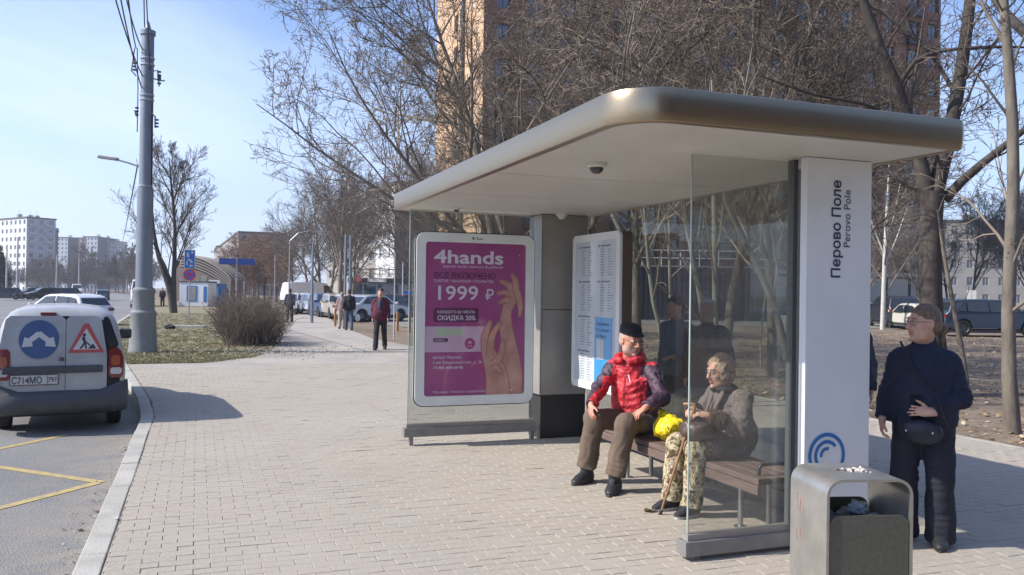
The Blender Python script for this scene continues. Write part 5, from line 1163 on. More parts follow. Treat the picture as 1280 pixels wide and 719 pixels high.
# hedge-like bare bush at the corner of the lawn
M['hedge'] = mat('bush_twigs', (.10, .075, .062), .85, color2=(.20, .155, .13), scale=3)
def bush(label, c, sx, sy, h, n, seed, rz=0):
    t = thing('bare_bush', label, 'bush', c, rz); rg = np.random.default_rng(seed)
    P = np.stack([rg.uniform(-sx, sx, n), rg.uniform(-sy, sy, n), np.zeros(n)], 1); D = np.stack([rg.normal(0, .20, n)+P[:, 0]*.10, rg.normal(0, .28, n)+P[:, 1]*.10, np.ones(n)], 1)
    L_ = h*rg.uniform(.45, 1.12, n)*(1+.12*np.sin(P[:, 0]*6+seed)*np.sin(P[:, 1]*5)); pts, rd = paths(rg, P, D, L_, rg.uniform(.008, .014, n), np.full(n, .004), 7, .13, (0, 0, .1))
    b1 = (pts, rd, 4); q = sprout(rg, pts, rd, 8, .12, 1, (.3, .9), .38, .7, L_, .004); p2, r2 = paths(rg, q[0], q[1], q[2], q[3], np.full(len(q[3]), .003), 4, .2, (0, 0, .25))
    q = sprout(rg, p2, r2, 3, .2, 1, (.3, .9), .5, .7, q[2], .0035); p3, r3 = paths(rg, q[0], q[1], q[2], q[3], np.full(len(q[3]), .003), 3, .2, (0, 0, .2))
    tubes([b1], 'stems', M['hedge'], t); tubes([(p2, r2, 3), (p3, r3, 3)], 'twigs', M['hedge'], t); return t
bush('dense leafless reddish-brown bush at the near corner of the lawn', (1.62, 27.6, -.02), .80, 1.1, 1.45, 300, 5)
bush('second leafless bush growing behind the near one on the lawn', (1.55, 30.9, -.02), .6, 1.3, 1.55, 200, 6)
bush('third leafless bush, farthest along the lawn edge', (1.6, 35.5, -.02), .7, 1.6, 1.55, 180, 7)
for i, (x, y) in enumerate(((2.0, -15), (7.5, -18), (13, -15), (20, -19), (-1.5, -24))): place_copy(B3, 'unseen bare tree added behind the photographer for reflections', (x, y, -.03), i*1.3, .95, 'unseen trees added behind the photographer')  # unseen trees added only to be reflected in roof metal and glass
# ================================================================== PEOPLE
def A3(*p): return np.array(p, float)
def unit(v): v = np.asarray(v, float); return v/np.linalg.norm(v)
class Field:
    """signed distance field on a grid; surface extracted with surface nets"""
    def __init__(s, lo, hi, h):
        s.lo = A3(*lo)-3*h; s.h = h; s.n = np.ceil((A3(*hi)-s.lo)/h).astype(int)+4; s.a = np.full(s.n, .5, np.float32)
    def _sub(s, lo, hi):
        i0 = np.clip(np.floor((lo-s.lo)/s.h).astype(int), 0, s.n-1); i1 = np.clip(np.ceil((hi-s.lo)/s.h).astype(int)+1, 1, s.n)
        ax = [s.lo[k]+s.h*np.arange(i0[k], i1[k]) for k in range(3)]
        X, Y, Z = ax[0][:, None, None], ax[1][None, :, None], ax[2][None, None, :]
        return tuple(slice(a, b) for a, b in zip(i0, i1)), X, Y, Z
    def _mix(s, sl, d, k, op):
        a = s.a[sl]; d = d.astype(np.float32)
        if op == '+':
            h = np.maximum(k-np.abs(a-d), 0)/k if k > 0 else 0; s.a[sl] = np.minimum(a, d)-h*h*k*.25
        else:
            d = -d; h = np.maximum(k-np.abs(a-d), 0)/k if k > 0 else 0; s.a[sl] = np.maximum(a, d)+h*h*k*.25
    def cone(s, p, q, r0, r1, k=.02, op='+', flat=None, fr=None):
        p, q = A3(*p), A3(*q); m = max(r0, r1)+k+2*s.h; sl, X, Y, Z = s._sub(np.minimum(p, q)-m, np.maximum(p, q)+m)
        d = q-p; L2 = d@d+1e-12; t = np.clip(((X-p[0])*d[0]+(Y-p[1])*d[1]+(Z-p[2])*d[2])/L2, 0, 1)
        dx, dy, dz = X-p[0]-t*d[0], Y-p[1]-t*d[1], Z-p[2]-t*d[2]
        D2 = dx*dx+dy*dy+dz*dz
        if flat is not None:            # flattened across direction flat by factor fr
            f = unit(flat); c = dx*f[0]+dy*f[1]+dz*f[2]; D2 = D2-c*c+(c*fr)**2
        s._mix(sl, np.sqrt(D2)-(r0+(r1-r0)*t), k, op); return s
    def ell(s, c, r, R=None, k=.02, op='+'):
        c, r = A3(*c), A3(*r); R = np.eye(3) if R is None else R; m = np.abs(R.T)@r+k+2*s.h; sl, X, Y, Z = s._sub(c-m, c+m)
        x, y, z = X-c[0], Y-c[1], Z-c[2]; q = [(R[i, 0]*x+R[i, 1]*y+R[i, 2]*z) for i in range(3)]
        k0 = np.sqrt((q[0]/r[0])**2+(q[1]/r[1])**2+(q[2]/r[2])**2); k1 = np.sqrt((q[0]/r[0]**2)**2+(q[1]/r[1]**2)**2+(q[2]/r[2]**2)**2)+1e-9
        s._mix(sl, k0*(k0-1)/k1, k, op); return s
    def plane(s, p, n, k=0.0, box=None):
        """keep the side the normal points away from"""
        n = unit(n); sl, X, Y, Z = s._sub(s.lo, s.lo+s.h*s.n) if box is None else s._sub(A3(*box[0]), A3(*box[1]))
        d = (X-p[0])*n[0]+(Y-p[1])*n[1]+(Z-p[2])*n[2]; s._mix(sl, -d, max(k, 1e-4), '-'); return s
    def ripple(s, amp, freq, seed, aniso=(1, 1, 1)):
        r = np.random.default_rng(seed); sl, X, Y, Z = s._sub(s.lo, s.lo+s.h*s.n); X, Y, Z = X*aniso[0], Y*aniso[1], Z*aniso[2]
        for o_ in range(2):
            v = r.normal(0, 1, (4, 3)); v /= np.linalg.norm(v, axis=1)[:, None]; f = freq*(1+.9*o_); ph = r.uniform(0, 6, 4)
            w = np.sin(f*.7*(v[0, 0]*X+v[0, 1]*Y+v[0, 2]*Z)+ph[0])*1.6; w2 = np.sin(f*.6*(v[1, 0]*X+v[1, 1]*Y+v[1, 2]*Z)+ph[1])*1.6
            s.a += (amp/(1+o_)*np.sin(f*(v[2, 0]*X+v[2, 1]*Y+v[2, 2]*Z)+w+ph[2])*np.sin(f*.8*(v[3, 0]*X+v[3, 1]*Y+v[3, 2]*Z)+w2+ph[3])).astype(np.float32)
        return s
    def folds(s, c, axis, sig=.10, amp=.006, wave=.045, seed=0):
        c = A3(*c); axis = unit(axis); sl, X, Y, Z = s._sub(c-2.2*sig, c+2.2*sig); x, y, z = X-c[0], Y-c[1], Z-c[2]; r2 = x*x+y*y+z*z
        o1 = unit(np.cross(axis, (.3, .9, .2))); o2 = np.cross(axis, o1); u = x*axis[0]+y*axis[1]+z*axis[2]; v = x*o1[0]+y*o1[1]+z*o1[2]; w = x*o2[0]+y*o2[1]+z*o2[2]
        ph = 2*math.pi*u/wave+1.4*np.sin(v*17+seed)+1.4*np.sin(w*14+seed*2.1)
        s.a[sl] += (amp*(np.abs(np.sin(ph*.5))*2-1)*np.exp(-r2/(sig*sig))*(.6+.4*np.sin(v*23+seed*3))).astype(np.float32); return s
    def net(s):
        a = s.a; S = a < 0; n = s.n-1
        c = np.zeros(tuple(n), np.int8)
        for i in (0, 1):
            for j in (0, 1):
                for k in (0, 1): c += S[i:n[0]+i, j:n[1]+j, k:n[2]+k]
        I = np.argwhere((c > 0) & (c < 8)); acc = np.zeros((len(I), 3)); cnt = np.zeros(len(I))
        for ax in range(3):
            e = np.zeros(3, int); e[ax] = 1; o1, o2 = [k for k in range(3) if k != ax]
            for i in (0, 1):
                for j in (0, 1):
                    b = np.zeros(3, int); b[o1] = i; b[o2] = j; p = I+b; q = p+e
                    va = a[p[:, 0], p[:, 1], p[:, 2]]; vb = a[q[:, 0], q[:, 1], q[:, 2]]; m = (va < 0) != (vb < 0)
                    t = np.where(m, va/(va-vb+1e-12), 0); pt = b[None, :]+t[:, None]*e[None, :]; acc[m] += pt[m]; cnt[m] += 1
        V = s.lo+s.h*(I+acc/np.maximum(cnt, 1)[:, None]); idx = np.full(tuple(n), -1, np.int64); idx[I[:, 0], I[:, 1], I[:, 2]] = np.arange(len(I)); Fs = []
        for ax in range(3):
            o1, o2 = (ax+1) % 3, (ax+2) % 3; sa = [slice(1, n[k]) for k in range(3)]; sa[ax] = slice(0, n[ax]); sb = list(sa); sb[ax] = slice(1, n[ax]+1)
            A_, B_ = S[tuple(sa)], S[tuple(sb)]; off = np.array([1, 1, 1]); off[ax] = 0
            for sgn in (0, 1):
                E = np.argwhere((A_ & ~B_) if sgn == 0 else (~A_ & B_))+off
                if not len(E): continue
                u, w = np.zeros(3, int), np.zeros(3, int); u[o1] = 1; w[o2] = 1
                q = [E-u-w, E-w, E, E-u]; q = np.stack([idx[t[:, 0], t[:, 1], t[:, 2]] for t in q], 1)
                Fs.append(q if sgn == 0 else q[:, ::-1])
        return V, np.concatenate(Fs)
    def build(s, name, mats, parent, region=None, smooth_it=1):
        V, Fq = s.net(); org = np.array(parent.location) if parent else np.zeros(3)
        for _ in range(smooth_it):              # a light Laplacian pass
            acc = np.zeros_like(V); cnt = np.zeros(len(V))
            for k in range(4): np.add.at(acc, Fq[:, k], V[Fq[:, (k+1) % 4]]); np.add.at(cnt, Fq[:, k], 1)
            V = V*.5+acc/np.maximum(cnt, 1)[:, None]*.5
        me = bpy.data.meshes.new(name); W = (V-org).astype(np.float32); me.vertices.add(len(V)); me.vertices.foreach_set('co', W.ravel())
        Fi = Fq.astype(np.int32); me.loops.add(Fi.size); me.loops.foreach_set('vertex_index', Fi.ravel()); me.polygons.add(len(Fi)); me.polygons.foreach_set('loop_start', np.arange(0, Fi.size, 4, dtype=np.int32))
        me.polygons.foreach_set('use_smooth', np.ones(len(Fi), bool))
        for m in (mats if isinstance(mats, (list, tuple)) else [mats]): me.materials.append(m)
        if region is not None: me.polygons.foreach_set('material_index', region(V[Fq].mean(1)).astype(np.int32))
        me.update(calc_edges=True); return link(name, me, parent)

def skin(name, c, c2): 
    m = mat(name, c, .5, color2=c2, scale=14, bump=.06, bscale=160); b = m.node_tree.nodes['Principled BSDF']; b.inputs['Subsurface Weight'].default_value = .12; b.inputs['Subsurface Radius'].default_value = (.012, .005, .003); b.inputs['Subsurface Scale'].default_value = 1; return m
def cloth(name, c, var=.12, sc=18, bump=.25, bs=120, rough=.85, c2=None, sheen=.0): return mat(name, c, rough, var=var, scale=sc, bump=bump, bscale=bs, color2=c2, sheen=sheen)
M['skin'] = skin('skin', (.50, .27, .19), (.60, .36, .27)); M['skin2'] = skin('skin_ruddy', (.47, .205, .135), (.58, .30, .215)); M['lip'] = mat('lips', (.40, .18, .14), .5)
M['eyewhite'] = mat('eye_white', (.55, .52, .49), .25); M['iris'] = mat('iris', (.03, .025, .02), .15); M['sock'] = mat('dark_sock', (.03, .03, .038), .9); M['stubble'] = mat('grey_stubble', (.44, .27, .21), .7, color2=(.50, .34, .28), scale=40, bump=.3, bscale=200)
M['wire'] = mat('spectacle_wire', (.10, .08, .07), .3, .7)
def frame(Fv, up_=(0, 0, 1)):
    Fv = unit(Fv); Rv = unit(np.cross(Fv, up_)); return np.stack([Rv, Fv, np.cross(Rv, Fv)])     # rows: right, forward, up
def head_sdf(f, c, Rm, s=1.0, k=1.0, fat=1.0):
    """c = centre between crown and chin; s = scale on a 0.235 m head"""
    def P(r, fw_, u): return A3(*c)+s*(Rm.T@A3(r*fat, fw_, u))
    def E(p, r, kk=.015, op='+'): f.ell(P(*p), A3(r[0]*fat, r[1], r[2])*s, Rm, kk*s, op)
    E((0, -.014, .034), (.074, .094, .086), .02); E((0, .026, -.030), (.060, .068, .082), .035); E((0, .040, -.088), (.040, .040, .030), .03)
    for q in (-1, 1):
        E((q*.037, .056, -.022), (.024, .024, .026), .02); E((q*.045, .018, -.068), (.022, .035, .030), .03)
    E((0, .080, .038), (.046, .014, .012), .012)
    for q in (-1, 1):
        E((q*.031, .101, .014), (.019, .016, .012), .012, '-'); E((q*.031, .080, .012), (.014, .013, .012), .004)
        E((q*.075, -.004, -.002), (.009, .020, .033), .006); E((q*.083, .002, .0), (.005, .010, .020), .004, '-')
        E((q*.011, .100, -.028), (.010, .011, .008), .006)
    f.cone(P(0, .088, .030), P(0, .113, -.020), .008*s, .013*s, .010*s)
    E((0, .093, -.050), (.023, .010, .007), .006); E((0, .090, -.064), (.020, .011, .008), .008); E((0, .106, -.0565), (.026, .012, .002), .003, '-'); E((0, .083, -.098), (.020, .016, .014), .012)
    return P
def hand_sdf(f, w, d, nrm, side, s=1.0, curl=.5, spread=.12, thumb=.7):
    """w wrist, d pointing direction, nrm back of the hand; side +1 right hand, -1 left hand"""
    d = unit(d); nrm = unit(np.asarray(nrm)-(np.asarray(nrm)@d)*d); t = np.cross(d, nrm)*side      # t towards the little finger
    pc = w+d*.045*s; Rm = np.stack([t, d, nrm]); f.ell(pc, A3(.040, .048, .015)*s, Rm, .015); f.cone(w-d*.03, w+d*.02, .026*s, .026*s, .02, flat=nrm, fr=1.35)
    for i, (o_, ln, r) in enumerate(((-.029, .066, .0088), (-.010, .074, .0090), (.010, .069, .0086), (.028, .054, .0078))):
        p = w+d*.082*s+t*o_*s; a = spread*(o_/.03); dd = unit(d+t*a); ang = curl*(.5+.05*i)
        for j, fr_ in enumerate((.45, .32, .26)):
            dd = unit(dd*math.cos(ang)-nrm*math.sin(ang)) if j or curl else dd; nn = dd
            q = p+dd*ln*fr_*s; f.cone(p, q, r*s*(1-.08*j), r*s*(.95-.08*j), .004); p = q; ang = curl*(.9+.1*i)
    p = w+d*.022*s-t*.026*s; dd = unit(d*.75-t*thumb-nrm*.30*curl)
    for j, (ln, r) in enumerate(((.036, .0125), (.030, .0105), (.024, .0092))):
        q = p+dd*ln*s; f.cone(p, q, r*s, r*s*.92, .006); p = q; dd = unit(dd+d*.35-nrm*.25*curl)
def hair_mat(name, c, c2): return mat(name, c, .6, color2=c2, scale=9, stretch=(7, 7, 1.5), bump=.5, bscale=55)
def bounds(J, pad=.25):
    P = np.array([v for v in J.values()]); return P.min(0)-pad, P.max(0)+pad
def person(name, label, J, Fb, Fh, spec):
    """J: world joints; Fb body facing, Fh head facing"""
    org = A3((J['anL'][0]+J['anR'][0])/2, (J['anL'][1]+J['anR'][1])/2, spec.get('gz', 0.0)); t = thing(name, label, 'person', org, 0, spec.get('group'))
    h = spec.get('h', .007); S_ = spec.get('s', 1.0); g = spec.get('girth', 1.0); Rb = frame(Fb); Rh = frame(Fh); gz = spec.get('gz', 0.0); J = {k: A3(*v) for k, v in J.items()}
    def bp(base, r, f_, u): return base+Rb.T@A3(r, f_, u)
    lo, hi = bounds(J, .17); lo[2] = max(lo[2], gz-.03)
    # ---------------- the body: one continuous surface
    f = Field(lo, hi, h); ch, pv = J['chest'], J['pelvis']
    f.ell(ch, (.155*S_, .10*S_, .19*S_), Rb, .05); f.ell(bp(pv, 0, 0, .04), (.15*S_, .10*S_, .13*S_), Rb, .05); f.cone(pv, ch, .11*S_, .12*S_, .06)
    f.cone(J['neck']-A3(0, 0, .04), J['head']-Rh.T@A3(0, .02, .05)*S_, .058*S_*spec.get('neckw', 1), .050*S_*spec.get('neckw', 1), .03)
    for q in 'LR':
        f.cone(J['sh'+q], J['el'+q], .045*S_, .037*S_, .03); f.cone(J['el'+q], J['wr'+q], .038*S_, .026*S_, .02)
        f.cone(J['hp'+q], J['kn'+q], .080*S_, .052*S_, .04); f.cone(J['kn'+q], J['an'+q], .052*S_, .034*S_, .03)
        f.cone(J['an'+q], J['an'+q]+unit(J['toe'+q]-J['an'+q])*.10, .034*S_, .026*S_, .02)
        hd = spec['hand'+q]; hand_sdf(f, J['wr'+q], hd[0], hd[1], 1 if q == 'R' else -1, S_*spec.get('hs', 1.0), *(hd[2:] if len(hd) > 2 else ()))
    HP = head_sdf(f, J['head'], Rh, spec.get('hscale', 1.08)*S_, fat=spec.get('fat', 1.0))
    hc, hs = J['head'], spec.get('hscale', 1.08)*S_
    def reg(C):
        q = (C-hc)@Rh.T/hs; lip = (np.abs(q[:, 0]) < .023) & (q[:, 1] > .085) & (q[:, 2] < -.044) & (q[:, 2] > -.070); sock = C[:, 2] < gz+.26
        beard = (q[:, 2] < -.030) & (q[:, 2] > -.125) & (q[:, 1] > .0) & ~((np.abs(q[:, 0]) < .015) & (q[:, 2] > -.035)) & (np.abs(q[:, 0]) < .08) & (C[:, 2] > hc[2]-.2)
        return np.where(sock, 2, np.where(lip, 1, np.where(beard & bool(spec.get('beard')), 3, 0)))
    f.build('body', [spec.get('skin', M['skin']), M['lip'], spec.get('sock', M['sock']), M['stubble']], t, reg, 1)
    if h < .009:
        for q in (-1, 1):
            b = MB(); c0 = HP(q*.031, .0835, .012); 
            bm = bmesh.new(); bmesh.ops.create_uvsphere(bm, u_segments=16, v_segments=10, radius=.0118*hs); me = bpy.data.meshes.new('eye')
            for v in bm.verts: v.co = Vector(tuple(Rh.T@A3(v.co.x, v.co.z, v.co.y)))
            bm.to_mesh(me); bm.free(); me.materials.append(M['eyewhite']); me.materials.append(M['iris'])
            fdir = Rh[1]
            for pl in me.polygons:
                pl.use_smooth = True
                if Vector(tuple(fdir)).dot(pl.center.normalized()) > .86: pl.material_index = 1
            link('eye', me, t, Vector(tuple(c0-org)))
            b.tube([HP(q*.016, .094, .034)-org, HP(q*.032, .098, .040)-org, HP(q*.048, .084, .034)-org], [.0022*hs, .0035*hs, .0018*hs], 6); b.build('eyebrow', spec.get('brow', M['iris']), t, smooth=True)
    # ---------------- trousers
    tr = spec['trousers']; w1, w2, w3 = tr.get('r', (.100, .078, .074)); f = Field((lo[0], lo[1], lo[2]), (hi[0], hi[1], max(J['pelvis'][2], J['knL'][2], J['knR'][2])+.28), h*1.25)
    f.ell(bp(pv, 0, -.01, .02), (.175*g*S_, .125*g*S_, .15*S_), Rb, .06)
    for q in 'LR':
        a, k_, n_ = J['hp'+q], J['kn'+q], J['an'+q]; e = n_+(n_-k_)/np.linalg.norm(n_-k_)*.02
        f.cone(a, k_, w1*S_, w2*S_, .05); f.cone(k_, e, w2*S_*.98, w3*S_, .03)
    f.ripple(tr.get('amp', .0045), tr.get('freq', 42), 3+len(label), (1, 1, .55))
    for i_, q in enumerate('LR'):
        th, sn = unit(J['kn'+q]-J['hp'+q]), unit(J['an'+q]-J['kn'+q]); f.folds(J['kn'+q]-th*.05, th+sn*.6, .12, .006, .05, i_+1); f.folds(J['hp'+q]+th*.09, th, .12, .007, .055, i_+3); f.folds(J['an'+q]-sn*.10, sn, .10, .006, .045, i_+5)
    for q in 'LR':
        k_, n_ = J['kn'+q], J['an'+q]; dd = unit(n_-k_); r_ = .14; f.plane(n_-dd*tr.get('cuff', -.01)*-1+dd*tr.get('cuff', .0), dd, .004, (n_-A3(r_, r_, .12), n_+A3(r_, r_, .16)))
    f.build('trousers', tr['mat'], t)
    # ---------------- coat or jacket
    jk = spec['jacket']; s1, s2, s3 = jk.get('r', (.080, .070, .052)); bd = jk.get('body', (.205, .155)); hem = jk['hem']
    f = Field((lo[0]-.05, lo[1]-.05, min(hem, J['wrL'][2]-.12, J['wrR'][2]-.12)), (hi[0]+.05, hi[1]+.05, J['neck'][2]+.16), h*1.25)
    f.ell(bp(ch, 0, .0, .0), (bd[0]*g*S_*.94, bd[1]*g*S_, .20*S_), Rb, .06); f.ell(bp((ch+pv)/2, 0, .03*g, -.02), (bd[0]*g*S_*.98, bd[1]*g*S_*1.10, .20*S_), Rb, .08); f.ell(bp(pv, 0, .0, .05), (bd[0]*g*S_*jk.get('flare', 1.0), bd[1]*g*S_*1.02*jk.get('flare', 1.0), .20*S_), Rb, .08)
    if 'skirt' in jk:
        for q in 'LR': f.cone(J['hp'+q], J['hp'+q]*(1-jk['skirt'])+J['kn'+q]*jk['skirt'], .125*S_, .115*S_, .07)
    f.cone(J['shL'], J['shR'], .062*S_, .062*S_, .07); f.cone(J['neck']-A3(0, 0, .06), J['neck']+Rh.T@A3(0, -.01, .0), .10*S_, .078*S_, .05)
    if jk.get('straight'): f.cone(bp(pv, 0, 0, -.05), bp(ch, 0, 0, 0), bd[1]*g*S_*1.15, bd[1]*g*S_, .08)
    for q in 'LR':
        f.cone(J['sh'+q], J['el'+q], s1*S_, s2*S_, .035); f.cone(J['el'+q], J['wr'+q]-unit(J['wr'+q]-J['el'+q])*.02, s2*S_, s3*S_, .025)
    f.ripple(jk.get('amp', .006), jk.get('freq', 36), 11+len(label), jk.get('aniso', (1, 1, .8))); f.ripple(jk.get('amp', .006)*.45, jk.get('freq', 36)*2.4, 7+len(label), (1, 1, 1.3))
    if jk.get('quilt'): 
        sl, X, Y, Z = f._sub(f.lo, f.lo+f.h*f.n); f.a += (-.006*np.abs(np.sin(Z*math.pi/.075))+0*X+0*Y).astype(np.float32)
    for i_, q in enumerate('LR'):
        ua, fa = unit(J['el'+q]-J['sh'+q]), unit(J['wr'+q]-J['el'+q]); f.folds(J['el'+q], ua+fa*.8, .11, .008, .045, i_+7); f.folds(J['sh'+q]+ua*.10, ua, .10, .006, .05, i_+9); f.folds(J['wr'+q]-fa*.08, fa, .08, .006, .035, i_+11)
    f.folds((ch+pv)/2+Rb[1]*.12, (0, 0, 1), .16, .008, .065, 13); f.folds(ch+Rb[1]*.12-Rb[0]*.1, (Rb[0][0], Rb[0][1], 1.2), .13, .005, .06, 15)
    for q in 'LR':
        d_ = unit(J['wr'+q]-J['el'+q]); c0 = J['wr'+q]-d_*jk.get('cuff', .0); f.plane(c0, d_, .003, (c0-.10, c0+.10))
        f.cone(c0-d_*.03, c0+d_*.03, .034*S_, .034*S_, .004, '-')
    nk = J['neck']+A3(0, 0, jk.get('collar', .055)); f.plane(nk-Rb[1]*0, unit(A3(0, 0, 1)+Rb[1]*.55), .006, (nk-.22, nk+.3))
    f.cone(J['neck']-A3(0, 0, .01), J['neck']+A3(0, 0, .2)+Rb[1]*.03, .062*S_, .085*S_, .01, '-')
    if 'skirt' in jk:
        f.a = f.a
    f.plane((0, 0, hem), (0, 0, -1), .006)
    f.build('jacket', jk['mat'], t, jk.get('region'))
    # ---------------- shoes
    for q in 'LR':
        a, to = J['an'+q], J['toe'+q]; dd = unit(A3(to[0]-a[0], to[1]-a[1], 0)); sz = spec.get('shoe', 1.0)*S_; z0 = gz+spec.get('lift'+q, 0.0); b0 = A3(a[0], a[1], z0)
        f = Field(b0-.19*sz-A3(0, 0, 0), b0+A3(.30, .30, .15)*sz, max(h, .006)); f.lo = b0-A3(.26, .26, .02)*sz; f.n = np.ceil(A3(.52, .52, .17)*sz/f.h).astype(int)+4; f.a = np.full(f.n, .5, np.float32)
        side = np.cross(dd, (0, 0, 1)); Rs = np.stack([side, dd, A3(0, 0, 1)])
        f.ell(b0-dd*.03+A3(0, 0, .055), A3(.044, .058, .06)*sz, Rs, .03); f.cone(b0+A3(0, 0, .06)+dd*.01, b0+dd*.08+A3(0, 0, .045), .050*sz, .044*sz, .03); f.ell(b0+dd*.06+A3(0, 0, .04), A3(.046, .09, .038)*sz, Rs, .04); f.ell(b0+dd*.13+A3(0, 0, .032), A3(.046, .065, .030)*sz, Rs, .03)
        f.cone(b0+A3(0, 0, .05)-dd*.01, a+A3(0, 0, spec.get('bootz', .0)), .044*sz, .050*sz, .03); f.ell(b0+dd*.05+A3(0, 0, .008), A3(.050, .150, .014)*sz, Rs, .008)
        f.plane(b0+A3(0, 0, .001), (0, 0, -1), .002); zt = b0[2]+spec.get('solet', .022)
        f.build('shoe', [spec['shoemat'], spec.get('solemat', spec['shoemat'])], t, lambda C, zt=zt: (C[:, 2] < zt)*1)
    # ---------------- hair, hat
    def hp(r, f_, u): return HP(r, f_, u)
    for hat in spec.get('headwear', ()):
        f = Field(hc-.24*hs, hc+.24*hs, min(h, .008)); hat['fn'](f, hp, Rh, hs); 
        if hat.get('amp'): f.ripple(hat['amp'], hat.get('freq', 90), 5, hat.get('aniso', (1, 1, 1)))
        f.build(hat['name'], hat['mat'], t)
    if spec.get('glasses'):
        b = MB()
        for q in (-1, 1):
            b.tube([hp(q*.033+.022*math.cos(a), .104-.006*abs(math.cos(a)) if q*math.cos(a) < 0 else .104-.012*abs(math.cos(a)), .008+.016*math.sin(a))-org for a in np.linspace(0, 2*math.pi, 15)[:-1]], spec['glasses']*.0016, 5, closed=True)
            b.tube([hp(q*.055, .092, .014)-org, hp(q*.072, .06, .016)-org, hp(q*.079, .0, .014)-org], spec['glasses']*.0016, 5)
        b.tube([hp(-.012, .105, .012)-org, hp(0, .112, .017)-org, hp(.012, .105, .012)-org], spec['glasses']*.0016, 5); b.build('spectacles', M['wire'], t)
    return t, HP, org
def short_hair(f, P, Rh, s, back=1.0, top=.012):
    f.ell(P(0, -.018, .040), A3(.079, .097, .088+top)*s, Rh, .01); f.ell(P(0, -.055, -.02), A3(.068, .055, .06)*s*back, Rh, .03)
    f.ell(P(0, .070, -.03), A3(.085, .075, .090)*s, Rh, .02, '-'); f.ell(P(0, .01, -.12), A3(.12, .12, .07)*s, Rh, .02, '-')
    for q in (-1, 1): f.ell(P(q*.085, .004, -.004), A3(.020, .022, .032)*s, Rh, .01, '-')
def fluffy_hair(f, P, Rh, s):
    f.ell(P(0, -.022, .042), A3(.088, .104, .098)*s, Rh, .01); f.ell(P(0, -.06, -.03), A3(.078, .055, .065)*s, Rh, .03)
    for q in (-1, 1): f.ell(P(q*.070, .005, -.01), A3(.024, .045, .055)*s, Rh, .02)
    f.ell(P(0, .090, -.018), A3(.068, .064, .092)*s, Rh, .03, '-'); f.ell(P(0, .03, -.14), A3(.12, .12, .07)*s, Rh, .02, '-')
def beanie(f, P, Rh, s):
    f.ell(P(0, -.016, .055), A3(.086, .103, .088)*s, Rh, .01); f.plane(P(0, .05, .045), -Rh[2]+Rh[1]*-.25, .01)
def cap_hat(f, P, Rh, s):
    f.ell(P(0, -.012, .060), A3(.084, .106, .072)*s, Rh, .01); f.ell(P(0, -.02, .100), A3(.080, .098, .040)*s, Rh, .02)
    f.plane(P(0, 0, .052), -Rh[2], .006); f.ell(P(0, .088, .062), A3(.060, .040, .011)*s, Rh, .012)
def standing(pos, face, H=1.72, stride=0.0, armL=None, armR=None, lean=0.0, gz=0.0):
    """joints of a standing or walking adult; face = heading vector"""
    s = H/1.75; F_ = unit(A3(face[0], face[1], 0)); Rr = np.cross(F_, (0, 0, 1)); p = A3(pos[0], pos[1], gz)
    def q(r, f_, u): return p+Rr*r*s+F_*f_*s+A3(0, 0, u*s)
    J = dict(pelvis=q(0, 0, .93), chest=q(0, .01+lean*.5, 1.25), neck=q(0, .0+lean, 1.47), head=q(0, .02+lean*1.2, 1.625))
    for k, sg in (('R', 1), ('L', -1)):
        st = stride*sg
        J['sh'+k] = q(sg*.165, lean, 1.395); J['el'+k] = q(sg*.225, -.03-st*.25, 1.13); J['wr'+k] = q(sg*.235, .05-st*.45, .88)
        J['hp'+k] = q(sg*.09, 0, .90); J['kn'+k] = q(sg*.10, st*.35+.03, .50); J['an'+k] = q(sg*.11, st*.75-.02, .09+max(0, -st)*.15); J['toe'+k] = q(sg*.13, st*.75+.15, .03)
    if armL: J.update(elL=q(*armL[0]), wrL=q(*armL[1]))
    if armR: J.update(elR=q(*armR[0]), wrR=q(*armR[1]))
    return J, q, s
def hands_down(J, F_):
    o = {}
    for k, sg in (('R', 1), ('L', -1)):
        Rr = np.cross(unit(A3(F_[0], F_[1], 0)), (0, 0, 1)); o['hand'+k] = (unit(J['wr'+k]-J['el'+k]), Rr*sg, .5)
    return o

# ---- seated man in the red jacket
def redzone(C):
    """dark purple yoke: shoulders, sleeves, side panels"""
    Rb = frame(man_F); q = (C-man_ch)@Rb.T
    sl = (np.abs(q[:, 0]) > .185) | ((np.abs(q[:, 0]) > .13) & (q[:, 2] > .10)) | (q[:, 1] < -.02)
    hood = (q[:, 2] > .215)
    zip_ = (np.abs(q[:, 0]) < .012) & (q[:, 1] > .05)
    neckin = (np.abs(q[:, 0]) < .045) & (q[:, 1] > .02) & (q[:, 2] > .12-.0)
    o = np.where(sl & ~hood, 1, 0); return np.where(zip_ & (q[:, 2] < .1), 2, o)
man_F = unit(A3(-.80, -.60, 0)); man_ch = A3(3.84, 7.0, .86)
M['red'] = cloth('red_shell', (.50, .022, .035), .18, 7, .25, 60, .55); M['purple'] = cloth('dark_plum_shell', (.060, .030, .055), .2, 8, .25, 60, .6); M['reddark'] = cloth('red_zip', (.28, .01, .02))
M['browntrouser'] = cloth('brown_trousers', (.135, .095, .068), .15, 6, .35, 90); M['blackcloth'] = cloth('black_cloth', (.018, .018, .022), .2); M['blackshoe'] = mat('black_shoe', (.025, .025, .028), .5, var=.25, scale=20, bump=.2)
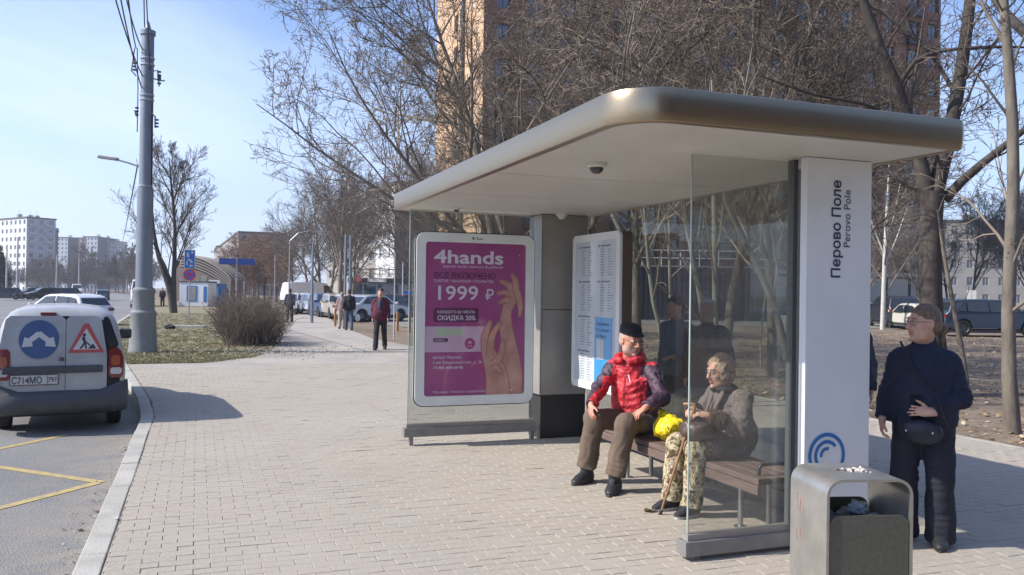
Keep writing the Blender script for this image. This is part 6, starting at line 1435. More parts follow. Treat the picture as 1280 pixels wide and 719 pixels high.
J = dict(pelvis=(3.93, 7.03, .55), chest=man_ch, neck=(3.80, 6.97, 1.115), head=(3.775, 6.925, 1.292), shR=(3.68, 7.08, 1.025), shL=(3.93, 6.80, 1.02), elR=(3.50, 7.03, .82), wrR=(3.33, 6.83, .715),
         elL=(3.90, 6.56, .80), wrL=(3.66, 6.44, .735), hpR=(3.82, 7.06, .53), hpL=(3.92, 6.88, .53), knR=(3.37, 6.84, .59), knL=(3.50, 6.49, .59), anR=(3.34, 6.93, .12), anL=(3.41, 6.51, .12), toeR=(3.19, 6.85, .03), toeL=(3.28, 6.36, .03))
man, HPm, om = person('person', 'seated man in a red and plum jacket, black cap and brown trousers on the bench', J, man_F, unit(A3(.10, -.97, -.20)),
    dict(h=.0062, hscale=1.16, girth=1.06, beard=1, bootz=.02, fat=1.06, neckw=1.15, skin=M['skin2'], handR=(unit(A3(-.25, -.55, -.75)), unit(A3(-.9, 0, .3)), .55), handL=(unit(A3(-.80, -.10, -.50)), unit(A3(-.25, 0, .95)), .35),
         trousers=dict(mat=M['browntrouser'], r=(.105, .092, .090), amp=.007, freq=34, cuff=-.012), jacket=dict(mat=[M['red'], M['purple'], M['reddark']], region=redzone, hem=.56, body=(.205, .168), r=(.076, .070, .058), amp=.008, freq=36, collar=.075, cuff=.01),
         shoemat=M['blackshoe'], shoe=1.12, brow=mat('grey_brow', (.3, .27, .25), .8), glasses=1.0,
         headwear=(dict(name='cap', mat=M['blackcloth'], fn=cap_hat, amp=.002), dict(name='hair', mat=hair_mat('grey_hair', (.35, .33, .31), (.55, .53, .50)), fn=lambda f, P, R_, s: (short_hair(f, P, R_, s, .95, .002), f.plane(P(0, 0, .05), R_[2], .004)), amp=.002))))
# red hood lying round the neck, shirt front
f = Field(J['neck']-A3(.25, .25, .16), J['neck']+A3(.25, .25, .2), .008); Rb = frame(man_F); nk = A3(*J['neck'])
def nb(r, f_, u): return nk+Rb.T@A3(r, f_, u)
ring = [nb(.115*math.sin(a), .03-.095*math.cos(a)*1.05, .035-.03*(1-math.cos(a))*.8) for a in np.linspace(-2.7, 2.7, 12)]
for a, c in zip(ring, ring[1:]): f.cone(a, c, .034, .034, .02)
f.ell(nb(0, -.12, .01), (.11, .05, .07), Rb, .04); f.ripple(.005, 60, 4); o = f.build('hood', M['red'], man)
f = Field(nk-A3(.2, .2, .2), nk+A3(.2, .2, .12), .008); f.ell(nb(0, .055, -.05), (.05, .05, .085), Rb, .02); f.build('shirt', cloth('plaid_shirt', (.30, .06, .06), .5, 60), man)
b = MB(); b.tube([nb(-.05, .155, -.13)-om, nb(-.075, .165, -.20)-om], .006, 5); b.build('pocket_zip', M['pinkwhite'], man)
# ---- yellow carrier bag at his side
f = Field((3.62, 6.15, .42), (4.10, 6.62, .82), .008); c0 = A3(3.86, 6.36, .555)
f.ell(c0, (.13, .15, .105), None, .03); f.ell(c0+A3(.03, .08, .06), (.08, .08, .07), None, .05); f.ell(c0+A3(-.03, -.10, .02), (.09, .07, .09), None, .05); f.cone(c0+A3(0, .1, .1), c0+A3(0, .17, .15), .03, .015, .03); f.ripple(.014, 38, 8); f.plane((0, 0, .452), (0, 0, -1), .004)
ym = mat('yellow_bag', (.78, .60, .02), .35, bump=.35, bscale=30, spec=.6); nt = ym.node_tree; b_ = nt.nodes['Principled BSDF']
wv = nt.nodes.new('ShaderNodeTexNoise'); wv.inputs['Scale'].default_value = 26; wv.inputs['Detail'].default_value = 1; wv.inputs['Distortion'].default_value = 2.5; cr = nt.nodes.new('ShaderNodeValToRGB'); cr.color_ramp.elements[0].position = .60; cr.color_ramp.elements[1].position = .62
cr.color_ramp.elements[0].color = (.80, .62, .02, 1); cr.color_ramp.elements[1].color = (.05, .05, .01, 1); tcx = nt.nodes.new('ShaderNodeTexCoord'); nt.links.new(tcx.outputs['Object'], wv.inputs[0]); nt.links.new(wv.outputs[0], cr.inputs[0]); nt.links.new(cr.outputs[0], b_.inputs['Base Color'])
YB = thing('carrier_bag', 'crumpled yellow carrier bag with black print beside the man in red', 'bag', (3.86, 6.36, .452)); f.build('sack', ym, YB)
# ---- seated old woman with the stick
lady_F = unit(A3(-.97, .10, 0)); M['tweed'] = cloth('grey_brown_tweed', (.13, .10, .09), .4, 90, .6, 220, .95, c2=(.27, .225, .205)); M['furcuff'] = mat('brown_fur', (.05, .03, .02), .95, color2=(.12, .075, .05), scale=60, bump=1.0, bscale=90)
def camo():
    m = mat('patterned_trousers', (.3, .25, .16), .9, bump=.2); nt = m.node_tree; z = nt.nodes.new('ShaderNodeTexNoise'); z.inputs['Scale'].default_value = 16; z.inputs['Detail'].default_value = 2.5; z.inputs['Distortion'].default_value = 1.2
    r = nt.nodes.new('ShaderNodeValToRGB'); r.color_ramp.interpolation = 'CONSTANT'; e = r.color_ramp.elements; e[0].position = 0; e[0].color = (.10, .065, .04, 1); e[1].position = .43; e[1].color = (.34, .30, .16, 1)
    for p_, c_ in ((.5, (.50, .44, .30, 1)), (.56, (.22, .12, .075, 1)), (.62, (.58, .52, .40, 1))):
        q = e.new(p_); q.color = c_
    t_ = nt.nodes.new('ShaderNodeTexCoord'); nt.links.new(t_.outputs['Object'], z.inputs[0]); nt.links.new(z.outputs[0], r.inputs[0]); nt.links.new(r.outputs[0], nt.nodes['Principled BSDF'].inputs['Base Color']); return m
J = dict(pelvis=(4.06, 5.72, .54), chest=(4.03, 5.70, .77), neck=(3.97, 5.70, .965), head=(3.905, 5.69, 1.11), shR=(3.99, 5.87, .91), shL=(4.01, 5.53, .91), elR=(3.86, 5.90, .72), wrR=(3.63, 5.66, .83),
         elL=(3.93, 5.44, .70), wrL=(3.67, 5.50, .80), hpR=(4.0, 5.81, .52), hpL=(4.0, 5.63, .52), knR=(3.60, 5.82, .53), knL=(3.62, 5.58, .53), anR=(3.58, 5.86, .10), anL=(3.62, 5.62, .10), toeR=(3.42, 5.84, .03), toeL=(3.45, 5.58, .03))
canvas = mat('canvas_black', (.02, .02, .025), .8)
LJ = J
def cuffreg(C): return np.zeros(len(C))
old, HPo, oo = person('person', 'old woman seated behind the end glass in a grey-brown tweed coat and patterned trousers', J, lady_F, unit(A3(-.97, -.05, -.14)),
    dict(h=.0062, s=.93, hscale=1.12, girth=1.05, skin=M['skin'], handR=(unit(A3(-.70, -.65, -.1)), unit(A3(-.2, .3, .9)), 1.0), handL=(unit(A3(-.85, .35, .2)), unit(A3(0, -.6, .8)), .9),
         trousers=dict(mat=camo(), r=(.100, .088, .088), amp=.007, freq=40, cuff=.01), jacket=dict(mat=M['tweed'], hem=.40, skirt=.55, body=(.195, .160), r=(.084, .080, .062), amp=.009, freq=34, flare=1.08, collar=.03, cuff=.05),
         shoemat=canvas, solemat=M['signwhite'], solet=.026, shoe=.95, brow=mat('pale_brow', (.25, .20, .17), .8), glasses=1.0,
         headwear=(dict(name='hair', mat=hair_mat('faded_hair', (.26, .16, .10), (.52, .38, .28)), fn=fluffy_hair, amp=.011, freq=75),)))
for q in 'LR':
    w_, e_ = A3(*J['wr'+q]), A3(*J['el'+q]); d_ = unit(w_-e_); f = Field(w_-.16, w_+.16, .007); f.cone(w_-d_*.11, w_-d_*.045, .075, .066, .01); f.ripple(.005, 110, 3); f.cone(w_-d_*.06, w_+d_*.05, .036, .036, .004, '-'); f.build('cuff', M['furcuff'], old)
f = Field(A3(*J['neck'])-.2, A3(*J['neck'])+.2, .008); nk = A3(*J['neck']); Rb = frame(lady_F)
for a0 in np.linspace(-2.6, 2.6, 10): f.ell(nk+Rb.T@A3(.088*math.sin(a0), .015-.08*math.cos(a0), .012), (.03, .03, .03), Rb, .03)
f.build('collar', cloth('dark_collar', (.035, .035, .045), .3), old)
f = Field(nk-.3, nk+.2, .007)
for q_ in (-1, 1):
    a_, c_ = nk+Rb.T@A3(q_*.075, .075, -.02), nk+Rb.T@A3(q_*.045, .155, -.20); f.cone(a_, c_, .034, .016, .01, flat=Rb[1], fr=2.6)
f.build('lapel', M['tweed'], old)
b = MB()
for u_ in (.22, .32): b.lathe([(.001, 0), (.015, 0), (.013, .006), (.001, .008)], tuple(nk+Rb.T@A3(.0, .175, -u_)-oo), 12, axis='x')
# handbag on her lap
f = Field((3.38, 5.32, .52), (3.92, 5.86, .92), .008); c0 = A3(3.66, 5.61, .665)
f.ell(c0, (.145, .15, .085), None, .02); f.ell(c0+A3(-.03, -.02, .05), (.10, .12, .05), None, .04); f.ripple(.007, 46, 5)
HB = thing('handbag', 'dark brown wrinkled leather handbag on the old woman\'s lap', 'handbag', tuple(c0-A3(0, 0, .08))); lea = mat('brown_leather', (.055, .035, .028), .38, color2=(.10, .065, .05), scale=12, bump=.3, bscale=40); f.build('pouch', lea, HB)
MB().tube([tuple(A3(-.02, -.10, .13)), (-.05, -.04, .20), (-.05, .05, .20), (-.02, .10, .13)], .009, 6).build('handle', lea, HB, smooth=True)
# walking stick
gt = gp(825, 644); top = A3(3.585, 5.545, .865); ST = thing('walking_stick', 'brown wooden walking stick with black rubber foot held by the old woman', 'walking stick', (gt[0], gt[1], 0))
v = top-gt; M['cane'] = mat('cane_wood', (.26, .13, .065), .45, color2=(.34, .19, .10), scale=8)
b = MB(); b.tube([v*.03, v*.5, v*1.0], [.009, .011, .012], 10); b.build('shaft', M['cane'], ST, smooth=True)
hd = unit(A3(.6, -.8, 0)); MB().tube([v+A3(0, 0, -.01), v+A3(0, 0, .015)+hd*-.005, v+A3(0, 0, .02)-hd*.03, v+A3(0, 0, .012)-hd*.09], .012, 10).build('handle', M['cane'], ST, smooth=True)
MB().tube([v*.0+A3(0, 0, .001), v*.012, v*.045], [.018, .014, .012], 10).build('rubber_foot', M['rubber'], ST)
# ---- standing woman in navy
wF = unit(A3(-.84, -.54, 0)); J, q, s = standing((4.80, 4.53), wF, 1.685)
M['navycoat'] = cloth('navy_jacket', (.008, .013, .034), .25, 10, .35, 70, .8); M['navytr'] = cloth('navy_trousers', (.013, .014, .026), .15, 8, .25, 80, .8)
J.update(neck=q(0, -.01, 1.455), head=q(-.0, .015, 1.60), elL=q(-.245, -.01, 1.08), wrL=q(-.09, .215, .985), elR=q(.235, -.01, 1.10), wrR=q(.255, .11, .89), shL=q(-.165, 0, 1.335), shR=q(.165, 0, 1.335),
         hpL=q(-.10, 0, .88), hpR=q(.10, 0, .88), knL=q(-.12, .03, .48), knR=q(.12, .03, .48), anL=q(-.12, .0, .09), anR=q(.125, -.02, .09), toeL=q(-.15, .16, .03), toeR=q(.15, .15, .03))
Rw = frame(wF)
def wdir(r, f_, u): return unit(Rw.T@A3(r, f_, u))
wom, HPw, ow = person('person', 'standing woman in a navy jacket and trousers with tied-back hair, looking left', J, wF, unit(A3(-.955, .22, -.02)),
    dict(h=.0062, s=s, hscale=1.14, girth=1.03, bootz=-.02, skin=M['skin'], fat=1.0, neckw=1.12, hs=1.03, handL=(wdir(1, .12, .02), wdir(0, .95, .4), .25, .10), handR=(wdir(0, .25, -1), wdir(1, .3, 0), .9),
         trousers=dict(mat=M['navytr'], r=(.112, .092, .104), amp=.007, freq=26, cuff=.03), jacket=dict(mat=M['navycoat'], hem=.735, body=(.195, .165), r=(.077, .073, .058), amp=.006, freq=30, flare=1.10, straight=1, collar=.04, cuff=.01),
         shoemat=M['blackshoe'], shoe=1.0, glasses=1.1, brow=mat('brown_brow', (.12, .08, .06), .8),
         headwear=(dict(name='hair', mat=hair_mat('ash_brown_hair', (.12, .075, .05), (.24, .165, .12)), fn=lambda f, P, R_, s: (short_hair(f, P, R_, s, 1.0, .004), f.cone(P(0, -.095, .0), P(0, -.135, -.03), .026*s, .022*s, .02), f.cone(P(0, -.135, -.03), P(.01, -.125, -.15), .026*s, .012*s, .02)), amp=.0025, freq=110),)))
# crossbody bag
c0 = q(-.03, .225, .835); f = Field(c0-.26, c0+.26, .008); f.ell(c0, (.135, .05, .085), Rw, .02); f.ell(c0+Rw.T@A3(0, .024, .035), (.12, .042, .05), Rw, .03); f.ripple(.004, 40, 9); SB = thing('shoulder_bag', 'navy shoulder bag worn in front by the standing woman', 'handbag', tuple(c0-A3(0, 0, .11))); f.build('pouch', cloth('bag_nylon', (.012, .014, .030), .2, 10, .3, 60, .5), SB)
bo = A3(*SB.location); b = MB(); b.tube([c0+Rw.T@A3(-.17, .03, .06)-bo, q(-.12, .215, 1.10)-bo, q(.02, .235, 1.28)-bo, q(.13, .14, 1.47)-bo], .008, 6); b.build('strap', M['blackcloth'], SB, smooth=True)
for x_ in (-.085, .08): MB().lathe([(.001, 0), (.008, 0), (.006, .004), (.001, .005)], tuple(c0+Rw.T@A3(x_, .072, .015)-bo), 10, axis='y').build('stud', M['white'], SB)
b = MB()
for i in range(7): pass
for i, u_ in enumerate((1.30, 1.20, 1.10, 1.0, .9)): b.lathe([(.001, 0), (.009, 0), (.007, .004), (.001, .005)], tuple(q(.0, .205+.02*(i in (1, 2, 3)), u_)-ow), 10, axis='y')
# ---- three people behind the shelter glass and pylon
def extra(label, pos, face, H, top, bottom, hairfn, hairmat, hair_name='hair', group=None, stride=0.0, h=.012, gz=0.0, hem=.86, girth=1.05, body=(.20, .15), **kw):
    J, q, s = standing(pos, face, H, stride, gz=gz, lean=.02); d = hands_down(J, face)
    if kw.get('bent'):
        F_ = unit(A3(face[0], face[1], 0)); J.update(elL=q(-.24, .02, 1.12), wrL=q(-.16, .22, 1.08)); d['handL'] = (F_, A3(0, 0, 1), .6)
    return person('person', label, J, A3(*face, 0), kw.get('look', A3(*face, -.05)), dict(h=h, s=s, girth=girth, gz=gz, group=group, trousers=dict(mat=bottom, amp=.005, freq=34, cuff=.02), jacket=dict(mat=top, hem=gz+hem*s, body=body, amp=.008, freq=34, straight=kw.get('straight', 0), cuff=.0),
        shoemat=M['blackshoe'], headwear=(dict(name=hair_name, mat=hairmat, fn=hairfn, amp=.002),), **d))
hm = hair_mat('dark_hair', (.03, .022, .018), (.07, .05, .04)); sh = lambda f, P, R_, s: short_hair(f, P, R_, s)
p = dp(846, 500, 9.3); extra('person in a blue-grey jacket standing behind the back glass, next to the man in red', (p[0], p[1]), (-.85, -.2), 1.70, cloth('blue_grey_jacket', (.13, .15, .21)), M['navytr'], sh, hm, bent=True)
p = dp(884, 500, 9.0); extra('person in a dark coat and pale knitted hat standing behind the back glass', (p[0], p[1]), (.35, .9), 1.66, M['blackcloth'], M['navytr'], beanie, cloth('pale_knit', (.55, .50, .42), .1, 60, .8, 150), 'knitted_hat', hem=.70, straight=1)
p = dp(1056, 500, 8.0); extra('person in a dark navy coat almost hidden behind the name pylon', (p[0], p[1]), (-.6, -.75), 1.68, M['navycoat'], M['navytr'], sh, hm, hem=.80, girth=1.2, body=(.22, .16), straight=1)
# ---- walkers on the path
maroon = cloth('maroon_jacket', (.085, .010, .026)); jeans = cloth('blue_jeans', (.06, .09, .15)); darkblue = cloth('dark_blue_top', (.03, .045, .09))
wk = [(475, 437, (-.30, -.95), 1.78, maroon, M['blackcloth'], hm, sh, 'hair', 'man in an open maroon jacket walking towards the camera on the path', .30, 1.10),
      (436, 413, (.14, .98), 1.76, M['blackcloth'], jeans, hm, sh, 'hair', 'man in a dark jacket and blue jeans walking away beside a companion', -.28, 1.15),
      (427, 411, (.12, .98), 1.62, cloth('dusty_pink_coat', (.30, .20, .19)), cloth('pale_trousers', (.35, .28, .24)), hair_mat('light_hair', (.25, .17, .11), (.35, .26, .18)), sh, 'hair', 'woman in a dusty pink coat walking half hidden behind the man in jeans', .2, 1.0),
      (362, 403, (.12, .98), 1.76, darkblue, M['navytr'], hm, sh, 'hair', 'man in dark blue walking away on the path just past the bush', .25, 1.0),
      (203, 383, (-.1, -.99), 1.72, cloth('dark_brown_coat', (.04, .028, .024)), M['blackcloth'], hm, sh, 'hair', 'person in a dark coat standing between the minibus and the lime tree', .0, 1.35)]
for px_, py_, fc, H_, tp_, bt_, hr, hf, hn, lb, st_, gi in wk:
    g = gp(px_, py_); far_ = g[1] > 60
    if far_: g = dp(px_, py_, 78)
    extra(lb, (g[0], g[1]), fc, H_, tp_, bt_, hf, hr, hn, stride=st_, h=.014 if g[1] < 30 else .02, girth=gi, hem=.82)
g = gp(475, 437); F_ = unit(A3(-.30, -.95, 0))
# dark pullover front of the man in maroon, carried bag of the man in blue
f = Field((g[0]-.35, g[1]-.35, .95), (g[0]+.35, g[1]+.35, 1.55), .014); Rk = frame(F_); f.ell(A3(g[0], g[1], 1.22)+Rk.T@A3(0, .075, 0), (.105, .145, .28), Rk, .03); f.plane((0, 0, 1.02), (0, 0, -1), .01)
tops = [o for o in bpy.data.objects if o.get('label', '').startswith('man in an open maroon')][0]; f.build('pullover', darkblue, tops)
g = gp(362, 403); p = A3(g[0]+.36, g[1]+.1, .45); bg_ = thing('shopping_bag', 'dark bag hanging from the hand of the man in dark blue', 'bag', tuple(p)); f = Field(p-.3, p+.35, .02); f.ell(p+A3(0, 0, .12), (.14, .07, .17), None, .02); f.ripple(.01, 30, 2); f.build('sack', M['blackcloth'], bg_)
g = gp(436, 413); p = A3(g[0]+.38, g[1]+.05, .40); bg_ = thing('shopping_bag', 'pale carrier bag hanging from the hand of the man in jeans', 'bag', tuple(p)); f = Field(p-.3, p+.35, .02); f.ell(p+A3(0, 0, .14), (.12, .07, .17), None, .02); f.build('sack', M['paper'], bg_)
# ================================================================== STREET FURNITURE AND SMALL THINGS
# tall tram pole with cables
pg = gp(178.5, 440); PL = thing('overhead_line_pole', 'tall tapered concrete pole with clamps and cables at the lawn corner', 'pole', (pg[0], pg[1], -.02))
D_ = float((pg-A3(0, 0, CAM_H))@fw)
def H_at(py): return CAM_H+(359.5+5.5-py-6.5)*D_/F_PX
topz = H_at(36)
MB().lathe([(.001, 0), (.37, 0), (.37, .06), (.355, .10), (.315, .95), (.33, 1.0), (.33, 1.08), (.28, 1.14), (.27, 1.55), (.29, 1.60), (.29, 1.68), (.235, 1.74), (.001, 1.75)], k=28).build('base', M['concrete'], PL, smooth=35)
M['pole'] = mat('galvanised_pole', (.20, .225, .26), .5, .4, var=.14, scale=3, stretch=(1, 1, .4))
MB().lathe([(.001, 1.7), (.215, 1.72), (.200, 4.4), (.001, 4.41)], k=24).build('lower_shaft', M['pole'], PL, smooth=35)
MB().lathe([(.001, 4.38), (.168, 4.39), (.155, topz), (.001, topz+.01)], k=24).build('upper_shaft', M['pole'], PL, smooth=35)
MB().lathe([(.001, topz-.12), (.19, topz-.12), (.19, topz), (.001, topz+.004)], k=20).build('top_collar', M['pole'], PL, smooth=35)
MB().lathe([(.09, topz+.005), (.03, topz+.22), (.001, topz+.28)], k=10).build('finial', M['pole'], PL)
for z in (H_at(72), H_at(80), H_at(118), H_at(124), H_at(232)): MB().lathe([(.175, z), (.180, z+.01), (.180, z+.045), (.175, z+.05)], k=20).build('strap', M['steel'], PL)
bx = MB().box((.16, -.22, 0), (.30, .02, .35)); 
def off3(px, py, d=D_): p = dp(px, py, d); return p-A3(pg[0], pg[1], -.02)
# brackets and insulators
for k_, pts in enumerate(([(188, 97), (200, 101), (206, 101)], [(188, 90), (197, 88), (199, 108)], [(186, 138), (194, 146), (194, 160)], [(170, 95), (164, 88), (168, 60)], [(172, 142), (168, 138), (171, 146)])):
    MB().tube([off3(x, y) for x, y in pts], .022, 6).build('bracket', M['steel'], PL)
ins = MB()
for x, y in ((199, 101), (168, 84), (171, 140), (196, 155), (199, 95)):
    p = off3(x, y); 
    for dz in (-.09, 0, .09): MB().lathe([(.001, 0), (.05, 0), (.05, .035), (.001, .04)], tuple(p+A3(0, 0, dz)), 8).build('insulator', M['panedark'], PL)
lamp = MB(); lamp.tube([off3(176, 209), off3(160, 203.5), off3(143, 199)], .028, 6); lamp.build('lamp_arm', M['steel'], PL); o = MB().box((-.32, -.09, -.03), (.20, .09, .05)).build('lamp_head', M['column'], PL, bevel=.02); p = off3(138, 198.5); o.location = tuple(p); o.rotation_euler = (0, .12, -.35)
M['cable'] = mat('cable', (.02, .022, .03), .6)
def cable(label, a, c, sag=.0, r=.016, n=14):
    a, c = np.asarray(a, float), np.asarray(c, float); b = MB(); b.tube([a+(c-a)*t-A3(0, 0, sag*4*t*(1-t)) for t in np.linspace(0, 1, n)], r, 5)
    o = b.build('overhead_cable', M['cable']); return tag(o, label, 'cable', 'overhead cables leading off the tall pole')
def toward(px0, py0, d0, px1, py1, d1): return dp(px0, py0, d0), dp(px1, py1, d1)
for i, (a, c, lb) in enumerate(((((178, 95), D_), ((143, -6), 17), 'leftmost overhead cable rising from the pole to the top edge'), (((177, 110), D_), ((150, -6), 17.5), 'overhead cable, second from the left, rising from the pole'),
        (((178, 62), D_), ((157, -6), 18.5), 'overhead cable, third from the left, to the pole head'), (((170, 60), D_), ((160, -6), 19), 'thin overhead cable close beside the third, reaching the pole clamp'),
        (((181, 34), D_), ((180, -8), 21), 'overhead cable running straight up from the pole top'), (((188, 90), D_), ((183, -8), 21), 'overhead cable just right of the pole top'))):
    cable(lb, dp(*a[0], a[1]), dp(*c[0], c[1]), .12)
    if i < 2: pass
for px_, y0, y1, lb in ((189.5, 90, 262, 'cable drop'), (171.5, 60, 165, 'cable drop')): MB().tube([off3(px_, y0), off3(px_+1, (y0+y1)/2), off3(px_, y1)], .014, 5).build('cable_drop', M['cable'], PL)
# far wires across the road
for (y0, y1, lb) in ((206, 300, 'long overhead wire slanting down from the pole to the far posts'),):
    cable(lb, dp(172, y0, D_), dp(150, y1+10, 150), .6, .02)
# traffic signs on the lawn
g = gp(236, 403); TSN = thing('traffic_sign', 'sign post on the lawn with a blue square sign over a round no-stopping sign', 'traffic sign', (g[0], g[1], -.01), math.radians(-4)); ds = float((g-A3(0, 0, CAM_H))@fw)
def zz_(py, d): return CAM_H+(361-py)*d/F_PX
MB().tube([(0, 0, 0), (0, 0, zz_(312, ds))], .032, 8).build('post', M['steel'], TSN, smooth=True)
zc1, zc2 = zz_(324.5, ds), zz_(344, ds); w_ = .26; h_ = .47
MB().box((-w_, -.07, zc1-h_), (w_, -.05, zc1+h_)).build('sign_plate', M['signwhite'], TSN, bevel=.005)
b = MB(); b.box((-w_+.03, -.074, zc1-h_+.03), (w_-.03, -.071, zc1+h_-.03)); b.build('sign_field', mat('bright_sign_blue', (.02, .12, .50), .4), TSN)
b = MB()
for a_, c_ in (((.06, .28), (.17, .40)), ((-.15, .10), (-.02, .34)), ((-.10, -.08), (.06, .02)), ((.02, -.20), (.14, -.04)), ((-.02, -.38), (.16, -.28)), ((-.17, -.30), (-.08, -.10))): b.add([(a_[0], -.0755, zc1+a_[1]), (c_[0], -.0755, zc1+a_[1]), (c_[0]-.02, -.0755, zc1+c_[1]), (a_[0]+.02, -.0755, zc1+c_[1])], [(0, 1, 2, 3)])
b.build('pictogram', M['signwhite'], TSN)
def disc(r, y, m, nm):
    b = MB(); b.add([(r*math.cos(a), y, zc2+r*1.25*math.sin(a)) for a in np.linspace(0, 2*math.pi, 29)[:-1]], [tuple(range(28))]); return b.build(nm, m, TSN)
b = MB(); b.lathe([(.001, 0), (.30, 0), (.30, .02), (.001, .02)], (0, -.07, zc2), 28, axis='y'); b.build('sign_disc', mat('sign_red_bright', (.62, .05, .06), .4), TSN)
b = MB(); b.add([(.235*math.cos(a), -.0735, zc2+.235*math.sin(a)) for a in np.linspace(0, 2*math.pi, 29)[:-1]], [tuple(range(28))]); b.build('sign_field', mat('sign_blue_bright', (.03, .13, .52), .4), TSN)
b = MB()
for s in (-1, 1): b.obox((0, -.076, zc2), (.165, 0, s*.165), (0, .001, 0), (-s*.024, 0, .024))
b.build('red_cross', bpy.data.materials['sign_red_bright'], TSN)
# street name sign
g0 = dp(295, 400, 52); SN = thing('street_name_sign', 'blue street name boards on a pale post above the bushes', 'street sign', (g0[0], g0[1], 0), math.radians(-10))
MB().tube([(0, 0, 0), (0, 0, zz_(321, 52))], .055, 8).build('post', M['column'], SN, smooth=True); MB().lathe([(.07, 0), (.09, .1), (.001, .2)], (0, 0, zz_(321, 52)), 10).build('finial', M['navy'], SN)
zc = zz_(327, 52); lt = mat('faded_white_print', (.30, .36, .50), .6)
for s in (-1, 1):
    o = MB().box((s*.06, -.06, zc-.19), (s*1.06, .0, zc+.19)).build('name_board', mat('street_sign_blue', (.025, .07, .28), .5), SN, bevel=.01)
# lamp posts
def lamp_post(label, px_, d, ytop, r=.09, arm=0.0, m=None, group=None, two=False, base=0.0, loc=None):
    g = dp(px_, 380, d); t = thing('lamp_post', label, 'lamp post', (g[0], g[1], base), math.radians(-15), group); h = zz_(ytop, d)-base
    MB().tube([(0, 0, 0), (0, 0, h)], [r, r*.6], 8).build('post', m or M['pole'], t, smooth=True)
    if two: MB().tube([(.28, 0, 0), (.28, 0, h*.99)], [r, r*.7], 8).build('post', m or M['pole'], t, smooth=True)
    if arm: MB().tube([(0, 0, h), (arm*.3, 0, h+.55), (arm*.7, 0, h+.75), (arm, 0, h+.7)], r*.45, 6).build('arm', m or M['pole'], t); MB().box((arm-.1, -.12, h+.64), (arm+(.6 if arm > 0 else -.6), .12, h+.75)).build('lamp_head', M['column'], t)
    return t
GL = 'lamp posts beside the path'; palepole = mat('pale_post', (.42, .42, .42), .6)
lamp_post('thin grey lamp post above the thicket, leftmost by the path', 343, 78, 318, .06, 0, M['steel'], GL); lamp_post('slim post second from the left by the path, with a curved lamp arm', 361, 60, 300, .06, 1.9, M['steel'], GL)
lamp_post('dark slim post standing in the row of parked cars', 390, 44, 305, .085, 0, None, GL); lamp_post('pair of thick bluish posts standing together by the parked cars', 431, 50, 291, .10, 0, None, GL, two=True)
lamp_post('thin white post right of the man in the maroon coat', 493, 30, 312, .028, 0, palepole, GL)
lamp_post('short bluish post beside the blue kiosk left of the lightbox', 503, 60, 325, .05, 0, M['signwhite'], GL)
GR = 'lamp posts across the road'
for px_, y0, y1, w in ((7.5, 310, 367, 'leftmost'), (21, 300, 374, 'second from the left'), (70, 322, 369, 'third from the left'), (98, 325, 367, 'fourth from the left'), (148, 336, 362, 'fifth, close to the concrete pole'), (158, 339, 362, 'rightmost, almost touching the concrete pole')):
    d = {7.5: 130, 21: 115, 70: 150, 98: 190, 148: 260, 158: 300}[px_]; lamp_post('pale lamp post across the road, '+w, px_, d, y0, .16, 0, palepole, GR)
# sign on the right between trees
g = dp(1214, 400, 44); SR = thing('parking_sign', 'small white rectangular sign on a thin post above the slate blue estate', 'sign', (g[0], g[1], 0), math.radians(-45))
MB().tube([(0, 0, 0), (0, 0, zz_(352, 44))], .03, 6).build('post', M['steel'], SR); MB().box((-.22, -.05, zz_(368, 44)), (.22, -.03, zz_(350, 44))).build('plate', M['signwhite'], SR); MB().box((-.01, -.053, zz_(368, 44)), (.01, -.0505, zz_(350, 44))).build('plate_line', M['steel'], SR)
# bollards with orange timber by the path
for i, (px_, w) in enumerate(((419, 'left of the walking couple'), (424, 'touching the walking couple'), (470, 'left of the man in maroon'), (497, 'right of the man in maroon'), (512, 'beside the lightbox'))):
    g = dp(px_, 400, 40-i*1.2); t = thing('bollard', 'short orange-brown wooden post '+w, 'bollard', (g[0], g[1], -.02), 0, 'wooden posts beside the path')
    MB().box((-.05, -.05, 0), (.05, .05, .85)).build('post', mat('orange_timber', (.42, .22, .10), .8), t, bevel=.008); MB().box((-.055, -.055, .85), (.055, .055, .88)).build('cap', M['greypaint'], t)
# small pile and slab on the lawn
lump(tuple(gp(212, 411)+A3(0, 0, .06)), .22, 5, M['blackcloth'], 'rubbish_sack', 'black sack lying on the lawn before the sign post', 'sack', .5)
g = gp(235, 409); o = MB().box((-.75, -.18, -.02), (.75, .18, .09)).build('concrete_slab', M['kerb'], None, bevel=.02, loc=(g[0], g[1], -.005)); o.rotation_euler = (0, 0, -.3); tag(o, 'pale concrete slab lying on the lawn beside the black sack', 'slab')
# fallen leaves and litter
rng = np.random.default_rng(21)
def leaf_scatter(name, n, sampler, smin, smax, m, kind=True, parent=None):
    P = sampler(n); a = rng.uniform(0, 6.28, n); s = rng.uniform(smin, smax, n); ti = rng.uniform(-.5, .5, (n, 2)); V = []; Fc = []
    u = np.stack([np.cos(a), np.sin(a), ti[:, 0]], 1)*s[:, None]; w = np.stack([-np.sin(a), np.cos(a), ti[:, 1]], 1)*(s*.6)[:, None]; c = P+A3(0, 0, 1)*(np.abs(u[:, 2])+np.abs(w[:, 2])+.002)[:, None]
    V = np.stack([c-u, c-w*.9, c+u, c+w*.9], 1).reshape(-1, 3); b = MB(); b.v = [tuple(x) for x in V.tolist()]; b.f = [(4*i, 4*i+1, 4*i+2, 4*i+3) for i in range(n)]; b.m = list(rng.integers(0, 3, n)); b.n = len(b.v)
    b.m = [int(x) for x in b.m]; o = b.build(name, m, parent); o['kind'] = 'stuff'; return o
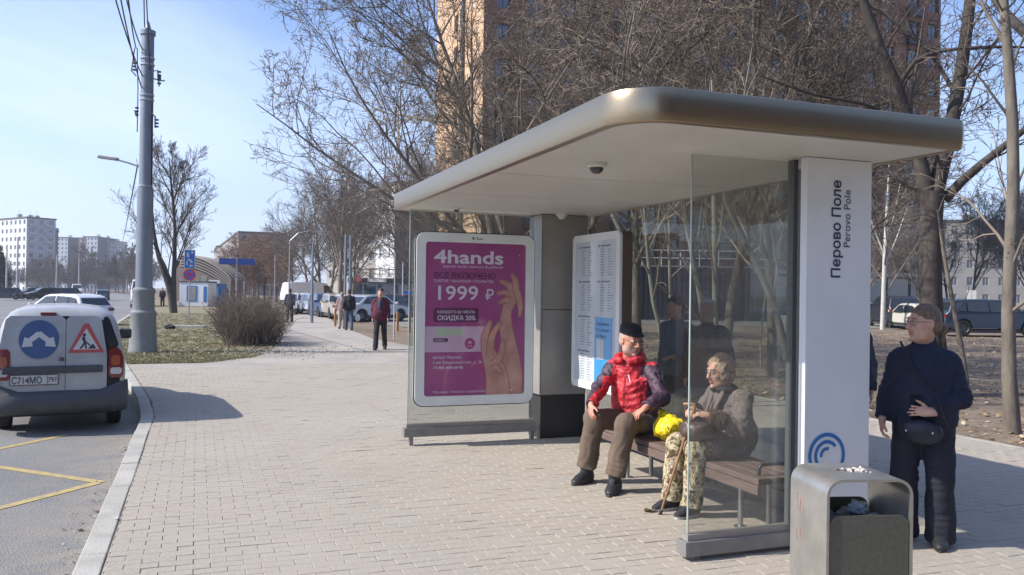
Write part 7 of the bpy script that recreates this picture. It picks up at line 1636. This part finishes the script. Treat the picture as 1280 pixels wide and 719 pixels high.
leafm = [mat('leaf_tan', (.30, .20, .11), .9), mat('leaf_brown', (.14, .085, .05), .9), mat('leaf_pale', (.46, .38, .27), .9)]
def sm_soil(n):
    P = np.zeros((n, 3)); P[:, 0] = 9.1+rng.random(n)**1.5*26; P[:, 1] = 3+rng.random(n)*30; P[:, 2] = -.028; return P
leaf_scatter('leaf_litter', 15000, sm_soil, .02, .06, leafm)
def sm_lawn(n):
    y = 20.7+rng.random(n)**1.4*40; x0 = np.array([kx(v)+.1 for v in y]); x1 = np.interp(y, [20.7, 22.2, 25.2, 30, 44.3, 72], [.2, 1.4, 2.1, 2.5, 4.2, 8]); P = np.stack([x0+(x1-x0)*rng.random(n), y, np.full(n, -.010)], 1); return P
leaf_scatter('leaf_litter', 5000, sm_lawn, .015, .04, leafm)
def tufts(n, sampler, h, m):
    P = sampler(n); a = rng.uniform(0, 6.28, n); s = rng.uniform(.5, 1, n)*h; lean = rng.normal(0, .5, (n, 2)); w = np.stack([np.cos(a), np.sin(a), 0*a], 1)*(s*.16)[:, None]; t = P+np.stack([lean[:, 0]*s, lean[:, 1]*s, s], 1)
    V = np.stack([P-w, P+w, t], 1).reshape(-1, 3); b = MB(); b.v = [tuple(x) for x in V.tolist()]; b.f = [(3*i, 3*i+1, 3*i+2) for i in range(n)]; b.m = [int(x) for x in rng.integers(0, 2, n)]; b.n = len(b.v); o = b.build('grass_tufts', m); o['kind'] = 'stuff'; return o
def sm_clump(n):
    base = sm_lawn(n//14+1); P = np.repeat(base, 14, 0)[:n]; P[:, :2] += rng.normal(0, .05, (n, 2)); return P
tufts(60000, sm_clump, .06, [mat('grass_green', (.13, .145, .055), .9), mat('grass_straw', (.32, .28, .16), .9)])
def sm_kerb(n):
    y = rng.uniform(4, 20, n); P = np.stack([np.array([kx(v) for v in y])-.09-np.abs(rng.normal(0, .12, n)), y, np.full(n, -.128)], 1); return P
leaf_scatter('kerbside_litter', 420, sm_kerb, .006, .02, leafm)
def sm_pave(n): return np.stack([rng.uniform(-.4, 9, n), rng.uniform(4, 20, n), np.full(n, .005)], 1)
leaf_scatter('paving_litter', 260, sm_pave, .005, .015, leafm)
def sm_gravel(n):
    a = rng.uniform(0, 6.28, n); r = np.abs(rng.normal(0, 1, n)); return np.stack([1.9+1.5*r*np.cos(a), 23.8+1.5*r*np.sin(a)+.4*r, np.full(n, -.003)], 1)
leaf_scatter('gravel_scatter', 2600, sm_gravel, .012, .04, [mat('gravel_a', (.36, .33, .30), .9), mat('gravel_b', (.26, .235, .21), .9), mat('gravel_c', (.45, .42, .38), .9)])
dl_ = thing('dry_leaf', 'curled dry brown leaf on the paving beside the stick foot', 'leaf', tuple(gp(812, 641)+A3(0, 0, .006)))
b = MB(); V = []
for i in range(7):
    for j in range(5):
        u_, v_ = (i-3)/3, (j-2)/2; wv_ = (1-u_*u_)**.5*.045; V.append((u_*.05, v_*wv_*.7, .008+.012*abs(v_)+.008*math.sin(u_*4+v_*3)))
b.add(V, [(i*5+j, (i+1)*5+j, (i+1)*5+j+1, i*5+j+1) for i in range(6) for j in range(4)]); b.build('blade', leafm[1], dl_, smooth=True)
MB().tube([(.048, 0, .010), (.075, .01, .004)], .002, 4).build('stalk', leafm[1], dl_)
g = gp(147, 650); t = lump(tuple(g+A3(0, 0, .012)), .016, 4, M['signwhite'], 'paper_scrap', 'tiny white paper scrap on the seam between kerb and bricks', 'paper scrap', .6)
for x, y, s_, lb in ((158, 563, .022, 'small dark dirt clump by the kerb nearest the van'), (122, 640, .018, 'small dark dirt clump by the kerb halfway down'), (100, 663, .020, 'dirt clump by the kerb nearest the bottom edge')):
    lump(tuple(gp(x, y, -.125)+A3(0, 0, .006)), s_, int(x), leafm[1], 'dirt_clump', lb, 'dirt', .25)
# ------------------------------------------------------------------ air
HZ = MB().box((-700, -60, -3), (900, 1000, 90)).build('haze', None); HZ.data.materials.clear()
hm_ = bpy.data.materials.new('haze_air'); hm_.use_nodes = True; nt = hm_.node_tree; nt.nodes.clear(); o_ = nt.nodes.new('ShaderNodeOutputMaterial'); v_ = nt.nodes.new('ShaderNodeVolumePrincipled')
v_.inputs['Color'].default_value = (.86, .90, 1, 1); v_.inputs['Density'].default_value = .00045; v_.inputs['Anisotropy'].default_value = .35; nt.links.new(v_.outputs[0], o_.inputs['Volume']); HZ.data.materials.append(hm_); HZ['kind'] = 'stuff'
